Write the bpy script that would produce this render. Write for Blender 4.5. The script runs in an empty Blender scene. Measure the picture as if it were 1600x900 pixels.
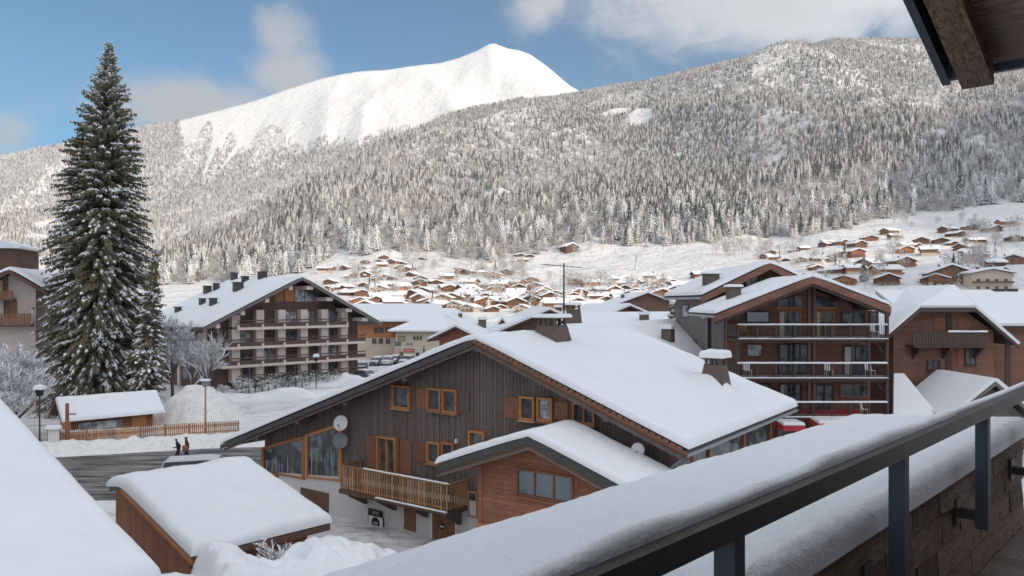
import bpy, math, random
import numpy as np
from mathutils import Vector, Matrix, noise as mnoise

random.seed(11)
rng = np.random.default_rng(5)
R = math.radians
scene = bpy.context.scene
COL = scene.collection

# ---------------------------------------------------------------- camera
F, CX, CY, CAMZ = 1190.0, 800.0, 470.0, 11.5      # focal length in 1600-wide pixels, principal column, horizon row, eye height
cam = bpy.data.cameras.new('camera')
cam.sensor_width = 36.0
cam.lens = 36.0 * F / 1600.0
cam.shift_y = (CY - 450.0) / 1600.0
cam.clip_start = 0.05
cam.clip_end = 60000.0
cam_ob = bpy.data.objects.new('camera', cam)
COL.objects.link(cam_ob)
cam_ob.location = (0, 0, CAMZ)
cam_ob.rotation_euler = (R(90), 0, 0)
scene.camera = cam_ob

# ---------------------------------------------------------------- sky, sun, exposure
SUN_EL, SUN_ROT = R(21.0), R(136.0)
SUN_DIR = Vector((math.sin(SUN_ROT) * math.cos(SUN_EL), math.cos(SUN_ROT) * math.cos(SUN_EL), math.sin(SUN_EL)))
world = bpy.data.worlds.new('World')
scene.world = world
world.use_nodes = True


class NT:
    """tiny node-tree writer"""
    def __init__(self, tree):
        self.t = tree
        self.n = tree.nodes
        self.l = tree.links

    def node(self, kind, **kw):
        nd = self.n.new(kind)
        for k, v in kw.items():
            setattr(nd, k, v)
        return nd

    def set(self, sock, v):
        if isinstance(v, bpy.types.NodeSocket):
            self.l.new(v, sock)
        elif v is not None:
            sock.default_value = v

    def math(self, op, a, b=None, c=None, clamp=False):
        nd = self.node('ShaderNodeMath', operation=op, use_clamp=clamp)
        self.set(nd.inputs[0], a)
        if b is not None:
            self.set(nd.inputs[1], b)
        if c is not None:
            self.set(nd.inputs[2], c)
        return nd.outputs[0]

    def mix(self, fac, a, b, blend='MIX'):
        nd = self.node('ShaderNodeMix', data_type='RGBA', blend_type=blend)
        self.set(nd.inputs[0], fac)
        self.set(nd.inputs[6], a)
        self.set(nd.inputs[7], b)
        return nd.outputs[2]

    def noise(self, vec, scale, detail=4.0, rough=0.55, dist=0.0):
        nd = self.node('ShaderNodeTexNoise')
        if vec is not None:
            self.set(nd.inputs['Vector'], vec)
        nd.inputs['Scale'].default_value = scale
        nd.inputs['Detail'].default_value = detail
        nd.inputs['Roughness'].default_value = rough
        nd.inputs['Distortion'].default_value = dist
        return nd.outputs['Fac']

    def step(self, x, a, b):
        nd = self.node('ShaderNodeMapRange', interpolation_type='SMOOTHSTEP')
        self.set(nd.inputs['Value'], x)
        nd.inputs['From Min'].default_value = a
        nd.inputs['From Max'].default_value = b
        return nd.outputs['Result']

    def mapping(self, vec, scale=(1, 1, 1), rot=(0, 0, 0)):
        nd = self.node('ShaderNodeMapping')
        self.set(nd.inputs['Vector'], vec)
        nd.inputs['Scale'].default_value = scale
        nd.inputs['Rotation'].default_value = rot
        return nd.outputs[0]


def build_world():
    w = NT(world.node_tree)
    w.n.clear()
    out = w.node('ShaderNodeOutputWorld')
    bg = w.node('ShaderNodeBackground')
    bg.inputs['Strength'].default_value = 0.15
    w.l.new(bg.outputs[0], out.inputs[0])
    sky = w.node('ShaderNodeTexSky', sky_type='NISHITA')
    sky.sun_disc = False
    sky.sun_elevation = SUN_EL
    sky.sun_rotation = SUN_ROT
    sky.altitude = 1000
    sky.air_density = 1.0
    sky.dust_density = 0.6
    sky.ozone_density = 1.6
    tc = w.node('ShaderNodeTexCoord').outputs['Generated']
    sep = w.node('ShaderNodeSeparateXYZ')
    w.l.new(tc, sep.inputs[0])
    az = w.math('ARCTAN2', sep.outputs[0], sep.outputs[1])
    el = w.math('ARCSINE', sep.outputs[2])
    # warp the cloud coordinates so that the banks have torn, wispy edges
    n1 = w.noise(tc, 5.0, 6.0, 0.6, 0.5)
    n2 = w.noise(w.mapping(tc, (1, 1, 1.7), (0.4, 0.2, 1.1)), 16.0, 8.0, 0.62, 0.8)
    nn = w.math('ADD', w.math('MULTIPLY', n1, 0.62), w.math('MULTIPLY', n2, 0.38))
    nc = w.math('SUBTRACT', nn, 0.5)

    def bank(px, py, sx, sy, rot=0.0, amp=1.0):
        a0 = math.atan2(px - CX, F)
        e0 = math.atan2((CY - py), math.hypot(F, px - CX))
        da = w.math('SUBTRACT', az, a0)
        de = w.math('SUBTRACT', el, e0)
        c, s = math.cos(rot), math.sin(rot)
        u = w.math('ADD', w.math('MULTIPLY', da, c), w.math('MULTIPLY', de, s))
        v = w.math('SUBTRACT', w.math('MULTIPLY', de, c), w.math('MULTIPLY', da, s))
        u = w.math('DIVIDE', u, sx / F)
        v = w.math('DIVIDE', v, sy / F)
        d2 = w.math('ADD', w.math('MULTIPLY', u, u), w.math('MULTIPLY', v, v))
        g = w.math('EXPONENT', w.math('MULTIPLY', d2, -1.0))
        return w.math('MULTIPLY', g, amp)

    banks = [bank(1230, -10, 290, 95, -0.05, 1.25), bank(1000, 5, 110, 40, -0.5, 0.7), bank(1420, 20, 160, 75, 0, 0.8),
             bank(840, 10, 60, 42, 0.5, 0.8), bank(440, 60, 62, 60, -0.25, 0.98), bank(455, 118, 85, 50, 0, 1.1),
             bank(290, 168, 160, 55, 0.05, 1.25), bank(20, 205, 48, 42, 0, 0.9), bank(90, 175, 120, 30, -0.4, 0.5),
             bank(490, 0, 60, 14, 0, 0.4)]
    tot = banks[0]
    for b in banks[1:]:
        tot = w.math('MAXIMUM', tot, b)
    # thicker cloud cover added over the unseen sky to brighten and whiten the shade
    n3 = w.noise(w.mapping(tc, (1, 1, 2.2)), 2.1, 5.0, 0.55, 0.3)
    rest = w.math('MULTIPLY', w.step(n3, 0.30, 0.52), 1.0)
    front = w.math('MULTIPLY', w.step(w.math('ABSOLUTE', az), 0.62, 0.95), 1.0)
    up = w.step(el, 0.42, 0.62)
    rest = w.math('MULTIPLY', rest, w.math('MAXIMUM', front, up))
    tot = w.math('MAXIMUM', tot, rest)
    dens = w.math('ADD', tot, w.math('MULTIPLY', nc, 2.3))
    mask = w.math('MULTIPLY', w.step(dens, 0.22, 1.1), 0.9)
    thick = w.step(dens, 0.4, 1.5)
    ccol = w.mix(thick, (4.5, 4.52, 4.66, 1), (3.85, 3.9, 4.05, 1))
    # cloud is brightest towards the sun and greyer on the far side
    dt = w.node('ShaderNodeVectorMath', operation='DOT_PRODUCT')
    w.l.new(tc, dt.inputs[0])
    dt.inputs[1].default_value = SUN_DIR
    ph = w.math('MULTIPLY', w.math('ADD', dt.outputs['Value'], 1.0), 0.5)
    ph = w.math('ADD', 0.43, w.math('MULTIPLY', w.math('POWER', ph, 1.5), 2.0))
    cmb = w.node('ShaderNodeCombineXYZ')
    for q in range(3):
        w.l.new(ph, cmb.inputs[q])
    ccol = w.mix(1.0, ccol, cmb.outputs[0], 'MULTIPLY')
    tint = w.mix(1.0, sky.outputs[0], (0.0, 0.33, 0.47, 1), 'MULTIPLY')
    w.l.new(w.mix(mask, tint, ccol), bg.inputs['Color'])


build_world()

sun = bpy.data.lights.new('sun', 'SUN')
sun.energy = 2.7
sun.angle = R(0.53)
sun.color = (1.0, 0.82, 0.61)
sun_ob = bpy.data.objects.new('sun', sun)
COL.objects.link(sun_ob)
sun_ob.rotation_euler = (-SUN_DIR).to_track_quat('-Z', 'Y').to_euler()
sun_ob.location = (400, -800, 700)

vs = scene.view_settings
vs.view_transform = 'Standard'
vs.look = 'None'
vs.exposure = 0.42
vs.gamma = 1.0
vs.use_curve_mapping = False
scene.cycles.use_denoising = True
scene.cycles.max_bounces = 6
scene.cycles.volume_bounces = 1
scene.cycles.caustics_reflective = False
scene.cycles.caustics_refractive = False

# ---------------------------------------------------------------- object helpers


def at(px, py, Y):
    """point on the sight line through photo pixel (px, py) at depth Y"""
    return Vector(((px - CX) / F * Y, Y, CAMZ - (py - CY) / F * Y))


def tag(o, label=None, cat=None, group=None, kind=None):
    if label:
        o['label'] = label
    if cat:
        o['category'] = cat
    if group:
        o['group'] = group
    if kind:
        o['kind'] = kind
    return o


def empty(name, loc=(0, 0, 0), rz=0.0, label=None, cat=None, group=None):
    o = bpy.data.objects.new(name, None)
    COL.objects.link(o)
    o.location = loc
    o.rotation_euler = (0, 0, rz)
    o.empty_display_size = 0.3
    return tag(o, label, cat, group)


def inst(name, mesh, parent=None, loc=(0, 0, 0), rot=(0, 0, 0), scale=(1, 1, 1)):
    o = bpy.data.objects.new(name, mesh)
    COL.objects.link(o)
    o.parent = parent
    o.location = loc
    o.rotation_euler = rot
    o.scale = scale
    return o


def copy_tree(o, parent=None):
    c = o.copy()
    COL.objects.link(c)
    c.parent = parent
    for ch in o.children:
        copy_tree(ch, c)
    return c


class MB:
    """collects faces; build() links them as one mesh object"""
    def __init__(self):
        self.v, self.f, self.m = [], [], []

    def add(self, verts, faces, m=0):
        o = len(self.v)
        self.v.extend([tuple(p) for p in verts])
        for f in faces:
            self.f.append([i + o for i in f])
            self.m.append(m)
        return self

    def hexa(self, p, m=0):
        return self.add(p, [(0, 3, 2, 1), (4, 5, 6, 7), (0, 1, 5, 4), (1, 2, 6, 5), (2, 3, 7, 6), (3, 0, 4, 7)], m)

    def box(self, x0, x1, y0, y1, z0, z1, m=0):
        return self.hexa([(x0, y0, z0), (x1, y0, z0), (x1, y1, z0), (x0, y1, z0),
                          (x0, y0, z1), (x1, y0, z1), (x1, y1, z1), (x0, y1, z1)], m)

    def prism(self, poly, vec, m=0):
        n = len(poly)
        a = [Vector(p) for p in poly]
        b = [p + Vector(vec) for p in a]
        fs = [tuple(range(n))[::-1], tuple(range(n, 2 * n))]
        fs += [(i, (i + 1) % n, n + (i + 1) % n, n + i) for i in range(n)]
        return self.add(a + b, fs, m)

    def beam(self, p0, p1, w, h, m=0, up=(0, 0, 1)):
        p0, p1 = Vector(p0), Vector(p1)
        d = (p1 - p0).normalized()
        s = d.cross(Vector(up))
        if s.length < 1e-4:
            s = Vector((1, 0, 0))
        s.normalize()
        t = s.cross(d).normalized()
        s, t = s * w / 2, t * h / 2
        return self.hexa([p0 - s - t, p0 + s - t, p1 + s - t, p1 - s - t, p0 - s + t, p0 + s + t, p1 + s + t, p1 - s + t], m)

    def tube(self, p0, p1, r0, r1=None, n=8, m=0, caps=True):
        r1 = r0 if r1 is None else r1
        p0, p1 = Vector(p0), Vector(p1)
        d = (p1 - p0)
        if d.length < 1e-6:
            return self
        d.normalize()
        s = d.cross(Vector((0, 0, 1)) if abs(d.z) < .95 else Vector((1, 0, 0))).normalized()
        t = d.cross(s)
        vs_, fs = [], []
        for i in range(n):
            a = 2 * math.pi * i / n
            o = s * math.cos(a) + t * math.sin(a)
            vs_ += [p0 + o * r0, p1 + o * r1]
        for i in range(n):
            j = (i + 1) % n
            fs.append((2 * i, 2 * j, 2 * j + 1, 2 * i + 1))
        if caps:
            fs.append(tuple(2 * i for i in range(n))[::-1])
            fs.append(tuple(2 * i + 1 for i in range(n)))
        return self.add(vs_, fs, m)

    def lathe(self, prof, n=16, m=0, c=(0, 0, 0), axis=None):
        """prof: list of (r, z)"""
        vs_, fs = [], []
        k = len(prof)
        for i in range(n):
            a = 2 * math.pi * i / n
            for r, z in prof:
                vs_.append(Vector((r * math.cos(a), r * math.sin(a), z)))
        if axis is not None:
            q = Vector((0, 0, 1)).rotation_difference(Vector(axis))
            vs_ = [q @ p for p in vs_]
        vs_ = [p + Vector(c) for p in vs_]
        for i in range(n):
            j = (i + 1) % n
            for q_ in range(k - 1):
                fs.append((i * k + q_, j * k + q_, j * k + q_ + 1, i * k + q_ + 1))
        return self.add(vs_, fs, m)

    def mesh(self, name, mats, smooth=False):
        me = bpy.data.meshes.new(name)
        me.from_pydata(self.v, [], self.f)
        for m in mats if isinstance(mats, (list, tuple)) else [mats]:
            me.materials.append(m)
        if any(self.m):
            me.polygons.foreach_set('material_index', self.m)
        if smooth:
            me.polygons.foreach_set('use_smooth', [True] * len(me.polygons))
        me.update()
        return me

    def build(self, name, mats, parent=None, smooth=False, loc=(0, 0, 0), rot=(0, 0, 0)):
        return inst(name, self.mesh(name, mats, smooth), parent, loc, rot)


def fix_normals(me):
    import bmesh
    bm = bmesh.new()
    bm.from_mesh(me)
    bmesh.ops.recalc_face_normals(bm, faces=bm.faces)
    bm.to_mesh(me)
    bm.free()


def vnoise(x, y, seed=0):
    """smooth lattice noise in -1..1, vectorised"""
    x = np.asarray(x, float)
    y = np.asarray(y, float)
    xi, yi = np.floor(x).astype(np.int64), np.floor(y).astype(np.int64)
    fx, fy = x - xi, y - yi
    fx = fx * fx * fx * (fx * (fx * 6 - 15) + 10)
    fy = fy * fy * fy * (fy * (fy * 6 - 15) + 10)

    def h(a, b):
        n = (a * 374761393 + b * 668265263 + seed * 1442695041) & 0xffffffff
        n = ((n ^ (n >> 13)) * 1274126177) & 0xffffffff
        n = (n ^ (n >> 16)) & 0xffffffff
        return n / 2147483647.5 - 1.0
    a = h(xi, yi) * (1 - fx) + h(xi + 1, yi) * fx
    b = h(xi, yi + 1) * (1 - fx) + h(xi + 1, yi + 1) * fx
    return a * (1 - fy) + b * fy


def fbm(x, y, oct=4, seed=0, gain=0.5, ridged=False):
    t, a, s = 0.0, 1.0, 0.0
    for k in range(oct):
        n = vnoise(x * 2 ** k, y * 2 ** k, seed + 17 * k)
        if ridged:
            n = 1 - 2 * np.abs(n)
        t = t + a * n
        s += a
        a *= gain
    return t / s


# ---------------------------------------------------------------- materials
MATS = {}


def principled(name, col=(0.5, 0.5, 0.5), rough=0.7, metal=0.0, spec=0.3):
    m = bpy.data.materials.new(name)
    m.use_nodes = True
    w = NT(m.node_tree)
    b = w.n['Principled BSDF']
    b.inputs['Base Color'].default_value = (*col, 1)
    b.inputs['Roughness'].default_value = rough
    b.inputs['Metallic'].default_value = metal
    b.inputs['Specular IOR Level'].default_value = spec
    MATS[name] = m
    return m, w, b


def bump(w, b, h, strength=0.3, dist=0.02):
    nd = w.node('ShaderNodeBump')
    nd.inputs['Strength'].default_value = strength
    nd.inputs['Distance'].default_value = dist
    w.l.new(h, nd.inputs['Height'])
    w.l.new(nd.outputs[0], b.inputs['Normal'])


def objco(w):
    return w.node('ShaderNodeTexCoord').outputs['Object']


def mat_snow(name, col=(0.82, 0.84, 0.87), big=0.6, fine=14.0, bs=0.25, bd=0.05, dirt=0.0, grain=0.0):
    m, w, b = principled(name, col, 0.65, 0, 0.25)
    co = objco(w)
    n1 = w.noise(co, big, 5, 0.55)
    n2 = w.noise(co, fine, 4, 0.6)
    c = w.mix(n1, tuple(x * 0.955 for x in col) + (1,), tuple(min(1, x * 1.03) for x in col) + (1,))
    if grain:             # coarse wind-crusted crystals
        n3 = w.noise(co, fine * 1.6, 5, 0.75)
        c = w.mix(w.math('MULTIPLY', w.step(n3, 0.5, 0.72), grain), c, tuple(x * 0.72 for x in col) + (1,))
    if dirt:
        d = w.math('MULTIPLY', w.step(w.noise(co, 3.0, 6, 0.7), 0.45, 0.7), dirt)
        c = w.mix(d, c, (0.32, 0.29, 0.25, 1))
    w.l.new(c, b.inputs['Base Color'])
    bump(w, b, w.math('ADD', w.math('MULTIPLY', n1, 1.5), w.math('MULTIPLY', n2, 0.35)), bs, bd)
    return m


def mat_wood(name, col, var=0.35, scale=(6, 6, 0.7), grain=9.0, rough=0.75, rnd=0.0, bs=0.25, grey=0.0, board=None):
    """boards with grain along the axis that has the small scale"""
    m, w, b = principled(name, col, rough, 0, 0.25)
    co = objco(w)
    g = w.noise(w.mapping(co, scale), grain, 5, 0.6, 0.4)
    big = w.noise(co, 0.9, 4, 0.6)
    lo = tuple(x * (1 - var) for x in col) + (1,)
    hi = tuple(min(1, x * (1 + var)) for x in col) + (1,)
    c = w.mix(w.step(g, 0.28, 0.72), lo, hi)
    c = w.mix(w.math('MULTIPLY', w.step(big, 0.35, 0.7), 0.35), c, tuple(x * 0.6 for x in col) + (1,))
    if grey:
        gx = sum(col) / 3
        c = w.mix(w.math('MULTIPLY', w.step(w.noise(co, 2.2, 5, 0.65), 0.4, 0.65), grey), c, (gx * 1.05, gx, gx * .97, 1))
    if board:             # every board weathers on its own
        sx = w.node('ShaderNodeSeparateXYZ')
        w.l.new(co, sx.inputs[0])
        wn = w.node('ShaderNodeTexWhiteNoise', noise_dimensions='1D')
        w.l.new(w.math('FLOOR', w.math('DIVIDE', sx.outputs[board[0]], board[1])), wn.inputs['W'])
        c = w.mix(w.math('MULTIPLY', wn.outputs['Value'], 0.55), c, tuple(x * .5 for x in col) + (1,))
    if rnd:
        oi = w.node('ShaderNodeObjectInfo').outputs['Random']
        k = w.math('ADD', w.math('MULTIPLY', oi, 2 * rnd), 1 - rnd)
        hs = w.node('ShaderNodeHueSaturation')
        w.l.new(c, hs.inputs['Color'])
        w.l.new(k, hs.inputs['Value'])
        c = hs.outputs[0]
    w.l.new(c, b.inputs['Base Color'])
    bump(w, b, g, bs, 0.01)
    return m


def mat_rough(name, col, var=0.15, scale=3.0, rough=0.9, bs=0.2, spec=0.2, metal=0.0):
    m, w, b = principled(name, col, rough, metal, spec)
    co = objco(w)
    n = w.noise(co, scale, 6, 0.6)
    c = w.mix(n, tuple(x * (1 - var) for x in col) + (1,), tuple(min(1, x * (1 + var)) for x in col) + (1,))
    w.l.new(c, b.inputs['Base Color'])
    bump(w, b, w.noise(co, scale * 12, 3), bs, 0.01)
    return m


def mat_glass(name, col=(0.035, 0.045, 0.055), rough=0.06, curtain=0.0):
    m, w, b = principled(name, col, rough, 0, 0.6)
    co = objco(w)
    n = w.noise(co, 1.6, 4, 0.6)
    hi = tuple(min(1, x * 2.2 + curtain) for x in col) + (1,)
    w.l.new(w.mix(w.step(n, 0.4, 0.62), tuple(col) + (1,), hi), b.inputs['Base Color'])
    bump(w, b, w.noise(co, 0.8, 2), 0.04, 0.02)
    return m


SNOW = mat_snow('snow')
SNOW_NEAR = mat_snow('snow_parapet', (0.80, 0.835, 0.88), 4.0, 60.0, 1.0, 0.02, grain=0.2)
SNOW_GROUND = mat_snow('snow_ground', (0.80, 0.82, 0.85), 0.25, 2.5, 0.5, 0.15)
SNOW_DIRTY = mat_snow('snow_dirty', (0.78, 0.77, 0.75), 1.2, 7.0, 0.6, 0.12, 0.35)
W_DARK = mat_wood('wood_dark', (0.18, 0.135, 0.12), 0.35, (7, 7, 0.5), 5, grey=0.5, board=(0, 0.19))
W_FASCIA = mat_wood('wood_fascia', (0.085, 0.078, 0.076), 0.25, (0.6, 6, 6), 5)
W_ORANGE = mat_wood('wood_orange', (0.44, 0.20, 0.085), 0.35, (6, 6, 0.7), 7, rnd=0.22)
W_SHUTTER = mat_wood('wood_shutter', (0.27, 0.125, 0.075), 0.4, (6, 6, 0.7), 8, rnd=0.2)
W_RED = mat_wood('wood_red', (0.33, 0.135, 0.072), 0.35, (0.5, 5, 7), 6, rnd=0.12, grey=0.25)
W_BALUSTER = mat_wood('wood_baluster', (0.40, 0.215, 0.10), 0.35, (7, 7, 0.8), 8, rnd=0.4, grey=0.3)
W_PICKET = mat_wood('wood_picket', (0.46, 0.26, 0.14), 0.3, (7, 7, 0.8), 8, rnd=0.3, grey=0.3)
W_BROWN = mat_wood('wood_brown', (0.15, 0.085, 0.06), 0.35, (0.6, 5, 6), 6, grey=0.2)
W_BLOCK = mat_wood('wood_block', (0.15, 0.10, 0.086), 0.25, (6, 6, 0.7), 5, board=(0, 0.2))
W_CHALET = mat_wood('wood_chalet', (0.26, 0.13, 0.098), 0.3, (0.5, 5, 7), 6, rnd=0.08, board=(2, 0.21))
W_CHALET_DARK = mat_wood('wood_chalet_dark', (0.10, 0.068, 0.060), 0.3, (0.6, 5, 6), 6)
W_OLD = mat_wood('wood_weathered', (0.185, 0.125, 0.085), 0.5, (1.2, 10, 10), 9, rnd=0.4, bs=0.7, grey=0.3)
W_GREY = mat_wood('wood_grey', (0.20, 0.175, 0.165), 0.2, (0.8, 6, 6), 6)
PLASTER = mat_rough('plaster_white', (0.62, 0.61, 0.60), 0.08, 1.2)
CREAM = mat_rough('plaster_cream', (0.60, 0.53, 0.42), 0.1, 0.8)
PINK = mat_rough('plaster_pink', (0.56, 0.48, 0.44), 0.1, 0.6)
CONCRETE = mat_rough('concrete_pale', (0.72, 0.63, 0.56), 0.1, 1.0)
STONE = mat_rough('chimney_render', (0.135, 0.105, 0.085), 0.3, 1.6, 0.9, 0.5)
SLATE = mat_rough('roof_metal_dark', (0.055, 0.055, 0.058), 0.25, 4.0, 0.5, 0.2, 0.4)
TILE = mat_rough('roof_tile_brown', (0.20, 0.115, 0.085), 0.4, 6.0, 0.85, 0.4)
GREEN_EDGE = mat_rough('roof_edge_green', (0.075, 0.085, 0.075), 0.3, 5.0, 0.8, 0.4)
METAL_DARK = mat_rough('rail_metal', (0.060, 0.055, 0.050), 0.3, 8.0, 0.5, 0.08, 0.3, 0.0)
METAL_BLUE = mat_rough('post_metal', (0.055, 0.075, 0.098), 0.25, 8.0, 0.5, 0.06, 0.35, 0.0)
METAL_GREY = mat_rough('metal_grey', (0.30, 0.31, 0.32), 0.1, 8.0, 0.45, 0.05, 0.5, 0.5)
WHITE = mat_rough('paint_white', (0.74, 0.73, 0.70), 0.05, 4.0, 0.5, 0.03, 0.4)
DISH_GREY = mat_rough('dish_grey', (0.19, 0.21, 0.215), 0.08, 4.0, 0.45, 0.03, 0.4)
BLACK = mat_rough('paint_black', (0.018, 0.018, 0.02), 0.2, 4.0, 0.6, 0.05, 0.3)
RED = mat_rough('paint_red', (0.50, 0.045, 0.06), 0.15, 4.0, 0.6, 0.05, 0.3)
REDWHITE = mat_rough('paint_pinkish', (0.62, 0.40, 0.38), 0.2, 9.0, 0.6, 0.05, 0.3)
GREEN = mat_rough('paint_green', (0.05, 0.12, 0.075), 0.15, 4.0, 0.6, 0.05, 0.3)
GLASS = mat_glass('window_glass', (0.05, 0.06, 0.07))
GLASS_PALE = mat_glass('window_glass_pale', (0.16, 0.18, 0.19), 0.08, 0.15)
GLASS_BLIND = mat_rough('window_blind', (0.42, 0.36, 0.26), 0.15, 5.0, 0.6)
CURTAIN = mat_rough('curtain', (0.55, 0.54, 0.52), 0.15, 5.0, 0.8)


def mat_asphalt():
    m, w, b = principled('asphalt_wet', (0.07, 0.068, 0.068), 0.55, 0, 0.4)
    co = objco(w)
    n = w.noise(w.mapping(co, (0.16, 1.1, 1)), 1.3, 6, 0.65)
    f = w.noise(co, 14, 3, 0.6)
    c = w.mix(w.step(n, 0.42, 0.60), (0.042, 0.041, 0.043, 1), (0.27, 0.245, 0.225, 1))
    c = w.mix(w.step(w.noise(w.mapping(co, (0.1, 1.6, 1)), 1.0, 5, 0.7), 0.58, 0.68), c, (0.50, 0.49, 0.48, 1))
    c = w.mix(w.math('MULTIPLY', f, 0.25), c, (0.03, 0.03, 0.03, 1))
    w.l.new(c, b.inputs['Base Color'])
    w.l.new(w.math('ADD', w.math('MULTIPLY', n, 0.5), 0.25), b.inputs['Roughness'])
    bump(w, b, f, 0.3, 0.01)
    return m


ASPHALT = mat_asphalt()


def mat_tree(name, dark, snow=(0.80, 0.81, 0.82), cover=0.2, nscale=0.5, soft=0.25, rnd=0.15):
    """needles with snow lying on whatever faces the sky"""
    m, w, b = principled(name, dark, 0.8, 0, 0.15)
    g = w.node('ShaderNodeNewGeometry')
    sp = w.node('ShaderNodeSeparateXYZ')
    w.l.new(g.outputs['True Normal'], sp.inputs[0])
    back = w.math('SUBTRACT', 1.0, w.math('MULTIPLY', g.outputs['Backfacing'], 2.0))
    nz = w.math('ABSOLUTE', sp.outputs[2])
    co = objco(w)
    n = w.noise(co, nscale, 4, 0.7)
    oi = w.node('ShaderNodeObjectInfo').outputs['Random']
    h = w.math('ADD', nz, w.math('MULTIPLY', w.math('SUBTRACT', n, 0.5), 2.2))
    h = w.math('ADD', h, w.math('MULTIPLY', w.math('SUBTRACT', oi, 0.5), 2 * rnd))
    s = w.step(h, cover, cover + soft)
    w.l.new(w.mix(s, (*dark, 1), (*snow, 1)), b.inputs['Base Color'])
    return m


T_FAR = mat_tree('spruce_snowy_far', (0.095, 0.088, 0.080), (0.70, 0.695, 0.685), 0.20, 1.1, 0.42, 0.45)
T_MID = mat_tree('spruce_snowy', (0.050, 0.056, 0.050), (0.80, 0.81, 0.82), 0.35, 0.9, 0.3, 0.25)
T_FROST = mat_rough('twig_frost', (0.48, 0.465, 0.455), 0.25, 0.4, 0.9, 0.0)
T_TWIG = mat_rough('twig_bark', (0.12, 0.10, 0.09), 0.3, 1.5, 0.9, 0.2)
NEEDLE = mat_rough('spruce_needles', (0.20, 0.185, 0.125), 0.45, 0.5, 0.8, 0.1, 0.15)
BARK = mat_rough('spruce_bark', (0.075, 0.055, 0.045), 0.3, 2.5, 0.95, 0.6)

# ---------------------------------------------------------------- terrain
# relief of the valley: for a bearing (given as photo column) the height of the ground at a run of distances
def col_curve(pts):
    xs = [p[0] for p in pts]
    return lambda px: np.stack([np.interp(px, xs, [p[k] for p in pts]) for k in range(1, len(pts[0]))], 0)


def zy(y, Y):
    return CAMZ + (CY - y) / F * Y


C300 = col_curve([(-900, 3), (0, 2), (1000, 3), (1150, 8), (1300, 17), (1450, 20), (1700, 24), (2600, 60)])
C450 = col_curve([(-900, 474), (0, 474), (400, 474), (600, 470), (850, 468), (1000, 456), (1150, 432), (1300, 414), (1450, 402), (1600, 392), (2600, 300)])
C700 = col_curve([(-900, 430), (0, 452), (240, 450), (400, 440), (500, 424), (600, 405), (700, 412), (850, 402), (1000, 390),
                  (1100, 380), (1200, 378), (1300, 356), (1450, 337), (1600, 322), (2600, 230)])
C1200 = col_curve([(-900, 395), (0, 420), (240, 428), (400, 398), (500, 378), (600, 350), (700, 350), (850, 338), (1000, 318),
                   (1150, 302), (1300, 282), (1450, 262), (1600, 244), (2600, 170)])
CREST = col_curve([(-900, 1600, 400), (0, 1500, 425), (120, 1450, 428), (240, 1400, 420), (330, 1550, 386), (400, 1700, 342), (480, 1900, 297),
                   (560, 2100, 252), (640, 2300, 203), (700, 2450, 178), (800, 2650, 157), (890, 2800, 146), (1000, 2900, 128),
                   (1100, 3000, 103), (1200, 3050, 82), (1300, 3100, 68), (1450, 3100, 62), (1600, 3100, 56), (1900, 3100, 60), (2600, 3000, 90)])
PEAK = col_curve([(-900, 320), (-300, 262), (0, 243), (100, 225), (210, 202), (280, 189), (380, 164), (440, 143), (500, 124), (560, 112),
                  (600, 111), (650, 104), (690, 99), (720, 90), (745, 80), (765, 69), (772, 68), (790, 76), (812, 79), (830, 86), (860, 108), (890, 135),
                  (950, 165), (1100, 215), (2600, 300)])
MIDR2 = col_curve([(-900, 380), (0, 345), (120, 335), (240, 320), (400, 285), (560, 215), (700, 190), (890, 170), (1100, 240), (2600, 320)])


def terrain_z(px, Y):
    """px, Y arrays of the same shape"""
    px = np.asarray(px, float)
    Y = np.asarray(Y, float)
    Yc, yc = CREST(px)
    z0 = np.zeros_like(px)
    kY = [np.full_like(px, 60.), np.full_like(px, 210.), np.full_like(px, 300.), np.full_like(px, 450.), np.full_like(px, 700.), np.full_like(px, 1150.),
          Yc, Yc + 450, np.full_like(px, 4100.), np.full_like(px, 5200.), np.full_like(px, 6800.)]
    zc = zy(yc, Yc)
    zp = zy(PEAK(px)[0], 5200.)
    zm = zy(MIDR2(px)[0], 4100.)
    dip = np.interp(px, [0, 240, 500, 2600], [30, -40, -180, -260])
    kz = [z0, z0, C300(px)[0], zy(C450(px)[0], 450.), zy(C700(px)[0], 700.), zy(C1200(px)[0], 1150.), zc, zc + dip, zm, zp, zp - 700]
    z = np.array(kz[0], copy=True)
    for k in range(len(kY) - 1):
        a, b = kY[k], kY[k + 1]
        t = np.clip((Y - a) / np.maximum(b - a, 1.0), 0, 1)
        if k in (8, 9):
            pass
        seg = (Y >= a)
        z = np.where(seg, kz[k] + (kz[k + 1] - kz[k]) * t, z)
    X = (px - CX) / F * Y
    # relief: gullies that run down the fall line
    a1 = np.clip((Y - 650) / 700, 0, 1) * np.clip((Yc - Y) / 1150 + 0.02, 0.02, 1)
    q = X * 0.0017 + Y * 0.0007
    r = X * -0.0004 + Y * 0.0008
    z = z + a1 * np.where(Y < Yc + 300, (fbm(q, r, 3, 3, 0.40, True) * 165 + fbm(X / 130., Y / 130., 3, 9) * 9), 0)
    a2 = np.clip((Y - Yc - 250) / 600, 0, 1) * np.clip((5200 - Y) / 700 + 0.10, 0.10, 1)
    z = z + a2 * (fbm(X * 0.0024 + Y * 0.0003, Y * 0.0006, 4, 23, 0.5, True) * 85)
    # low swells of the fields and the village
    z = z + np.clip((Y - 250) / 150, 0, 1) * fbm(X / 55., Y / 55., 3, 31) * 1.6
    return z


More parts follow.
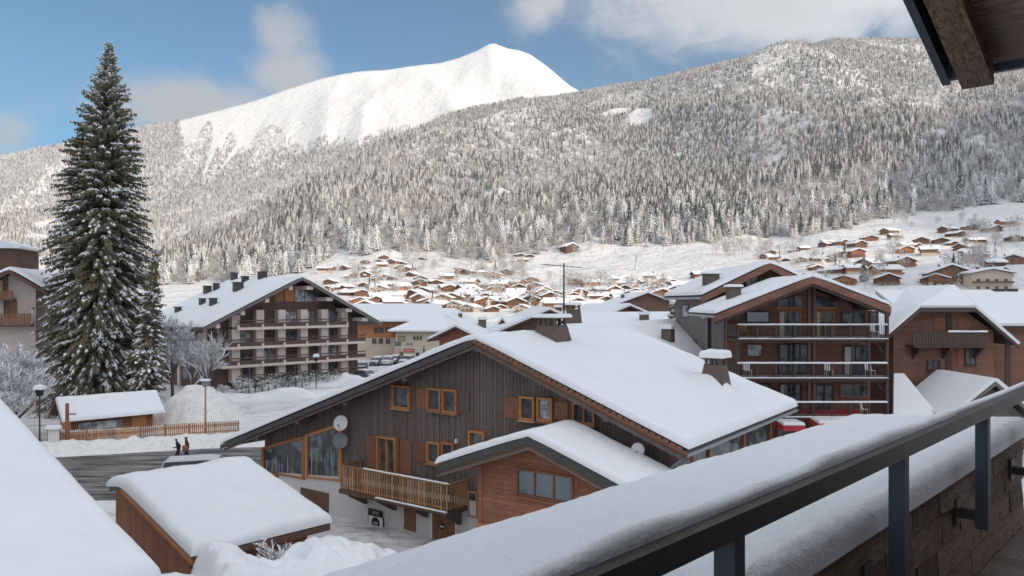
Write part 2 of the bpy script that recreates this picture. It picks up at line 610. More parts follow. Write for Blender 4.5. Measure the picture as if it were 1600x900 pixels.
PXG = np.concatenate([np.arange(-900, -60, 30), np.arange(-60, 1660, 7.0), np.arange(1660, 2640, 30)])
YG = np.concatenate([np.linspace(60, 210, 6), np.geomspace(230, 1200, 90)[0:], np.geomspace(1220, 5200, 190), np.linspace(5300, 6800, 8)])
GP, GY = np.meshgrid(PXG, YG)
GZ = terrain_z(GP, GY)
k = np.array([1, 2, 3, 2, 1.]); k /= k.sum()
sm = np.apply_along_axis(lambda c: np.convolve(np.pad(c, 2, mode='edge'), k, 'valid'), 0, GZ)
keep = np.exp(-((GY - 5200) / 120.) ** 2)
GZ = np.where(GY < 230, 0.0, sm * (1 - keep) + GZ * keep)


def ground_z(px, Y):
    """bilinear look-up on the terrain grid"""
    px = np.atleast_1d(np.asarray(px, float)); Y = np.atleast_1d(np.asarray(Y, float))
    i = np.clip(np.searchsorted(PXG, px) - 1, 0, len(PXG) - 2)
    j = np.clip(np.searchsorted(YG, Y) - 1, 0, len(YG) - 2)
    tx = np.clip((px - PXG[i]) / (PXG[i + 1] - PXG[i]), 0, 1)
    ty = np.clip((Y - YG[j]) / (YG[j + 1] - YG[j]), 0, 1)
    return (GZ[j, i] * (1 - tx) + GZ[j, i + 1] * tx) * (1 - ty) + (GZ[j + 1, i] * (1 - tx) + GZ[j + 1, i + 1] * tx) * ty


def hit(px, py, y0=60.0, y1=5200.0):
    """first point where the sight line of pixel (px, py) meets the terrain"""
    Y = np.geomspace(y0, y1, 4000)
    line = CAMZ + (CY - py) / F * Y
    g = ground_z(np.full_like(Y, px), Y)
    w = np.where(g >= line)[0]
    Yh = Y[w[0]] if len(w) else y1
    return Vector(((px - CX) / F * Yh, Yh, float(ground_z(px, Yh)[0])))


def mat_terrain():
    m, w, b = principled('mountain_snow', (0.80, 0.80, 0.80), 0.7, 0, 0.2)
    co = w.node('ShaderNodeNewGeometry').outputs['Position']
    n = w.noise(co, 0.02, 6, 0.6)
    n2 = w.noise(co, 0.3, 4, 0.6)
    c = w.mix(n, (0.70, 0.70, 0.70, 1), (0.80, 0.80, 0.80, 1))
    # bare rock breaking through on the steepest high ground
    g = w.node('ShaderNodeNewGeometry')
    sp = w.node('ShaderNodeSeparateXYZ'); w.l.new(g.outputs['True Normal'], sp.inputs[0])
    sz = w.node('ShaderNodeSeparateXYZ'); w.l.new(co, sz.inputs[0])
    steep = w.step(w.math('ADD', w.math('SUBTRACT', 1.0, sp.outputs[2]), w.math('MULTIPLY', w.math('SUBTRACT', w.noise(co, 0.012, 6, 0.7), 0.5), 0.9)), 0.46, 0.56)
    high = w.step(sz.outputs[2], 600.0, 900.0)
    c = w.mix(w.math('MULTIPLY', steep, high), c, (0.30, 0.27, 0.24, 1))
    w.l.new(c, b.inputs['Base Color'])
    bump(w, b, w.math('ADD', w.math('MULTIPLY', n, 14.0), n2), 0.8, 1.6)
    return m


def build_ground():
    X = (GP - CX) / F * GY
    V = np.stack([X, GY, GZ - 0.02 * (GY < 61)], -1).reshape(-1, 3)
    nr, nc = GP.shape
    idx = np.arange(nr * nc).reshape(nr, nc)
    q = np.stack([idx[:-1, :-1], idx[:-1, 1:], idx[1:, 1:], idx[1:, :-1]], -1).reshape(-1, 4)
    faces = q.tolist()
    verts = V.tolist()
    # flat valley floor round the camera, joined on in front of the fan
    o = len(verts)
    ex0, ex1 = V[0, 0], V[nc - 1, 0]
    gx = np.linspace(ex0, ex1, 40)
    gy = np.linspace(-120, 59.999, 16)
    for y in gy:
        for x in gx:
            verts.append((x, y, -0.02))
    for j in range(len(gy) - 1):
        for i in range(len(gx) - 1):
            a = o + j * 40 + i
            faces.append([a, a + 1, a + 41, a + 40])
    me = bpy.data.meshes.new('ground')
    me.from_pydata(verts, [], faces)
    me.materials.append(mat_terrain())
    me.polygons.foreach_set('use_smooth', [True] * len(me.polygons))
    tag(inst('ground', me), kind='structure')


build_ground()


def build_back_mountain():
    """unseen mountain behind the camera, towards the sun, its ridge shaped to shade the near village"""
    s = Vector((SUN_DIR.x, SUN_DIR.y, 0)).normalized()
    t = Vector((-s.y, s.x, 0))
    tt = np.linspace(-3200, 3600, 180)
    H = np.interp(tt, [-3200, -1500, -600, 0, 300, 520, 760, 1000, 1250, 1700, 2600, 3600],
                  [420, 450, 470, 472, 466, 470, 570, 700, 800, 900, 1010, 820])  # crest heights set to carry its shade over the right-hand forest
    H = H + fbm(tt / 160., tt * 0, 4, 77) * np.interp(tt, [600, 1100], [16, 70])
    prof = [(-1.0, 0.0), (-0.72, 0.16), (-0.45, 0.40), (-0.2, 0.72), (0.0, 1.0), (0.3, 0.8), (1.0, 0.1)]
    verts, faces = [], []
    for i, a in enumerate(tt):
        for j, (d, h) in enumerate(prof):
            p = s * (1000 + d * 860) + t * a
            z = H[i] * h + (0 if h == 1.0 or h == 0 else float(fbm(a / 120., d * 7., 3, 5)) * 25) - (3 if h == 0 else 0)
            verts.append((p.x, p.y, z))
    n = len(prof)
    for i in range(len(tt) - 1):
        for j in range(n - 1):
            a = i * n + j
            faces.append([a, a + n, a + n + 1, a + 1])
    me = bpy.data.meshes.new('mountain')
    me.from_pydata(verts, [], faces)
    me.materials.append(MATS['mountain_snow'])
    me.polygons.foreach_set('use_smooth', [True] * len(me.polygons))
    tag(inst('mountain', me), kind='structure')


build_back_mountain()


# ---------------------------------------------------------------- far forest
def spruce_mesh(name, h, r, tiers, pts, seed, mat, droop=0.35):
    rn = random.Random(seed)
    mb = MB()
    mb.tube((0, 0, -0.5), (0, 0, h * 0.96), r * 0.07, r * 0.015, 5, 0, False)
    for k in range(tiers):
        t = k / (tiers - 1)
        z = h * (0.06 + 0.90 * t)
        rad = r * (1 - t) ** 0.85 * rn.uniform(0.88, 1.1) + r * 0.05
        th = h / tiers * 1.75
        n = max(5, int(pts * (1 - 0.45 * t)))
        a0 = rn.random() * 6.28
        top = (rn.uniform(-.02, .02) * r, rn.uniform(-.02, .02) * r, z + th * 0.62)
        vs_, fs = [top], []
        for i in range(n):
            a = a0 + 6.283 * i / n
            rr = rad * rn.uniform(0.66, 1.28)
            vs_.append((rr * math.cos(a), rr * math.sin(a), z - droop * th * rn.uniform(0.5, 1.3)))
            a += 3.1416 / n
            rr = rad * rn.uniform(0.42, 0.6)
            vs_.append((rr * math.cos(a), rr * math.sin(a), z + 0.04 * th))
        m = 2 * n
        for i in range(m):
            fs.append((0, 1 + i, 1 + (i + 1) % m))
        mb.add(vs_, fs)
    me = mb.mesh(name, mat)
    return me


def frost_mesh(name, h, r, n, seed, mat):
    """bare broadleaf tree under hoar frost, seen from far: a cloud of twig-sized faces on a stem"""
    rn = random.Random(seed)
    mb = MB()
    mb.tube((0, 0, -0.5), (0, 0, h * 0.7), r * 0.05, r * 0.02, 4, 0, False)
    lobes = [(rn.uniform(-.45, .45) * r, rn.uniform(-.45, .45) * r, h * rn.uniform(.35, .8), r * rn.uniform(.4, .65)) for _ in range(7)]
    for _ in range(n):
        lx, ly, lz, lr = rn.choice(lobes)
        d = Vector((rn.gauss(0, 1), rn.gauss(0, 1), rn.gauss(0, 1))).normalized()
        p = Vector((lx, ly, lz)) + d * lr * rn.uniform(0.55, 1.1)
        a = Vector((rn.gauss(0, 1), rn.gauss(0, 1), rn.gauss(0, 1))).normalized()
        b = (d * 0.7 + Vector((0, 0, 0.4)) + Vector((rn.gauss(0, .4), rn.gauss(0, .4), rn.gauss(0, .4)))).normalized()
        s = r * rn.uniform(0.10, 0.24)
        mb.add([p - a * s * 0.35, p + a * s * 0.35, p + b * s], [(0, 1, 2)])
    return mb.mesh(name, mat)


FAR_SRC = [spruce_mesh('far_spruce_%d' % i, 16 + 2.5 * (i % 3), 4.5 + 0.6 * (i % 2), 9 + i % 3, 9, 40 + i, T_FAR) for i in range(5)]
FAR_SRC += [frost_mesh('far_frost_tree_%d' % i, 12 + 2 * i, 4.8, 190, 70 + i, T_FROST) for i in range(2)]


def inside(px, py, e):
    """how far a point (as seen column and row) lies inside a clearing"""
    x0, y0, rx, ry, rot = e
    c, s = math.cos(rot), math.sin(rot)
    u = ((px - x0) * c + (py - y0) * s) / rx
    v = (-(px - x0) * s + (py - y0) * c) / ry
    return u * u + v * v


# clearings, each given by a spot and radii in metres on the ground
def clearing(px, py, rx, ry, rot=0.0):
    p = hit(px, py)
    return (p.x, p.y, rx, ry, rot)


CLEAR = [clearing(972, 172, 52, 45, 0.2), clearing(1000, 184, 26, 60), clearing(782, 303, 26, 26),
         clearing(405, 295, 24, 34, 0.3), clearing(75, 350, 30, 120, 0.2), clearing(60, 372, 50, 70)]


def forest_points():
    P = []
    def sample(n, pxa, pxb, Ya, Yb):
        px = rng.uniform(pxa, pxb, n)
        Y = np.sqrt(rng.uniform(Ya * Ya, Yb * Yb, n))
        return px, Y
    # near mountainside
    px, Y = sample(270000, 120, 1960, 560, 3170)
    Yc, yc = CREST(px)
    z = ground_z(px, Y)
    py = CY - (z - CAMZ) / Y * F
    edge = np.interp(px, [120, 240, 400, 480, 520, 640, 700, 760, 830, 860, 900, 930, 1000, 1060, 1100, 1150, 1180, 1230, 1260, 1300, 1360, 1420, 1500, 1540, 1600, 2000],
                     [452, 446, 438, 420, 396, 392, 404, 408, 400, 392, 388, 378, 386, 384, 378, 372, 368, 372, 372, 364, 350, 338, 328, 320, 318, 300])
    edge = edge + fbm(px / 18., px * 0, 3, 12) * 7
    ok = (py < edge) & (Y < Yc + 25)
    far = np.clip((Y - 700) / 2000, 0, 1)
    ok &= rng.random(len(px)) < (1.0 - 0.25 * far)
    X = (px - CX) / F * Y
    for e in CLEAR:
        ok &= inside(X, Y, e) > 1
    mixn = fbm(X / 160., Y / 160., 3, 91)
    P.append((X[ok], Y[ok], z[ok], (0.98 - 0.36 * far)[ok] * rng.uniform(0.45, 1.2, ok.sum()), mixn[ok], px[ok], py[ok]))
    # far mountainside on the left, thinning out towards the snowfields
    px, Y = sample(90000, -120, 760, 1500, 5260)
    Yc, yc = CREST(px)
    z = ground_z(px, Y)
    py = CY - (z - CAMZ) / Y * F
    X = (px - CX) / F * Y
    line = np.interp(px, [-120, 60, 200, 275, 290, 330, 345, 362, 385, 402, 430, 455, 480, 500, 540, 580, 620, 640, 680, 760],
                     [150, 150, 150, 160, 232, 190, 232, 206, 240, 206, 200, 215, 226, 214, 224, 214, 198, 205, 188, 175])
    line = line + fbm(px / 14., py / 14., 3, 14) * 11
    chute = np.minimum(np.abs(px - (322 + (py - 265) * -0.34)) / np.interp(py, [200, 275], [7, 2]), np.abs(px - (357 + (py - 250) * -0.75)) / np.interp(py, [195, 262], [8, 2]))
    ok = (py > line) & (Y > Yc + 60) & ~((chute < 1) & (py < 272) & (py > 195))
    for e in CLEAR:
        ok &= inside(X, Y, e) > 1
    ok &= rng.random(len(px)) < np.clip((py - line) / 25, 0.35, 1)
    P.append((X[ok], Y[ok], z[ok], rng.uniform(0.8, 1.35, ok.sum()), fbm(X / 260., Y / 260., 3, 19)[ok] - 0.12, px[ok], py[ok]))
    return [np.concatenate([p[k] for p in P]) for k in range(7)]


FX, FY, FZ, FS, FMIX, FPX, FPY = forest_points()
FIDX = np.where((FMIX > 0.10 - 0.25 * (FPY > 330) * (FPX < 900)) & (rng.random(len(FX)) < 0.7), 5 + rng.integers(0, 2, len(FX)), rng.integers(0, 5, len(FX)))

# the trees that show largest, along the foot of the wood, stand as individuals
show = np.where((FPX > -20) & (FPX < 1620) & (FIDX < 5) & (FPY < np.interp(FPX, [0, 300, 560, 900, 1150, 1400, 1620], [300, 470, 405, 380, 372, 345, 325])), FS / FY, 0)
near = np.argsort(-show)[:290]
is_near = np.zeros(len(FX), bool)
is_near[near] = True
MIDS = [spruce_mesh('edge_spruce_%d' % i, 21, 4.6 + 0.5 * i, 14, 11, 140 + i, T_MID, 0.45) for i in range(4)]
for q, i in enumerate(near):
    o = inst('spruce_tree', MIDS[q % 4], None, (FX[i], FY[i], FZ[i] - 0.5), (0, 0, rng.uniform(0, 6.28)), (FS[i] * 1.2,) * 3)
    tag(o, 'tall dark spruce dusted with snow along the lower edge of the mountain forest', 'tree', 'spruces along the foot of the forest')


def instancer(name, X, Y, Z, S, I, sources):
    n = len(X)
    me = bpy.data.meshes.new(name)
    me.from_pydata(np.stack([X, Y, Z], -1).tolist(), [], [])
    a = me.attributes.new('tree_scale', 'FLOAT', 'POINT'); a.data.foreach_set('value', np.asarray(S, np.float32))
    a = me.attributes.new('tree_turn', 'FLOAT', 'POINT'); a.data.foreach_set('value', rng.uniform(0, 6.28, n).astype(np.float32))
    a = me.attributes.new('tree_kind', 'INT', 'POINT'); a.data.foreach_set('value', np.asarray(I, np.int32))
    ob = inst(name, me)
    ng = bpy.data.node_groups.new(name, 'GeometryNodeTree')
    ng.interface.new_socket('Geometry', in_out='INPUT', socket_type='NodeSocketGeometry')
    ng.interface.new_socket('Geometry', in_out='OUTPUT', socket_type='NodeSocketGeometry')
    w = NT(ng)
    gi, go = w.node('NodeGroupInput'), w.node('NodeGroupOutput')
    iop = w.node('GeometryNodeInstanceOnPoints')
    w.l.new(gi.outputs[0], iop.inputs['Points'])
    join = w.node('GeometryNodeGeometryToInstance')
    for me_ in reversed(sources):
        src = bpy.data.objects.new(me_.name, me_)
        oi = w.node('GeometryNodeObjectInfo')
        oi.inputs['Object'].default_value = src
        oi.inputs['As Instance'].default_value = True
        gj = oi.outputs['Geometry']
        w.l.new(gj, join.inputs[0])
    w.l.new(join.outputs[0], iop.inputs['Instance'])
    iop.inputs['Pick Instance'].default_value = True

    def attr(nm, dt):
        nd = w.node('GeometryNodeInputNamedAttribute', data_type=dt)
        nd.inputs['Name'].default_value = nm
        return nd.outputs['Attribute']
    w.l.new(attr('tree_kind', 'INT'), iop.inputs['Instance Index'])
    cx = w.node('ShaderNodeCombineXYZ')
    w.l.new(attr('tree_turn', 'FLOAT'), cx.inputs[2])
    w.l.new(cx.outputs[0], iop.inputs['Rotation'])
    w.l.new(attr('tree_scale', 'FLOAT'), iop.inputs['Scale'])
    w.l.new(iop.outputs[0], go.inputs[0])
    md = ob.modifiers.new('trees', 'NODES')
    md.node_group = ng
    return ob


rest = ~is_near
fo = instancer('forest', FX[rest], FY[rest], FZ[rest] - 0.5, FS[rest], FIDX[rest], FAR_SRC)
tag(fo, 'snow covered forest of spruces and frosted trees over the mountainsides', 'forest', kind='stuff')

# ---------------------------------------------------------------- building helpers
class Frame:
    """a building's own axes: x along its front, y into its depth, z up from its ground"""
    def __init__(self, name, loc, rz, label, cat, group=None):
        self.root = empty(name, loc, rz, label, cat, group)
        self.loc = Vector(loc)
        self.c, self.s = math.cos(rz), math.sin(rz)

    def on_y(self, px, py, y):
        """local (x, z) where the sight line of a photo pixel meets the plane local y = const"""
        d = Vector(((px - CX) / F, 1.0, -(py - CY) / F))
        o = Vector((0, 0, CAMZ)) - self.loc
        dx, dy = d.x * self.c + d.y * self.s, -d.x * self.s + d.y * self.c
        ox, oy = o.x * self.c + o.y * self.s, -o.x * self.s + o.y * self.c
        t = (y - oy) / dy
        return ox + dx * t, o.z + d.z * t

    def on_x(self, px, py, x):
        d = Vector(((px - CX) / F, 1.0, -(py - CY) / F))
        o = Vector((0, 0, CAMZ)) - self.loc
        dx, dy = d.x * self.c + d.y * self.s, -d.x * self.s + d.y * self.c
        ox, oy = o.x * self.c + o.y * self.s, -o.x * self.s + o.y * self.c
        t = (x - ox) / dx
        return oy + dy * t, o.z + d.z * t

    def rect(self, px0, py0, px1, py1, y):
        """x0, x1, z0, z1 on the front plane from two photo corners (top left, bottom right)"""
        pm = (py0 + py1) / 2
        x0, _ = self.on_y(px0, pm, y)
        x1, _ = self.on_y(px1, pm, y)
        xm = (px0 + px1) / 2
        _, z1 = self.on_y(xm, py0, y)
        _, z0 = self.on_y(xm, py1, y)
        return x0, x1, z0, z1


def window(fr, x0, x1, z0, z1, y, fm, gm, mull=1, depth=0.10, bar=0.07, sill=None, rows=1, name='window', cur=None):
    """a framed window standing proud of the wall plane y; looks towards -y"""
    root = fr.root if isinstance(fr, Frame) else fr
    mb = MB()
    mb.box(x0, x0 + bar, y - depth, y + .02, z0, z1)
    mb.box(x1 - bar, x1, y - depth, y + .02, z0, z1)
    mb.box(x0 + bar, x1 - bar, y - depth, y + .02, z1 - bar, z1)
    mb.box(x0 + bar, x1 - bar, y - depth, y + .02, z0, z0 + bar)
    for k in range(1, mull):
        x = x0 + (x1 - x0) * k / mull
        mb.box(x - bar * .45, x + bar * .45, y - depth * .75, y + .01, z0 + bar, z1 - bar)
    for k in range(1, rows):
        z = z0 + (z1 - z0) * k / rows
        mb.box(x0 + bar, x1 - bar, y - depth * .7, y + .01, z - bar * .3, z + bar * .3)
    w = mb.build(name, fm, root)
    p = MB()
    p.box(x0 + bar * .6, x1 - bar * .6, y - min(.035, depth * .4), y + .012, z0 + bar * .6, z1 - bar * .6)
    p.build('pane', gm, w)
    if cur:
        q = MB()
        q.box(x0 + bar, x0 + bar + (x1 - x0) * cur, y - min(.045, depth * .5), y - min(.037, depth * .43), z0 + bar, z1 - bar)
        q.build('curtain', CURTAIN, w)
    if sill:
        q = MB()
        q.box(x0 - .05, x1 + .05, y - depth - .08, y + .01, z0 - .07, z0 - .003)
        q.build('sill', sill, w)
    return w


def shutter(fr, x0, x1, z0, z1, y, m=None):
    root = fr.root if isinstance(fr, Frame) else fr
    mb = MB()
    n = max(3, int((x1 - x0) / .14))
    for k in range(n):
        a = x0 + (x1 - x0) * k / n
        b = x0 + (x1 - x0) * (k + 1) / n
        mb.box(a + .004, b - .004, y - .045 - .004 * (k % 2), y + .01, z0, z1)
    for f in (.16, .84):
        z = z0 + (z1 - z0) * f
        mb.box(x0, x1, y - .075, y - .04, z - .05, z + .05)
    return mb.build('shutter', m or W_SHUTTER, root)


def gable_wall(root, name, m, x0, x1, y0, y1, z0, apex_x, zl, zr, za):
    """solid body with a pitched top: zl, zr heights at x0, x1; za at apex_x"""
    mb = MB()
    poly = [(x0, y0, z0), (x1, y0, z0), (x1, y0, zr), (apex_x, y0, za), (x0, y0, zl)]
    mb.prism(poly, (0, y1 - y0, 0))
    o = mb.build(name, m, root)
    fix_normals(o.data)
    return o


def board_cladding(root, m, x0, x1, y, zb, ztop, pitch=0.16, proud=0.03, name='cladding'):
    """upright boards with a gap and an uneven face; zb, ztop give the lower and upper end for an x"""
    mb = MB()
    n = int((x1 - x0) / pitch)
    rn = random.Random(int(abs(x0 * 100)) + n)
    for k in range(n):
        a = x0 + (x1 - x0) * k / n
        b = x0 + (x1 - x0) * (k + 1) / n - .018
        d = proud * rn.uniform(.5, 1.2)
        za, zb_ = ztop(a), ztop(b)
        l0 = zb(a) if callable(zb) else zb
        if min(za, zb_) <= l0 + .05:
            continue
        mb.hexa([(a, y - d, l0), (b, y - d, l0), (b, y + .01, l0), (a, y + .01, l0),
                 (a, y - d, za), (b, y - d, zb_), (b, y + .01, zb_), (a, y + .01, za)])
    o = mb.build(name, m, root)
    return tag(o, kind='stuff')


def log_cladding(root, m, x0, x1, y, z0, z1, left=None, right=None, pitch=0.17, proud=.03, name='cladding'):
    """level boards; left(z), right(z) clip them under a gable"""
    mb = MB()
    n = max(1, int((z1 - z0) / pitch))
    for k in range(n):
        a = z0 + (z1 - z0) * k / n
        b = z0 + (z1 - z0) * (k + 1) / n - .014
        l = max(x0, left(b)) if left else x0
        r = min(x1, right(b)) if right else x1
        if r - l < .1:
            continue
        mb.hexa([(l, y - proud, a), (r, y - proud, a), (r, y + .01, a), (l, y + .01, a),
                 (l, y - proud * .4, b), (r, y - proud * .4, b), (r, y + .01, b), (l, y + .01, b)])
    return tag(mb.build(name, m, root), kind='stuff')


def snow_roof(root, xl, xr, y0, y1, zf, T=0.35, r=0.35, nx=60, ny=40, seed=1, bulge=0.0, rough=0.05, over=0.06, rib=0.0, mat=None, name='snow', holes=None, furrow=0.0, furrow_x=0.0, crumb=0.0):
    """snow blanket on a roof whose surface height is zf(x); rounded, slightly sagging over the edges"""
    xs = np.linspace(0, 1, nx)
    ys = np.linspace(0, 1, ny)
    # crowd rows towards the edges for the rounded lip
    ease = lambda t: t - 0.11 * np.sin(2 * np.pi * t) / 1.0 * 0.9
    xs, ys = ease(xs), ease(ys)
    gx, gy = np.meshgrid(xl - over + xs * (xr - xl + 2 * over), y0 - over + ys * (y1 - y0 + 2 * over))
    w = np.vectorize(zf)(gx)
    dl = np.minimum(np.minimum(gx - xl + over, xr + over - gx), np.minimum(gy - y0 + over, y1 + over - gy))
    dl = np.maximum(dl, 0)
    e = np.sqrt(np.clip(1 - (1 - np.minimum(dl / r, 1)) ** 2, 0, 1))
    nz = fbm(gx * .55, gy * .55, 4, seed)
    t = T * e * (1 + rough * 4 * nz) + rough * .35 * fbm(gx * 2.3, gy * 2.3, 3, seed + 5) * e
    if furrow:            # settled waves that run down the slope
        t = t + furrow * e * np.sin(gy * 2.1 + 1.4 * fbm(gx * .25, gy * .4, 2, seed + 8)) * np.clip(.4 + fbm(gx * .3, gy * .3, 2, seed + 3), 0, 1)
    if furrow_x:
        t = t + furrow_x * e * (np.sin(gy * 2.7 + 1.8 * fbm(gx * .3, gy * .5, 2, seed + 8)) + .6 * fbm(gx * 1.1, gy * 1.1, 3, seed + 2))
    if crumb:             # crusted, crumbly surface
        t = t + crumb * e * fbm(gx * 22, gy * 22, 3, seed + 4, .6)
    if rib:
        edge = np.clip(1 - (xr - gx) / 1.6, 0, 1)
        t = t + rib * edge * np.abs(np.sin(gy * 3.1416 / .42)) * e
    if holes:
        for hx, hy, hr, hd in holes:
            t = t + hd * np.exp(-((gx - hx) ** 2 + (gy - hy) ** 2) / hr ** 2)
    top = w + .01 + np.maximum(t, 0.0)
    nr, nc = gx.shape
    V = np.stack([gx, gy, top], -1).reshape(-1, 3)
    B = np.stack([gx, gy, np.minimum(w + .004, top - .004) - .05 * (dl <= 1e-6)], -1).reshape(-1, 3)
    idx = np.arange(nr * nc).reshape(nr, nc)
    q = np.stack([idx[:-1, :-1], idx[:-1, 1:], idx[1:, 1:], idx[1:, :-1]], -1).reshape(-1, 4)
    ring = list(idx[0, :]) + list(idx[1:, -1]) + list(idx[-1, -2::-1]) + list(idx[-2:0:-1, 0])
    m = nr * nc
    low = {v: m + i for i, v in enumerate(ring)}
    verts = V.tolist() + [B[v].tolist() for v in ring]
    faces = q.tolist()
    for i, v in enumerate(ring):
        u = ring[(i + 1) % len(ring)]
        faces.append([u, v, low[v], low[u]])
    me = bpy.data.meshes.new(name)
    me.from_pydata(verts, [], faces)
    me.materials.append(mat or SNOW)
    me.polygons.foreach_set('use_smooth', [True] * len(me.polygons))
    return inst(name, me, root)


def pitched(apex_x, za, tl, tr, soft=0.35):
    def f(x):
        d = x - apex_x
        s = tr if d > 0 else tl
        return za - s * (math.sqrt(d * d + soft * soft) - soft)
    return f


def roof_slab(root, name, m, xl, xr, y0, y1, apex_x, za, tl, tr, th=0.22):
    mb = MB()
    for (a, b) in ((xl, apex_x), (apex_x, xr)):
        z = lambda x: za - (tl * (apex_x - x) if x < apex_x else tr * (x - apex_x))
        mb.hexa([(a, y0, z(a) - th), (b, y0, z(b) - th), (b, y1, z(b) - th), (a, y1, z(a) - th),
                 (a, y0, z(a)), (b, y0, z(b)), (b, y1, z(b)), (a, y1, z(a))])
    return mb.build(name, m, root)


def verge(root, m, xa, za, xb, zb, y, h=0.32, t=0.06, name='verge_board'):
    mb = MB()
    mb.hexa([(xa, y - t, za - h), (xb, y - t, zb - h), (xb, y - .003, zb - h), (xa, y - .003, za - h),
             (xa, y - t, za), (xb, y - t, zb), (xb, y - .003, zb), (xa, y - .003, za)])
    o = mb.build(name, m, root)
    if xa > xb:
        fix_normals(o.data)
    return o


def baluster_row(parent, m, xa, xb, y, z0, z1, pitch=.14, w=.085, t=.03, axis='x', name='baluster'):
    me = MB().box(-w / 2, w / 2, -t / 2, t / 2, 0, z1 - z0).mesh(name, m)
    n = max(2, int(abs(xb - xa) / pitch))
    rot = (0, 0, 0) if axis == 'x' else (0, 0, math.pi / 2)
    for k in range(n + 1):
        a = xa + (xb - xa) * k / n
        loc = (a, y, z0) if axis == 'x' else (y, a, z0)
        inst(name, me, parent, loc, rot)


def dish(root, c, r, m, axis, tilt=0.1, label=None):
    prof = [(0.0, 0.0)] + [(r * k / 6, 0.16 * r * (k / 6) ** 2) for k in range(1, 7)] + [(r * 1.0, .16 * r - .03), (r * .5, .01 - .05), (0, -.05)]
    d = MB().lathe(prof, 24, 0, c, axis).build('satellite_dish', m, root, True)
    a = Vector(axis).normalized()
    f = Vector(c) + a * r * .9 + Vector((0, 0, -r * .35))
    MB().tube(Vector(c) + Vector((0, 0, -r)), f, .018, .018, 5).tube(f, f - a * .12, .045, .045, 8).build('feed_arm', METAL_GREY, d)
    MB().tube(Vector(c) - a * .05, Vector(c) - a * .42 - Vector((0, 0, .1)), .03, .03, 6).build('bracket', METAL_GREY, d)
    return d


def chimney_cage(root, x, y, zb, zt, wb, wt, snow_t=.16, cap_h=.55, mat=None):
    """flared rendered stack, little pillars, a slab and a cushion of snow"""
    c = MB()
    b, t = wb / 2, wt / 2
    c.hexa([(x - b, y - b, zb), (x + b, y - b, zb), (x + b, y + b, zb), (x - b, y + b, zb),
            (x - t, y - t, zt), (x + t, y - t, zt), (x + t, y + t, zt), (x - t, y + t, zt)])
    o = c.build('chimney', mat or STONE, root)
    pl = MB()
    for sx in (-1, -.33, .33, 1):
        for sy in (-1, 1):
            px_, py_ = x + sx * (t - .09), y + sy * (t - .09)
            pl.box(px_ - .06, px_ + .06, py_ - .06, py_ + .06, zt - .01, zt + cap_h)
    pl.build('pillar', mat or STONE, o)
    MB().box(x - t - .16, x + t + .16, y - t - .16, y + t + .16, zt + cap_h, zt + cap_h + .09).build('cap_slab', mat or STONE, o)
    snow_roof(o, x - t - .13, x + t + .13, y - t - .13, y + t + .13, lambda q: zt + cap_h + .09, snow_t, .14, 14, 14, 3)
    return o


def text_mesh(name, body, size, mat, parent, loc, rot, align='CENTER'):
    cu = bpy.data.curves.new(name, 'FONT')
    cu.body = body
    cu.size = size
    cu.align_x = align
    cu.extrude = 0.004
    tmp = bpy.data.objects.new(name, cu)
    COL.objects.link(tmp)
    dg = bpy.context.evaluated_depsgraph_get()
    me = bpy.data.meshes.new_from_object(tmp.evaluated_get(dg))
    bpy.data.objects.remove(tmp)
    me.materials.clear()
    me.materials.append(mat)
    return inst(name, me, parent, loc, rot)

# ---------------------------------------------------------------- the big dark chalet
RZ_MAIN = math.atan2(-0.585, 0.811)


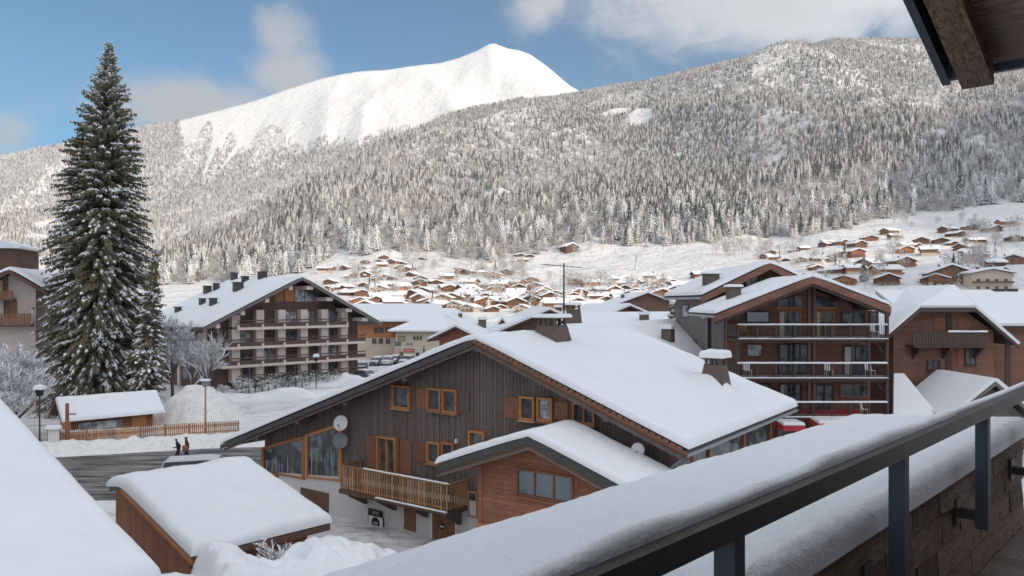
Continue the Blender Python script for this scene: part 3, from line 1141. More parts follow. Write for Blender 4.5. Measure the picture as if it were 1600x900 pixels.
def build_main():
    fr = Frame('chalet', (-1.714, 34.0, 0), RZ_MAIN, 'big dark board chalet with white ground floor, long snowy roof and wooden balcony', 'chalet')
    rt = fr.root
    WY = 1.2                                    # gable wall plane
    za, tl, tr = 9.80, 0.356, 0.380
    XL, XR, YD = -19.2, 10.1, 14.2
    zr = lambda x: za - .26 - (tl * -x if x < 0 else tr * x)
    xl, xr = -16.6, 9.0
    gable_wall(rt, 'wall', W_DARK, xl, xr, WY, YD - .8, 0, 0, zr(xl), zr(xr), zr(0))
    # rendered ground floor under the boards
    xg, zg = fr.on_y(700, 790, WY)
    MB().hexa([(-15.2, WY - .10, -.1), (-8.6, WY - .10, -.1), (-8.6, WY + .02, -.1), (-15.2, WY + .02, -.1), (-15.2, WY - .10, 1.62), (-8.6, WY - .10, 2.2), (-8.6, WY + .02, 2.2), (-15.2, WY + .02, 1.62)]).box(-8.598, 7.5, WY - .10, WY + .02, -.1, 2.2).build('ground_floor', PLASTER, rt)
    board_cladding(rt, W_DARK, xl + .02, xr - .02, WY, lambda x: (2.24 if x > -8.6 else 2.2 - (-8.6 - x) * .088 + .04) if -15.2 < x < 7.5 else .1, lambda x: zr(x) - .02, .19, .045)
    roof_slab(rt, 'roof', SLATE, XL, XR, 0, YD, 0, za, tl, tr, .2)
    # verge boards: dark on the long side, warm brown tile edge on the short side
    verge(rt, W_FASCIA, XL, za - .03 + tl * XL, 0, za - .03, 0, .25)
    verge(rt, W_DARK, XL + .25, za - .29 + tl * (XL + .25), 0, za - .29, .10, .16, .05)
    verge(rt, W_SHUTTER, 0, za - .06, XR, za - .06 - tr * XR, 0, .13)
    verge(rt, W_BROWN, 0, za - .20, XR - .1, za - .20 - tr * (XR - .1), .05, .10, .05)
    verge(rt, W_DARK, 0, za - .32, XR - .2, za - .32 - tr * (XR - .2), .10, .16, .05)
    tile = MB().box(-.11, .11, -.05, .02, -.055, .055).mesh('verge_tile', TILE)
    for k in range(36):
        x = .2 + k * .275
        inst('verge_tile', tile, rt, (x, -.075, za - .02 - tr * x), (0, math.atan(tr), 0))
    # purlins carrying the overhang
    for x in (-16, -12.4, -8.6, -4.4, 0, 3.4, 6.6):
        z = zr(x) - .16
        MB().box(x - .13, x + .13, .12, WY, z - .17, z + .13).build('purlin', W_DARK, rt)
    s = snow_roof(rt, XL, XR, 0.02, YD, pitched(0, za, tl, tr), .22, .16, 190, 110, 4, rough=.075, rib=.06, furrow=.022)
    # snow bars / skylight edges peeping out of the snow on the right slope
    for (px, py) in ((1018, 622), (1080, 608)):
        x = 5.0 if px < 1050 else 5.9
        y, z = fr.on_x(px, py, x)
        zt = za - tr * x + .33
        MB().hexa([(x - .18, y - .75, zt - .02), (x + .12, y - .75, zt - .13), (x + .12, y + .75, zt - .13), (x - .18, y + .75, zt - .02),
                   (x - .18, y - .75, zt + .07), (x + .12, y - .75, zt - .06), (x + .12, y + .75, zt - .06), (x - .18, y + .75, zt + .07)]).build('roof_window', SLATE, rt)
    # chimneys
    cx_, cz_ = fr.on_y(856, 524, 4.6)
    chimney_cage(rt, 1.0, 4.9, za - .75, za + .50, 1.62, 1.08, .12, .34)
    chimney_cage(rt, 7.35, 10.0, za - 2.9, za - 1.45, 1.3, .86, .30, .3)
    mound = snow_roof(rt, 6.2, 8.8, 8.6, 11.2, lambda x: za - tr * x + .30, .05, 1.2, 20, 20, 9, rough=.02, over=0, holes=[(7.3, 9.9, .75, .62)])
    # antenna mast
    an = MB().tube((1.5, 5.2, za + .2), (1.5, 5.2, za + 3.55), .045, .035, 6).build('antenna', METAL_DARK, rt)
    t = MB().tube((.4, 5.0, za + 3.5), (2.5, 5.3, za + 3.3), .018, .014, 5)
    for k in range(6):
        x = .5 + k * .36
        t.tube((x, 5.0 - .35, za + 3.49 - k * .035), (x, 5.0 + .45, za + 3.52 - k * .035), .009, .009, 4)
    t.build('aerial', METAL_DARK, an)
    # windows read from the facade
    D = .20
    def win(a, b, c, d, cur=None, **kw):
        x0, x1, z0, z1 = fr.rect(a, b, c, d, WY - .03)
        return window(fr, x0, x1, z0, z1, WY - .03, W_ORANGE, kw.pop('gm', GLASS), depth=kw.pop('depth', D), bar=.10, sill=kw.pop('sill', W_BALUSTER), cur=cur, **kw)

    def shut(a, b, c, d, m=None):
        x0, x1, z0, z1 = fr.rect(a, b, c, d, WY - .06)
        return shutter(fr, x0, x1, z0, z1, WY - .06, m)
    win(616, 602, 643, 638)
    shut(652, 607, 669, 637, W_SHUTTER)
    win(670, 606, 692, 642)
    win(694, 608, 717, 645)
    shut(719, 612, 734, 644, W_DARK)
    shut(790, 621, 814, 653)
    win(815, 619, 838, 656)
    win(842, 621, 866, 658, gm=GLASS_PALE)
    shut(867, 627, 888, 656)
    win(897, 629, 932, 662, mull=2)
    win(735, 673, 760, 700)
    # first floor: french door with shutters, window, and the small dark one beyond the balcony
    shut(574, 682, 592, 737)
    win(594, 682, 624, 740, mull=2, depth=.3, sill=None)
    shut(626, 688, 643, 741)
    shut(650, 691, 668, 722)
    win(670, 690, 690, 724)
    win(693, 691, 712, 727)
    x0, x1, z0, z1 = fr.rect(733, 767, 748, 808, WY - .03)
    window(fr, x0, x1, z0, z1, WY - .06, W_BALUSTER, GLASS, depth=.1, bar=.08)
    # lamp on the wall
    x, z = fr.on_y(714, 689, WY - .08)
    MB().box(x - .05, x + .05, WY - .19, WY - .03, z - .1, z + .1).build('wall_lamp', WHITE, rt)
    # tall sloping shop windows with skis behind
    def tall(a, b, t0, t1, b0, b1, nm):
        x0, zt0 = fr.on_y(a, t0, WY - .06)
        x1, zt1 = fr.on_y(b, t1, WY - .06)
        _, zb0 = fr.on_y(a, b0, WY - .06)
        _, zb1 = fr.on_y(b, b1, WY - .06)
        y = WY - .06
        bar = .2
        mb = MB()
        for (xa, xb, za_, zb_, zc, zd) in ((x0, x0 + bar, zb0, zb0, zt0, zt0 + (zt1 - zt0) * bar / (x1 - x0)), (x1 - bar, x1, zb1, zb1, zt1 - (zt1 - zt0) * bar / (x1 - x0), zt1)):
            mb.hexa([(xa, y - .14, za_), (xb, y - .14, zb_), (xb, y + .01, zb_), (xa, y + .01, za_), (xa, y - .14, zc), (xb, y - .14, zd), (xb, y + .01, zd), (xa, y + .01, zc)])
        mb.hexa([(x0 + bar, y - .12, zt0 - .1), (x1 - bar, y - .12, zt1 - .2), (x1 - bar, y + .01, zt1 - .2), (x0 + bar, y + .01, zt0 - .1),
                 (x0 + bar, y - .12, zt0 + .07), (x1 - bar, y - .12, zt1 - .03), (x1 - bar, y + .01, zt1 - .03), (x0 + bar, y + .01, zt0 + .07)])
        mb.hexa([(x0 + bar, y - .12, zb0), (x1 - bar, y - .12, zb1), (x1 - bar, y + .01, zb1), (x0 + bar, y + .01, zb0),
                 (x0 + bar, y - .12, zb0 + .1), (x1 - bar, y - .12, zb1 + .1), (x1 - bar, y + .01, zb1 + .1), (x0 + bar, y + .01, zb0 + .1)])
        w = mb.build('shop_window', W_ORANGE, rt)
        p = MB()
        xa, xb = x0 + bar * .6, x1 - bar * .6
        p.hexa([(xa, y - .02, zb0), (xb, y - .02, zb1), (xb, y + .005, zb1), (xa, y + .005, zb0), (xa, y - .02, zt0 - .06), (xb, y - .02, zt1 - .1), (xb, y + .005, zt1 - .1), (xa, y + .005, zt0 - .06)])
        p.build('pane', GLASS_SHOP, w)
        rn = random.Random(int(a))
        n = int((x1 - x0) / .26)
        for k in range(n):
            xx = x0 + bar + .1 + (x1 - x0 - 2 * bar - .2) * (k + rn.uniform(.2, .8)) / n
            hgt = rn.uniform(.3, .62)
            top = zb0 + .12 + (min(zt0, zt1) - zb0 + (zt1 - zt0) * max(0, (xx - x0) / (x1 - x0))) * hgt
            MB().box(xx - .03, xx + .03, y - .034, y - .022, zb0 + .12, max(top, zb0 + .3)).build('ski', SKI[k % len(SKI)], w)
        return w
    tall(411, 478, 699, 681, 737, 749, 1)
    tall(479, 536, 679, 661, 746, 752, 2)
    # balcony
    x0, z0 = fr.on_y(533, 769, -.25)
    x1, z1 = fr.on_y(700, 793, -.25)
    zb = (z0 + z1) / 2
    zt = zb + 1.16
    YB = -.25
    bal = MB().box(x0 - .1, x1 + .1, YB - .08, WY, zb - .22, zb - .02).build('balcony', W_BROWN, rt)
    MB().box(x0 - .05, x1 + .05, YB - .06, YB + .07, zt, zt + .07).build('handrail', W_BALUSTER, bal)
    MB().box(x0 - .05, x0 + .05, YB + .075, WY, zt, zt + .07).build('handrail', W_BALUSTER, bal)
    MB().box(x1 - .05, x1 + .05, YB + .075, WY, zt, zt + .07).build('handrail', W_BALUSTER, bal)
    MB().box(x0, x1, YB - .01, YB + .04, zb + .08, zb + .16).build('lower_rail', W_BALUSTER, bal)
    baluster_row(bal, W_BALUSTER, x0 + .04, x1 - .04, YB - .03, zb + .02, zt - .002, .17, .095)
    baluster_row(bal, W_BALUSTER, YB + .15, WY - .1, x1 + .02, zb + .02, zt - .002, .155, .1, axis='y')
    baluster_row(bal, W_BALUSTER, YB + .15, WY - .1, x0 - .02, zb + .02, zt - .002, .155, .1, axis='y')
    snow_roof(bal, x0 + 1.6, x1 + .05, YB - .05, YB + .06, lambda x: zt + .07, .05, .05, 30, 5, 8, over=0)
    snow_roof(bal, x0 + 2.6, x1 + .06, YB - .20, YB - .09, lambda x: zb - .03, .05, .05, 30, 5, 12, over=0)
    MB().box(x0 + 2.6, x1 + .08, YB - .21, YB - .082, zb - .14, zb - .032).build('edge_board', W_BROWN, bal)
    for k in range(4):
        xx = x0 + .4 + (x1 - x0 - .8) * k / 3
        MB().prism([(xx - .08, WY - .1, zb - 1.0), (xx - .08, WY - .1, zb - .23), (xx - .08, YB + .15, zb - .23), (xx - .08, YB + .15, zb - .36), (xx - .08, WY - .28, zb - .95)], (.16, 0, 0)).build('bracket', W_DARK, bal)
    # ground floor: closed shutter window, brown door, half hidden garage door
    x0, x1, z0, z1 = fr.rect(632, 795, 650, 829, WY - .1)
    shutter(fr, x0, x1, z0, z1, WY - .1, W_SHUTTER)
    x0, x1, z0, z1 = fr.rect(677, 803, 713, 870, WY - .1)
    z0 = 0.02
    d = MB()
    for k in range(6):
        a = x0 + (x1 - x0) * k / 6
        d.box(a + .004, a + (x1 - x0) / 6 - .004, WY - .155, WY - .09, z0, z1)
    d = d.build('door', W_SHUTTER, rt)
    MB().box(x0 - .14, x0, WY - .19, WY - .09, z0, z1 + .08).box(x1, x1 + .1, WY - .19, WY - .09, z0, z1 + .08).box(x0, x1, WY - .19, WY - .09, z1, z1 + .08).build('door_frame', WHITE, d)
    zc = fr.on_y(692, 822, WY - .1)[1]
    xc = (x0 + x1) / 2 - .1
    MB().lathe([(0, 0), (.15, 0), (.15, .02), (0, .02)], 16, 0, (xc, WY - .158, zc), (0, -1, 0)).build('plaque', BLACK, d)
    MB().box(xc - .11, xc + .11, WY - .188, WY - .18, zc - .035, zc + .035).build('lettering_band', WHITE, d)
    x0, x1, z0, z1 = fr.rect(470, 766, 514, 800, WY - .1)
    g = MB()
    for k in range(5):
        a = x0 + (x1 - x0) * k / 5
        g.box(a + .005, a + (x1 - x0) / 5 - .005, WY - .14, WY - .09, 0.02, z1)
    g.build('garage_door', W_BROWN, rt)
    # sign with a round emblem
    x0, x1, z0, z1 = fr.rect(577, 796, 600, 827, WY - .1)
    y = WY - .12
    sg = MB().box(x0, x1, y - .05, y + .01, z0, z1).build('wall_sign', WHITE, rt)
    zm = z1 - (z1 - z0) * .34
    MB().box(x0 - .01, x1 + .01, y - .058, y - .052, zm, z1 + .01).build('sign_header', BLACK, sg)
    MB().box(x0 - .02, x0 + .015, y - .057, y + .01, z0, zm - .002).box(x1 - .015, x1 + .02, y - .057, y + .01, z0, zm - .002).build('sign_frame', BLACK, sg)
    xc, rr = (x0 + x1) / 2, (x1 - x0) * .28
    zc = z0 + (zm - z0) * .5
    MB().lathe([(0, 0), (rr, 0), (rr, .008), (0, .008)], 20, 0, (xc, y - .05, zc), (0, -1, 0)).build('emblem', BLACK, sg)
    fx, fz = (x1 - x0), (z1 - z0)
    MB().box(xc - rr * .55, xc + rr * .55, y - .066, y - .06, zc - rr * .22, zc + rr * .22).build('emblem_band', METAL_GREY, sg)
    MB().box(xc - fx * .24, xc + fx * .24, y - .066, y - .06, z1 - fz * .13, z1 - fz * .09).box(xc - fx * .24, xc + fx * .24, y - .066, y - .06, z1 - fz * .22, z1 - fz * .17).build('header_lines', METAL_GREY, sg)
    # dishes
    x, z = fr.on_y(534, 661, WY - .5)
    dish(rt, (x, WY - .55, z), .41, WHITE, (.35, -1, .25))
    x, z = fr.on_y(532, 689, WY - .5)
    dish(rt, (x, WY - .5, z), .42, DISH_GREY, (.55, -1, .2))
    x, z = fr.on_y(996, 703, WY - .8)
    dish(rt, (x, WY - .75, z), .27, WHITE, (.15, -1, .25))
    x, z = fr.on_y(1068, 728, WY - .8)
    dish(rt, (x, WY - .75, z), .28, DISH_GREY, (.5, -1, .2))
    # small tiled lean-to roof between the chalet and its red annex
    xa, za_ = fr.on_y(884, 664, WY - .1)
    xb, zb_ = fr.on_y(1060, 752, WY - .1)
    MB().hexa([(xa, WY - 1.3, za_ - .5), (xb, WY - 1.3, zb_ - .5), (xb, WY - .04, zb_ + .05), (xa, WY - .04, za_ + .05),
               (xa, WY - 1.3, za_ - .4), (xb, WY - 1.3, zb_ - .4), (xb, WY - .04, zb_ + .16), (xa, WY - .04, za_ + .16)]).build('lean_to_roof', TILE, rt)
    # shop front on the eave side
    XW = xr + .02
    for (ya, yb, m) in ((1.4, 2.6, W_ORANGE), (2.8, 4.4, GLASS), (4.8, 8.6, GLASS_SHOP), (9.4, 12.6, GLASS_SHOP)):
        MB().box(XW, XW + .08, ya, yb, .6, 5.2).build('shop_window', m, rt)
    for ya in (2.7, 4.6, 9.0, 13.0):
        MB().box(XW + .0, XW + .16, ya - .1, ya + .1, .1, 5.9).build('post', W_SHUTTER, rt)
    # gutter with icicles of snow along the eave
    MB().tube((XR + .02, 0, za - tr * XR - .16), (XR + .02, YD, za - tr * XR - .16), .08, .08, 8).build('gutter', METAL_GREY, rt)
    MB().tube((XR - .1, .1, za - tr * XR - .2), (xr + .15, .5, za - tr * XR - .9), .05, .05, 6).tube((xr + .15, .5, za - tr * XR - .9), (xr + .15, .6, .2), .05, .05, 6).build('downpipe', METAL_GREY, rt)
    return fr


def mat_shop():
    """shop glass; coloured goods and blue-green reflections painted into the base colour"""
    m, w, b = principled('shop_glass', (0.05, 0.06, 0.07), 0.07, 0, 0.6)
    co = objco(w)
    v = w.node('ShaderNodeTexVoronoi')
    v.inputs['Scale'].default_value = 4.5
    w.l.new(w.mapping(co, (1.8, 1.8, 0.9)), v.inputs['Vector'])
    n = w.noise(co, 1.3, 4, 0.6)
    c = w.mix(w.step(n, 0.42, 0.62), (0.022, 0.028, 0.034, 1), w.mix(0.86, v.outputs['Color'], (0.09, 0.125, 0.14, 1)))
    w.l.new(c, b.inputs['Base Color'])
    return m


GLASS_SHOP = mat_shop()
SKI = [principled('ski_%d' % i, c, .5)[0] for i, c in enumerate([(.32, .33, .33), (.06, .10, .13), (.26, .25, .08), (.05, .10, .07), (.05, .06, .07), (.04, .05, .06), (.12, .17, .21), (.03, .06, .05)])]
build_main()


# ---------------------------------------------------------------- red wood annex in front of it
def build_annex():
    p = at(826, 683, 29.0)
    fr = Frame('annex', (p.x, p.y, 0), RZ_MAIN, 'small red-brown timber annex with wide window and thick snow on its green-edged roof', 'annex')
    rt = fr.root
    za, tl, tr = p.z, .36, .345
    XL, XR, YD = -4.65, 5.6, 3.35
    WY = .95
    zr = lambda x: za - .3 - (tl * -x if x < 0 else tr * x)
    xl, _ = fr.on_y(750, 760, WY)
    xr = 4.6
    gable_wall(rt, 'wall', W_RED, xl, xr, WY, YD, 0, 0, zr(xl), zr(xr), zr(0))
    # each board of the gable is a piece of its own
    k, z, rn = 0, 1.2, random.Random(4)
    while z < zr(0) - .1:
        h = .205
        lx = max(xl, (z + h - (za - .3)) / tl) if z + h > zr(xl) else xl
        rx = min(xr, -(z + h - (za - .3)) / tr) if z + h > zr(xr) else xr
        if rx - lx > .2:
            MB().hexa([(lx, WY - .035, z), (rx, WY - .035, z), (rx, WY + .01, z), (lx, WY + .01, z),
                       (lx, WY - .02, z + h - .012), (rx, WY - .02, z + h - .012), (rx, WY + .01, z + h - .012), (lx, WY + .01, z + h - .012)]).build('board', W_RED, rt)
        z += h
    MB().box(xl - .05, xl + .16, WY - .07, WY + .05, .0, zr(xl) - .03).build('corner_post', W_RED, rt)
    roof_slab(rt, 'roof', GREEN_EDGE, XL, XR, .0, YD, 0, za, tl, tr, .12)
    for (a, b, ta) in ((XL, 0, tl), (0, XR, tr)):
        z0, z1 = za - ta * abs(a), za - ta * abs(b)
        verge(rt, GREEN_EDGE, a, z0 + .04, b, z1 + .04, 0, .30, .07)
        verge(rt, W_BROWN, a, z0 - .26, b, z1 - .26, .03, .12, .06)
        verge(rt, WHITE if False else W_GREY, a, z0 - .38, b, z1 - .38, .06, .10, .05)
    snow_roof(rt, XL, XR, .0, YD - .2, pitched(0, za + .03, tl, tr, .3), .22, .2, 80, 50, 14, rough=.06, over=.06)
    x0, x1, z0, z1 = fr.rect(808, 739, 898, 785, WY)
    zt = fr.on_y(850, 736, WY)[1]
    window(fr, x0, x1, zt - 1.12, zt, WY - .03, W_SHUTTER, GLASS_MIRROR, mull=3, depth=.09, bar=.10, sill=W_RED)
    MB().box(x0 - .16, x0 - .003, WY - .06, WY, zt - 1.2, zt + .12).box(x1 + .003, x1 + .16, WY - .06, WY, zt - 1.2, zt + .12).box(x0 - .003, x1 + .003, WY - .06, WY, zt + .003, zt + .12).build('window_surround', W_RED, rt)
    for x in (xl + .1, 0, 3.8):
        z = zr(x) - .12
        MB().box(x - .1, x + .1, .1, WY - .05, z - .1, z + .12).build('purlin', W_RED, rt)
    MB().box(xl - .04, xl + 3.0, WY - .2, WY - .04, 2.0, 2.35).build('base_board', W_ORANGE, rt)
    # lean-on entry between annex and chalet
    MB().box(xl - .9, xl - .06, WY + 1.6, YD, 0, 4.2).build('side_porch', W_DARK, rt)


GLASS_MIRROR = principled('window_mirror', (0.16, 0.18, 0.20), 0.04, 0.0, 1.0)[0]
GLASS_MIRROR.node_tree.nodes['Principled BSDF'].inputs['Metallic'].default_value = 0.75
build_annex()


# ---------------------------------------------------------------- garage with snowy roof, left foreground
def simple_roof_body(name, label, cat, c_eave_l, c_eave_r, c_ridge_l, ze, zr_, T, wall_m, fascia_m, seed, over=.7):
    """one-slope view of a small roofed building given by eave line, ridge line and heights"""
    a, b = Vector((*c_eave_l, 0)), Vector((*c_eave_r, 0))
    rz = math.atan2(b.y - a.y, b.x - a.x)
    fr = Frame(name, (a.x, a.y, 0), rz, label, cat)
    rt = fr.root
    L = (b - a).length
    rid = Vector((*c_ridge_l, 0)) - a
    depth = -rid.x * fr.s + rid.y * fr.c
    sl = (zr_ - ze) / depth
    # roof runs up from y=0 to y=depth, then down behind
    D2 = depth * 1.22
    z = lambda y: ze + sl * (y if y < depth else 2 * depth - y)
    mb = MB()
    for (y0, y1) in ((0, depth), (depth, D2)):
        mb.hexa([(0, y0, z(y0) - .16), (L, y0, z(y0) - .16), (L, y1, z(y1) - .16), (0, y1, z(y1) - .16), (0, y0, z(y0)), (L, y0, z(y0)), (L, y1, z(y1)), (0, y1, z(y1))])
    mb.build('roof', SLATE, rt)
    return fr, rt, L, depth, D2, sl, z


def build_garage():
    fr, rt, L, dp, D2, sl, z = simple_roof_body('garage', 'low timber garage with brown fascia and deep smooth snow on its roof', 'garage',
                                                (-11.4, 27.2), (-7.5, 31.3), (-16.3, 31.9), 2.35, 3.75, .4, W_RED, W_BROWN, 3)
    mb = MB()
    mb.prism([(.55, .8, 0), (.55, D2 - .8, 0), (.55, D2 - .8, z(D2 - .8) - .17), (.55, dp, z(dp) - .17), (.55, .8, z(.8) - .17)], (L - 1.1, 0, 0))
    w = mb.build('wall', W_RED, rt)
    fix_normals(w.data)
    # upright boards on the gable end
    n = 26
    for k in range(n):
        y = .85 + (dp * 1.2) * k / n
        MB().box(.50, .545, y, y + dp * 1.2 / n - .02, .1, z(y) - .2).build('board', W_RED, rt)
    # verge boards, gable end: two stacked boards and carved rafter ends
    def slope_board(x0, x1, drop, h, m, nm, y0=0.0):
        MB().hexa([(x0, y0, z(y0) - drop - h), (x1, y0, z(y0) - drop - h), (x1, dp, z(dp) - drop - h), (x0, dp, z(dp) - drop - h),
                   (x0, y0, z(y0) - drop), (x1, y0, z(y0) - drop), (x1, dp, z(dp) - drop), (x0, dp, z(dp) - drop)]).build(nm, m, rt)
    slope_board(-.05, -.003, -.02, .07, GREEN_EDGE, 'verge_edge')
    slope_board(-.04, -.002, .055, .24, W_ORANGE, 'verge_board')
    slope_board(.04, .1, .30, .14, W_SHUTTER, 'lower_board', .3)
    for k in range(7):
        y = .5 + k * .95
        MB().beam((.02, y, z(y) - .34), (.52, y, z(y) - .34), .12, .16).build('rafter_end', W_SHUTTER, rt)
    MB().box(0, L, -.06, -.003, z(0) - .26, z(0) - .01).build('eave_board', W_BROWN, rt)
    MB().tube((.35, .55, 1.0), (.35, .95, 1.75), .05, .05, 6).build('brace', W_SHUTTER, rt)
    shutter(rt, .15, .15, 0, 0, 0) if False else None
    MB().box(2.2, 3.4, .74, .79, .3, 1.9).build('door', W_SHUTTER, rt)

    def zf_y(y):
        d = y - dp
        return z(dp) + .0 - sl * (math.sqrt(d * d + .25) - .5)
    # the blanket of snow: slope runs along y, so build it turned a quarter
    sw = empty_child('snow_cover', rt)
    s = snow_roof(rt, -D2, 0, -.02, L, lambda x: zf_y(-x), .36, .30, 130, 90, 21, rough=.07, over=.08, furrow_x=.03, holes=[(-1.2, 1.6, .9, -.10), (-3.4, 2.9, .8, .10), (-2.4, 4.1, 1.0, .12), (-5.2, 1.2, 1.4, .06)])
    s.rotation_euler = (0, 0, -math.pi / 2)
    # mapping (x, y) -> (y, -x): x = -slope coordinate gives +y, y gives +x
    bpy.data.objects.remove(sw)


def empty_child(name, parent):
    o = bpy.data.objects.new(name, None)
    COL.objects.link(o)
    o.parent = parent
    return o


build_garage()


# ---------------------------------------------------------------- roof with deep snow at the lower left
def build_left_roof():
    c = at(243, 898, 18.0)
    rz = math.atan2(0.6, -0.8) + math.pi      # local -x climbs along the verge
    fr = Frame('snowy_house', (c.x, c.y, 0), rz, 'house roof buried under deep smooth snow beside the timber garage', 'house')
    rt = fr.root
    # local x: from eave (0) up to -14; local y: + away from the camera, verge at y = 0
    ze, sl, L, W = c.z - .42, .345, 14.0, 16.0
    z = lambda x: ze - sl * x if x > -L else ze + sl * L - sl * (-L - x)
    mb = MB()
    mb.hexa([(-L, -W, z(-L) - .2), (0, -W, z(0) - .2), (0, 0, z(0) - .2), (-L, 0, z(-L) - .2), (-L, -W, z(-L)), (0, -W, z(0)), (0, 0, z(0)), (-L, 0, z(-L))])
    mb.hexa([(-2 * L, -W, z(0) - .2), (-L, -W, z(-L) - .2), (-L, 0, z(-L) - .2), (-2 * L, 0, z(0) - .2), (-2 * L, -W, z(0)), (-L, -W, z(-L)), (-L, 0, z(-L)), (-2 * L, 0, z(0))])
    mb.build('roof', SLATE, rt)
    g = MB()
    g.prism([(-2 * L + 1, -W + .8, 0), (-1, -W + .8, 0), (-1, -W + .8, z(-1) - .22), (-L, -W + .8, z(-L) - .22), (-2 * L + 1, -W + .8, z(-1) - .22)], (0, W - 1.6, 0))
    o = g.build('wall', PLASTER, rt)
    fix_normals(o.data)
    verge(rt, W_BROWN, -L, z(-L) - .01, 0, z(0) - .01, .06, .3)
    MB().box(-.05, .0, -W, 0, z(0) - .25, z(0) - .01).build('eave_board', W_BROWN, rt)
    snow_roof(rt, -2 * L, 0, -W, 0, lambda x: z(-L) + .1 - sl * (math.sqrt((x + L) ** 2 + .6) - .77), .44, .45, 150, 120, 33, rough=.05, over=.12,
              holes=[(-1.2, -1.4, .7, .07), (-2.8, -3.0, 1.2, -.05), (-.9, -2.6, .5, .06)])


build_left_roof()


# ---------------------------------------------------------------- own building: parapet, railing, eave
A_DIR, N_DIR = Vector((.687, .727, 0)).normalized(), Vector((-.727, .687, 0)).normalized()


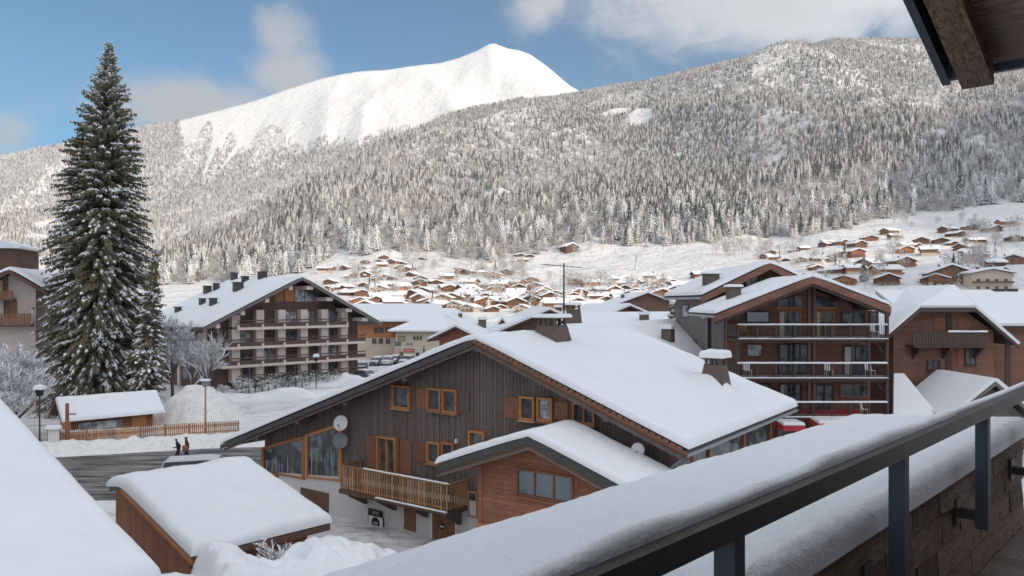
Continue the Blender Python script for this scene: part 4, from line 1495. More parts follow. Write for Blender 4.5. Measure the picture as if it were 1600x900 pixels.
def build_balcony():
    rz = math.atan2(A_DIR.y, A_DIR.x)
    base = Vector((.571, 2.0, 0))                # foot of the first post, plan
    # parapet: local x along the railing, local y outwards
    fr = Frame('parapet', (base.x, base.y, 0), rz, 'shingled parapet of the near balcony with a wide bed of snow on top', 'parapet')
    rt = fr.root
    top = CAMZ - .90
    X0, X1 = -4.2, 4.55
    Y0, Y1 = .14, 1.02
    def skew(o):              # the bed ends on a slant
        for v in o.data.vertices:
            x, y = v.co.x, v.co.y
            v.co.x = x - .68 * (y - Y0) / (Y1 - Y0) * min(1, max(0, (x - 1.5) / (X1 - 1.5)))
        return o
    skew(MB().box(X0, X1, Y0 + .03, Y1, top - 1.9, top - .03).build('core', W_DARK, rt))
    skew(MB().box(X0, X1 + .03, Y0 - .035, Y1 + .03, top - .028, top).build('coping', METAL_GREY, rt))
    # wooden shingles in courses
    meshes = []
    for k in range(6):
        rn = random.Random(k)
        L = .30
        b = MB()
        n = 6
        vs_, fs = [], []
        for i in range(n + 1):
            for (yy, zz) in ((-.012 + rn.uniform(-.004, .004), -.15 + rn.uniform(-.006, .006)), (.0 + rn.uniform(-.003, .003), .0), (.012, 0.0), (.012, -.15)):
                vs_.append(((i / n - .5) * L, yy, zz))
        for i in range(n):
            for q in range(4):
                fs.append((i * 4 + q, (i + 1) * 4 + q, (i + 1) * 4 + (q + 1) % 4, i * 4 + (q + 1) % 4))
        fs.append((0, 1, 2, 3)); fs.append((n * 4 + 3, n * 4 + 2, n * 4 + 1, n * 4))
        me = b.add(vs_, fs).mesh('shingle', W_OLD)
        fix_normals(me)
        meshes.append(me)
    rn = random.Random(8)
    row, zt = 0, top - .03
    H = .165
    while row < 9:
        x = 0.55 - rn.uniform(0, .3)
        while x < X1:
            L = rn.uniform(.26, .62)
            o = inst('shingle', rn.choice(meshes), rt, (x + L / 2, Y0 + rn.uniform(-.004, .006), zt - row * H), (rn.uniform(-.04, .02), rn.uniform(-.008, .008), 0), ((L - .009) / .30, 1, H * 1.06 / .15))
            x += L
        row += 1
    # bed of snow
    def bed():
        return snow_roof(rt, X0, X1 + .02, Y0 - .02, Y1 + .02, lambda x: top, .068, .06, 420, 80, 41, rough=.018, over=.03, mat=SNOW_NEAR, crumb=.006)
    skew(bed())
    # railing: posts hung on brackets on the inner face, flat top rail with a strip of old snow
    rl = Frame('railing', (base.x, base.y, 0), rz, 'dark flat steel handrail on posts bracketed to the parapet', 'railing')
    rr = rl.root
    rz_top = CAMZ - .545
    MB().box(-4.2, 5.6, -.045, .045, rz_top - .062, rz_top).build('handrail', METAL_DARK, rr)
    for xp, zb in ((0.0, .62), (1.40, .60), (2.80, .60), (4.2, .6)):
        p = MB().box(xp - .028, xp + .028, -.03, .03, rz_top - .062 - zb, rz_top - .0625).build('post', METAL_BLUE, rr)
        MB().box(xp - .022, xp + .022, .031, .135, rz_top - zb - .02, rz_top - zb + .03).box(xp - .05, xp + .05, .112, .139, rz_top - zb - .06, rz_top - zb + .08).build('bracket', METAL_DARK, p)
    # crusted snow left on the rail
    s = snow_roof(rr, -4.2, 2.25, -.004, .042, lambda x: rz_top, .018, .02, 500, 8, 51, rough=.05, over=0, mat=SNOW_NEAR, name='snow_strip')
    s2 = snow_roof(rr, 2.2, 4.9, .010, .042, lambda x: rz_top, .004, .02, 120, 6, 57, rough=.02, over=0, mat=SNOW_NEAR, name='snow_strip')

    # the house the balcony belongs to: deck and boarded wall behind the camera
    hs = Frame('own_house', (base.x, base.y, 0), rz, 'boarded house wall and plank deck of the near balcony', 'house')
    MB().box(-6.5, 5.6, -2.6, .16, CAMZ - 1.75, CAMZ - 1.62).build('deck', W_DARK, hs.root)
    MB().box(-6.5, 5.6, -2.9, -2.6, CAMZ - 6, CAMZ + 2.6).build('wall', W_GREY, hs.root)
    MB().box(-7.0, 6.0, -12.0, -2.9, 0, CAMZ + 2.0).build('house_body', PLASTER, hs.root)
    # eave overhead: sloping verge, rafter, boards
    c = at(1482, 124, 2.55)
    hv = Frame('roof_overhang', (c.x, c.y, c.z), rz, 'old plank roof overhang with a stout rafter above the balcony', 'roof overhang')
    ro = hv.root
    tn = math.tan(R(21.3))
    # local x forward-down along A, local y outwards (left); eave edge at x=0, verge at y=0; house lies on -y
    zz = lambda x: -tn * x
    n = 22
    for k in range(n):
        x1 = -k * .145
        x0 = x1 - .141
        jit = random.Random(k).uniform(-.006, .006)
        MB().hexa([(x0, -3.0, zz(x0) + .02 + jit), (x1, -3.0, zz(x1) + .02 + jit), (x1, -.02, zz(x1) + .02 + jit), (x0, -.02, zz(x0) + .02 + jit),
                   (x0, -3.0, zz(x0) + .05), (x1, -3.0, zz(x1) + .05), (x1, -.02, zz(x1) + .05), (x0, -.02, zz(x0) + .05)]).build('plank', W_PLANK, ro)
    MB().hexa([(-3.2, -.135, zz(-3.2) - .055), (-.02, -.135, zz(-.02) - .055), (-.02, -.045, zz(-.02) - .055), (-3.2, -.045, zz(-3.2) - .055),
               (-3.2, -.135, zz(-3.2) + .012), (-.02, -.135, zz(-.02) + .012), (-.02, -.045, zz(-.02) + .012), (-3.2, -.045, zz(-3.2) + .012)]).build('rafter', W_OLD, ro)
    MB().hexa([(-3.2, .0, zz(-3.2) + .0), (.03, .0, zz(.03) + .0), (.03, .025, zz(.03) + .0), (-3.2, .025, zz(-3.2) + .0),
               (-3.2, .0, zz(-3.2) + .12), (.03, .0, zz(.03) + .12), (.03, .025, zz(.03) + .12), (-3.2, .025, zz(-3.2) + .12)]).build('verge_flashing', METAL_BLUE, ro)
    MB().box(.005, .03, -3.0, -.003, zz(0) + .0, zz(0) + .08).build('eave_flashing', METAL_BLUE, ro)
    MB().hexa([(-.95, -3.0, zz(-.95) - .06), (-.80, -3.0, zz(-.8) - .06), (-.80, -.137, zz(-.8) - .06), (-.95, -.137, zz(-.95) - .06),
               (-.95, -3.0, zz(-.95) + .012), (-.80, -3.0, zz(-.8) + .012), (-.80, -.137, zz(-.8) + .012), (-.95, -.137, zz(-.95) + .012)]).build('cross_beam', W_OLD, ro)
    MB().hexa([(-3.2, -3.0, zz(-3.2) + .055), (0, -3.0, zz(0) + .055), (0, -.002, zz(0) + .055), (-3.2, -.002, zz(-3.2) + .055),
               (-3.2, -3.0, zz(-3.2) + .11), (0, -3.0, zz(0) + .11), (0, -.002, zz(0) + .11), (-3.2, -.002, zz(-3.2) + .11)]).build('roofing', SLATE, ro)


W_PLANK = mat_wood('wood_plank_old', (0.30, 0.215, 0.16), 0.4, (10, 1.2, 10), 8, rnd=0.35, bs=0.5, grey=0.4)
build_balcony()

# ---------------------------------------------------------------- balconied chalet block on the right
def rail_panel(parent, x0, x1, y, zb, zt, m_post=None, bars=True, nposts=6, snow=True):
    """slim railing: top rail with snow, bottom rail, posts and thin bars"""
    r = MB().box(x0, x1, y - .04, y + .04, zt - .06, zt).build('railing', W_GREY, parent)
    MB().box(x0, x1, y - .03, y + .03, zb + .08, zb + .13).build('bottom_rail', W_GREY, r)
    me = MB().box(-.05, .05, -.055, .055, 0, zt - zb + .25).mesh('railing_post', W_CHALET_DARK)
    for k in range(nposts + 1):
        inst('railing_post', me, r, (x0 + .05 + (x1 - x0 - .1) * k / nposts, y - .1, zb - .3))
    if bars:
        b = MB()
        n = int((x1 - x0) / .14)
        for k in range(1, n):
            x = x0 + (x1 - x0) * k / n
            b.box(x - .012, x + .012, y - .012, y + .012, zb + .13, zt - .06)
        tag(b.build('railing_bars', METAL_DARK, r), kind='stuff')
    if snow:
        snow_roof(r, x0, x1, y - .07, y + .07, lambda x: zt, .06, .06, 60, 6, 3, over=0, rough=.06)
    return r


def build_right_chalet():
    Y = 50.0
    fr = Frame('chalet_block', (0, Y, 0), 0, 'three storey red-brown timber chalet block with stacked balconies and snow-capped rails', 'apartment chalet')
    rt = fr.root
    ax, za = fr.on_y(1270, 432, 0)
    XL, zl = fr.on_y(1117, 492, 0)
    XR, zr_ = fr.on_y(1392, 479, 0)
    tl, tr = (za - zl) / (ax - XL), (za - zr_) / (XR - ax)
    YB, WY, YD = 1.0, 3.2, 7.4                     # balcony edge, wall plane, back
    zt = lambda x: za - .3 - (tl * (ax - x) if x < ax else tr * (x - ax))
    wl, _ = fr.on_y(1136, 520, WY)
    wr, _ = fr.on_y(1386, 520, YB)
    wr -= .1
    gable_wall(rt, 'wall', W_CHALET, wl, wr, WY, YD, 0, ax, zt(wl), zt(wr), zt(ax))
    roof_slab(rt, 'roof', SLATE, XL, XR, 0, YD, ax, za, tl, tr, .18)
    for (a, b, t_) in ((XL, ax, tl), (ax, XR, tr)):
        z0, z1 = za - t_ * abs(a - ax), za - t_ * abs(b - ax)
        verge(rt, W_CHALET, a, z0, b, z1, 0, .46, .07)
        verge(rt, W_CHALET_DARK, a, z0 - .44, b, z1 - .44, .12, .22, .06)
    snow_roof(rt, XL, XR, 0, YD, pitched(ax, za, tl, tr), .17, .2, 70, 40, 61, rough=.04, over=.03)
    MB().tube((XL - .05, 0, zl - .12), (XL - .05, YD, zl - .12), .09, .09, 8).build('gutter', METAL_GREY, rt)
    gx0, _ = fr.on_y(1130, 520, WY + .6)
    MB().box(gx0, wl - .003, WY + .5, YD - .5, 0, zt(gx0) - .05).build('side_wall', W_GREY, rt)
    # boards
    log_cladding(rt, W_CHALET, wl, wr, WY, 1.0, zt(ax) - .05, lambda z: ax - (za - .3 - z) / tl, lambda z: ax - -(za - .3 - z) / tr, .2, .03)
    for x in (XL + 2.4, ax - 3.2, ax, ax + 2.6, XR - 1.0):
        z = zt(x) - .14
        MB().box(x - .13, x + .13, .2, WY, z - .2, z + .1).build('purlin', W_CHALET_DARK, rt)
    # chimney on the left slope
    cx0, cz = fr.on_y(1146, 470, 3.6)
    zc = za - tl * (ax - cx0)
    c = MB().box(cx0 - .42, cx0 + .42, 3.2, 4.0, zc - .3, zc + .95).build('chimney', STONE, rt)
    MB().box(cx0 - .5, cx0 + .5, 3.12, 4.08, zc + .953, zc + 1.05).build('cap_slab', STONE, c)
    snow_roof(c, cx0 - .5, cx0 + .5, 3.12, 4.08, lambda x: zc + 1.05, .13, .12, 12, 12, 4)
    # balconies, each with floor slab and railing
    bx0, _ = fr.on_y(1152, 520, YB)
    bx1, _ = fr.on_y(1387, 520, YB)
    for (pt, pb, nm) in ((507, 529, 1), (567, 590, 2), (628, 651, 3)):
        zt_ = fr.on_y(1270, pt, YB)[1]
        zb_ = fr.on_y(1270, pb, YB)[1]
        b = MB().box(bx0, bx1, YB - .05, WY, zb_ - .26, zb_).build('balcony', W_CHALET_DARK, rt)
        rail_panel(b, bx0, bx1, YB, zb_ + .02, zt_, nposts=8)
        snow_roof(b, bx0, bx1, YB - .18, YB - .06, lambda x: zb_ - .02, .06, .05, 60, 5, 5, over=0)
        MB().box(bx0, bx1, YB - .19, YB - .053, zb_ - .14, zb_ - .021).build('floor_edge', W_CHALET_DARK, b)
        # side railing on the left return
        MB().box(bx0 - .04, bx0 + .04, YB + .05, WY, zt_ - .06, zt_).box(bx0 - .04, bx0 + .04, YB + .05, WY, zb_ + .1, zb_ + .9).build('side_screen', W_CHALET_DARK, b)
    # posts through all storeys
    for (px, w) in ((1153, .2), (1264, .17), (1272, .17), (1386, .2)):
        x, _ = fr.on_y(px, 520, YB + .25)
        MB().box(x - w / 2, x + w / 2, YB + .18, YB + .40, 0, zt(x) - .05).build('post', W_CHALET_DARK, rt)
    # diagonal struts under the eaves at the right
    for pz in (540, 600):
        x1_, z1_ = fr.on_y(1384, pz, YB + .6)
        MB().beam((x1_, YB + .6, z1_ - .7), (x1_ - .8, YB + .6, z1_ + .35), .12, .14).build('strut', W_CHALET_DARK, rt)
    # windows and doors
    y = WY - .03
    def w_(a, b, c_, d, fm=W_CHALET_DARK, gm=GLASS, mull=1, cur=None, nm='window'):
        x0, x1, z0, z1 = fr.rect(a, b, c_, d, y)
        return window(fr, x0, x1, z0, z1, y, fm, gm, mull, .1, .09, None, cur=cur, name=nm)
    w_(1165, 486, 1203, 506, W_CHALET_DARK, GLASS_MIRROR)
    w_(1216, 486, 1251, 531, W_ORANGE, GLASS, 2, .2, 'balcony_door')
    w_(1274, 486, 1303, 531, W_ORANGE, GLASS, 2, .15, 'balcony_door')
    w_(1314, 487, 1352, 512, W_CHALET_DARK, GLASS, 2)
    w_(1358, 486, 1372, 531, W_CHALET_DARK, GLASS)
    # glazed triangles under the gable
    for (a, b, t0, t1) in ((1214, 1252, 470, 460), (1273, 1303, 460, 470)):
        x0, zb0 = fr.on_y(a, 480, y)
        x1, _ = fr.on_y(b, 480, y)
        z0, z1 = fr.on_y(a, t0, y)[1], fr.on_y(b, t1, y)[1]
        MB().hexa([(x0, y - .05, zb0), (x1, y - .05, zb0), (x1, y, zb0), (x0, y, zb0), (x0, y - .05, z0), (x1, y - .05, z1), (x1, y, z1), (x0, y, z0)]).build('gable_pane', GLASS, rt)
        MB().box(x0 - .06, x1 + .06, y - .12, y - .0, zb0 - .14, zb0 - .003).build('transom', W_ORANGE, rt)
    w_(1166, 537, 1192, 558, W_SHUTTER, GLASS_PALE)
    w_(1216, 537, 1266, 592, W_CHALET_DARK, GLASS, 3, None, 'balcony_door')
    w_(1317, 540, 1356, 592, W_CHALET_DARK, GLASS, 2, .25, 'balcony_door')
    w_(1166, 599, 1202, 625, W_CHALET_DARK, GLASS)
    w_(1217, 599, 1252, 650, W_CHALET_DARK, GLASS, 2, .15, 'balcony_door')
    w_(1273, 600, 1302, 650, W_CHALET_DARK, GLASS, 2, None, 'balcony_door')
    w_(1312, 599, 1356, 622, W_SHUTTER, GLASS, 2)
    # ground floor shop with red awnings
    for (a, b, ry) in ((1220, 1254, 663), (1275, 1380, 660)):
        x0, z0 = fr.on_y(a, ry, -.4)
        x1, _ = fr.on_y(b, ry, -.4)
        aw = MB().hexa([(x0, -.9, z0 - .35), (x1, -.9, z0 - .35), (x1, WY, z0 - .05), (x0, WY, z0 - .05), (x0, -.9, z0 - .02), (x1, -.9, z0 - .02), (x1, WY, z0 + .35), (x0, WY, z0 + .35)]).build('awning', RED, rt)
        s = snow_roof(aw, x0, x1, -.88, YB - .3, lambda x: z0 + .05, .14, .12, 30, 12, 6, over=0)
    for px in (1238, 1290, 1340):
        x0, _ = fr.on_y(px, 680, WY)
        MB().box(x0 - 1.0, x0 + 1.0, WY - .12, WY + .01, .4, 2.6).build('shop_window', GLASS_SHOP, rt)
        MB().box(x0 - 1.15, x0 - 1.003, WY - .16, WY + .01, .1, 2.75).build('shop_post', W_SHUTTER, rt)
    # balcony chairs
    for (px, pb) in ((1163, 529), (1365, 529), (1352, 651), (1295, 590), (1168, 590), (1360, 590)):
        x, zb_ = fr.on_y(px, pb, YB + 1.0)
        zb_ += .05
        ch = empty('terrace_chair', (x, Y + YB + 1.0, zb_), random.uniform(-1, 1), None, None)
        ch['label'] = {(1163, 529): 'pale wooden terrace chair on the top balcony beside its left post', (1365, 529): 'white terrace chair on the top balcony beside its right post',
                       (1352, 651): 'white terrace chair on the lowest timber balcony', (1295, 590): 'terrace chair in the middle of the second timber balcony',
                       (1168, 590): 'terrace chair at the snowy end of the second timber balcony', (1360, 590): 'terrace chair by the curtained door of the second timber balcony'}[(px, pb)]
        ch['category'] = 'chair'
        m = W_PICKET if px == 1163 else WHITE
        MB().box(-.24, .24, -.24, .24, .42, .46).build('seat', m, ch)
        MB().hexa([(-.24, .20, .46), (.24, .20, .46), (.24, .24, .46), (-.24, .24, .46), (-.24, .32, .98), (.24, .32, .98), (.24, .36, .98), (-.24, .36, .98)]).build('backrest', m, ch)
        leg = MB().box(-.02, .02, -.02, .02, 0, .42).mesh('leg', m)
        for sx in (-1, 1):
            for sy in (-1, 1):
                inst('leg', leg, ch, (sx * .21, sy * .21, 0))
    # side wing behind, on the left
    f2 = Frame('chalet_wing', (0, 57.2, 0), 0, 'grey-sided timber chalet with plain snowy gable roof behind the balconied block', 'chalet')
    r2 = f2.root
    ax, za = f2.on_y(1203, 411, 0)
    XL, zl = f2.on_y(1096, 463, 0)
    tl = (za - zl) / (ax - XL)
    XR = ax + (ax - XL)
    zt2 = lambda x: za - .3 - tl * abs(ax - x)
    wl, _ = f2.on_y(1107, 500, 1.2)
    gable_wall(r2, 'wall', W_GREY, wl, 2 * ax - wl, 1.2, 13, 0, ax, zt2(wl), zt2(wl), zt2(ax))
    roof_slab(r2, 'roof', SLATE, XL, XR, 0, 14, ax, za, tl, tl, .2)
    for (a, b) in ((XL, ax), (ax, XR)):
        verge(r2, W_CHALET, a, za - tl * abs(a - ax), b, za - tl * abs(b - ax), 0, .5, .07)
    snow_roof(r2, XL, XR, 0, 14, pitched(ax, za, tl, tl), .2, .22, 60, 36, 67, rough=.04, over=.03)
    x1p = wl + .3
    log_cladding(r2, W_CHALET, x1p, 2 * ax - wl, 1.2, 8.5, zt2(ax) - .05, lambda z: ax - (za - .3 - z) / tl, lambda z: ax + (za - .3 - z) / tl, .22, .03)
    MB().tube((XL - .05, 0, zl - .15), (XL - .05, 14, zl - .15), .1, .1, 8).tube((XL, .05, zl - .15), (wl + .4, .9, zl - .25), .07, .07, 6).build('gutter', METAL_GREY, r2)
    xd, zd = f2.on_y(1105, 520, 1.0)
    MB().tube((xd, 1.05, 5.5), (xd, 1.05, zl - .1), .09, .09, 8).tube((xd, 1.05, 5.5), (xd - .5, 1.0, 4.6), .09, .09, 8).build('downpipe', METAL_GREY, r2)
    cx0, _ = f2.on_y(1106, 440, 4.0)
    zc = za - tl * (ax - cx0)
    c = MB().box(cx0 - .55, cx0 + .55, 2.6, 3.6, zc - .4, zc + 1.0).build('chimney', STONE, r2)
    MB().box(cx0 - .63, cx0 + .63, 2.5, 3.7, zc + 1.003, zc + 1.1).build('cap_slab', STONE, c)
    snow_roof(c, cx0 - .63, cx0 + .63, 2.5, 3.7, lambda x: zc + 1.1, .16, .14, 12, 12, 4)
    for (a, b, c_, d) in ((1068, 476, 1076, 496), (1084, 477, 1089, 495), (1067, 527, 1076, 545), (1084, 530, 1089, 547), (1098, 482, 1103, 500)):
        ya, _ = f2.on_x(c_, (b + d) / 2, wl)
        yb, _ = f2.on_x(a, (b + d) / 2, wl)
        _, z1 = f2.on_x((a + c_) / 2, b, wl)
        _, z0 = f2.on_x((a + c_) / 2, d, wl)
        sw = MB().box(wl - .06, wl - .002, ya, yb, z0, z1).build('side_window', W_CHALET_DARK, r2)
        MB().box(wl - .075, wl - .061, ya + .08, yb - .08, z0 + .08, z1 - .08).build('pane', GLASS, sw)
    x0, x1, z0, z1 = f2.rect(1164, 430, 1184, 447, 1.17)
    window(f2, x0, x1, z0, z1, 1.15, W_CHALET_DARK, GLASS_PALE, 2, .08, .08, None)


build_right_chalet()


# ---------------------------------------------------------------- half-hipped red chalet at the right edge
def build_hip_chalet():
    fr = Frame('hipped_chalet', (0, 56.0, 0), 0, 'plain red-brown board chalet with half-hipped snowy roof and dark carved balcony', 'chalet')
    rt = fr.root
    ax, za = fr.on_y(1489, 449, 2.6)
    hx0, hz = fr.on_y(1436, 482, 0)
    hx1, _ = fr.on_y(1523, 484, 0)
    ex0, ez = fr.on_y(1384, 527, 0)
    ex1, _ = fr.on_y(1590, 541, 0)
    WY = .9
    wl, wr = ex0 + 1.0, ex1 - 1.2
    # front body
    mb = MB()
    mb.prism([(wl, WY, 0), (wr, WY, 0), (wr, WY, ez + .4), (hx1 - .1, WY, hz - .25), (hx0 + .1, WY, hz - .25), (wl, WY, ez + .4)], (0, 14, 0))
    o = mb.build('wall', W_CHALET, rt)
    fix_normals(o.data)
    log_cladding(rt, W_CHALET, wl, wr, WY, 2.0, hz - .3, lambda z: wl if z < ez + .4 else wl + (hx0 + .1 - wl) * (z - ez - .4) / (hz - .25 - ez - .4),
                 lambda z: wr if z < ez + .4 else wr + (hx1 - .1 - wr) * (z - ez - .4) / (hz - .25 - ez - .4), .22, .03)
    # roof sheets with snow: half-hip, two flanks, and the long cross ridge behind
    def sheet(name, pts, th, m, parent, up=.0):
        a = [Vector(p) for p in pts]
        n = (a[1] - a[0]).cross(a[2] - a[0]).normalized()
        if n.z < 0:
            n = -n
            a = a[::-1]
        mb = MB()
        k = len(a)
        lo = [p + Vector((0, 0, up)) for p in a]
        hi = [p + n * th + Vector((0, 0, up)) for p in a]
        mb.add(lo + hi, [tuple(range(k))[::-1], tuple(range(k, 2 * k))] + [(i, (i + 1) % k, k + (i + 1) % k, k + i) for i in range(k)])
        return mb.build(name, m, parent)
    Rg = (ax, 2.6, za)
    Rb = (ax, 9.0, za)
    rf = sheet('roof', [(hx0, -.1, hz), (hx1, -.1, hz), Rg], .06, SLATE, rt)
    sheet('roof_flank', [(ex0, -.1, ez), (hx0, -.1, hz), Rg, Rb, (ex0, 9, ez)], .06, SLATE, rf)
    sheet('roof_flank', [(hx1, -.1, hz), (ex1, -.1, ez - .6), (ex1, 9, ez - .6), Rb, Rg], .06, SLATE, rf)
    sheet('snow', [(hx0, -.12, hz), (hx1, -.12, hz), Rg], .2, SNOW, rf, .065)
    sheet('snow', [(ex0, -.12, ez), (hx0, -.12, hz), Rg, Rb, (ex0, 9, ez)], .2, SNOW, rf, .065)
    sheet('snow', [(hx1, -.12, hz), (ex1, -.12, ez - .6), (ex1, 9, ez - .6), Rb, Rg], .2, SNOW, rf, .065)
    for (a, za_, b, zb_) in ((ex0, ez, hx0, hz), (hx0, hz, hx1, hz), (hx1, hz, ex1, ez - .6)):
        verge(rt, W_CHALET_DARK, a, za_ + .02, b, zb_ + .02, -.1, .28, .07)
    # long back roof
    zb = fr.on_y(1480, 458, 7)[1]
    zf = fr.on_y(1480, 512, 1)[1]
    xl, _ = fr.on_y(1372, 480, 8)
    sheet('back_roof', [(xl, 2.0, zf), (xl + 22, 2.0, zf), (xl + 22, 8.5, zb), (xl, 8.5, zb)], .1, SLATE, rt)
    sheet('snow', [(xl, 1.95, zf), (xl + 22, 1.95, zf), (xl + 22, 8.5, zb), (xl, 8.5, zb)], .22, SNOW, rt, .105)
    MB().box(xl + .5, xl + 21.5, 2.8, 13, 0, zf).build('back_wall', W_CHALET, rt)
    for px in (1437, 1457, 1560, 1580):
        x, z = fr.on_y(px, 457, 8.2)
        MB().box(x - .45, x + .45, 8.0, 8.5, zb, zb + .38).build('ridge_vent', SLATE, rt)
    # balcony with carved boards
    x0, zb_ = fr.on_y(1427, 540, -.3)
    x1, _ = fr.on_y(1543, 540, -.3)
    zt = fr.on_y(1480, 518, -.3)[1]
    b = MB().box(x0, x1, -.35, WY, zb_ - .15, zb_).build('balcony', W_CHALET_DARK, rt)
    MB().box(x0, x1, -.36, -.27, zt - .08, zt).build('handrail', W_CHALET_DARK, b)
    baluster_row(b, W_CHALET_DARK, x0 + .1, x1 - .1, -.32, zb_ + .01, zt - .081, .21, .185, .04)
    snow_roof(b, (x0 + x1) / 2 - .2, x1, -.38, -.25, lambda x: zt, .07, .06, 30, 5, 8, over=0)
    for px in (1436, 1484, 1534):
        x, _ = fr.on_y(px, 545, 0)
        MB().prism([(x - .09, WY, zb_ - 1.1), (x - .09, WY, zb_ - .155), (x - .09, -.2, zb_ - .155), (x - .09, -.2, zb_ - .3)], (.18, 0, 0)).build('bracket', W_CHALET_DARK, b)
    y = WY - .03
    for (a, b_, c_, d, kind) in ((1459, 496, 1476, 518, 's'), (1497, 496, 1517, 518, 's'), (1448, 562, 1468, 578, 'w'), (1507, 543, 1525, 571, 'w'), (1495, 544, 1505, 571, 's')):
        x0, x1, z0, z1 = fr.rect(a, b_, c_, d, y)
        if kind == 's':
            shutter(fr, x0, x1, z0, z1, y, W_RED)
        else:
            window(fr, x0, x1, z0, z1, y, W_CHALET_DARK, GLASS, 2, .1, .08, W_CHALET_DARK, rows=2)
    for px in (1482, 1574):
        x, _ = fr.on_y(px, 560, WY)
        MB().box(x - .2, x + .2, WY - .1, WY + .01, 1, ez + 2.2 if px < 1500 else ez - .2).build('corner_post', W_CHALET_DARK, rt)
    # low snowy garage in front
    g = Frame('low_shed', (0, 50.6, 0), 0, 'low outbuilding with two snowy roof slopes below the half-hipped chalet', 'outbuilding')
    gr = g.root
    xa, za_ = g.on_y(1390, 590, 6)
    xb, zb2 = g.on_y(1466, 612, 6)
    x0, z0 = g.on_y(1385, 650, 0)
    # left plain slope rising to the back
    zlow = g.on_y(1420, 665, 0)[1]
    zhi = g.on_y(1420, 590, 5)[1]
    xl_, xr_ = g.on_y(1394, 640, 0)[0], g.on_y(1472, 640, 0)[0]
    MB().box(xl_ + .3, xr_ + 3, .6, 5, 0, zlow - .2).build('wall', W_GREY, gr)
    def sh(pts, th, m, nm, up=0):
        return sheet(nm, pts, th, m, gr, up)
    xt_ = g.on_y(1396, 600, 5)[0]
    sh([(xl_, 0, zlow), (xr_, 0, zlow), (xr_, 5, zhi), (xt_, 5, zhi)], .1, SLATE, 'roof')
    sh([(xl_, -.03, zlow), (xr_, -.03, zlow), (xr_, 5.02, zhi), (xt_, 5.02, zhi)], .25, SNOW, 'snow', .103)
    # right gable roof, ridge running away
    px_, pz_ = g.on_y(1555, 598, -1)
    ls, lz = g.on_y(1484, 656, -1)
    rs = px_ + (px_ - ls)
    sh([(ls, -1, lz), (px_, -1, pz_), (px_, 5.5, pz_), (ls, 5.5, lz)], .1, SLATE, 'gable_roof')
    sh([(px_, -1, pz_), (rs, -1, lz), (rs, 5.5, lz), (px_, 5.5, pz_)], .1, SLATE, 'gable_roof')
    sh([(ls, -1.03, lz), (px_, -1.03, pz_), (px_, 5.5, pz_), (ls, 5.5, lz)], .24, SNOW, 'snow', .103)
    sh([(px_, -1.03, pz_), (rs, -1.03, lz), (rs, 5.5, lz), (px_, 5.5, pz_)], .24, SNOW, 'snow', .103)
    gable_wall(gr, 'gable_wall', W_GREY, ls + .5, rs - .5, 0, 5, 0, px_, lz + .1, lz + .1, pz_ - .1)
    verge(gr, W_GREY, ls, lz + .04, px_, pz_ + .04, -1, .22)
    verge(gr, W_GREY, px_, pz_ + .04, rs, lz + .04, -1, .22)


build_hip_chalet()


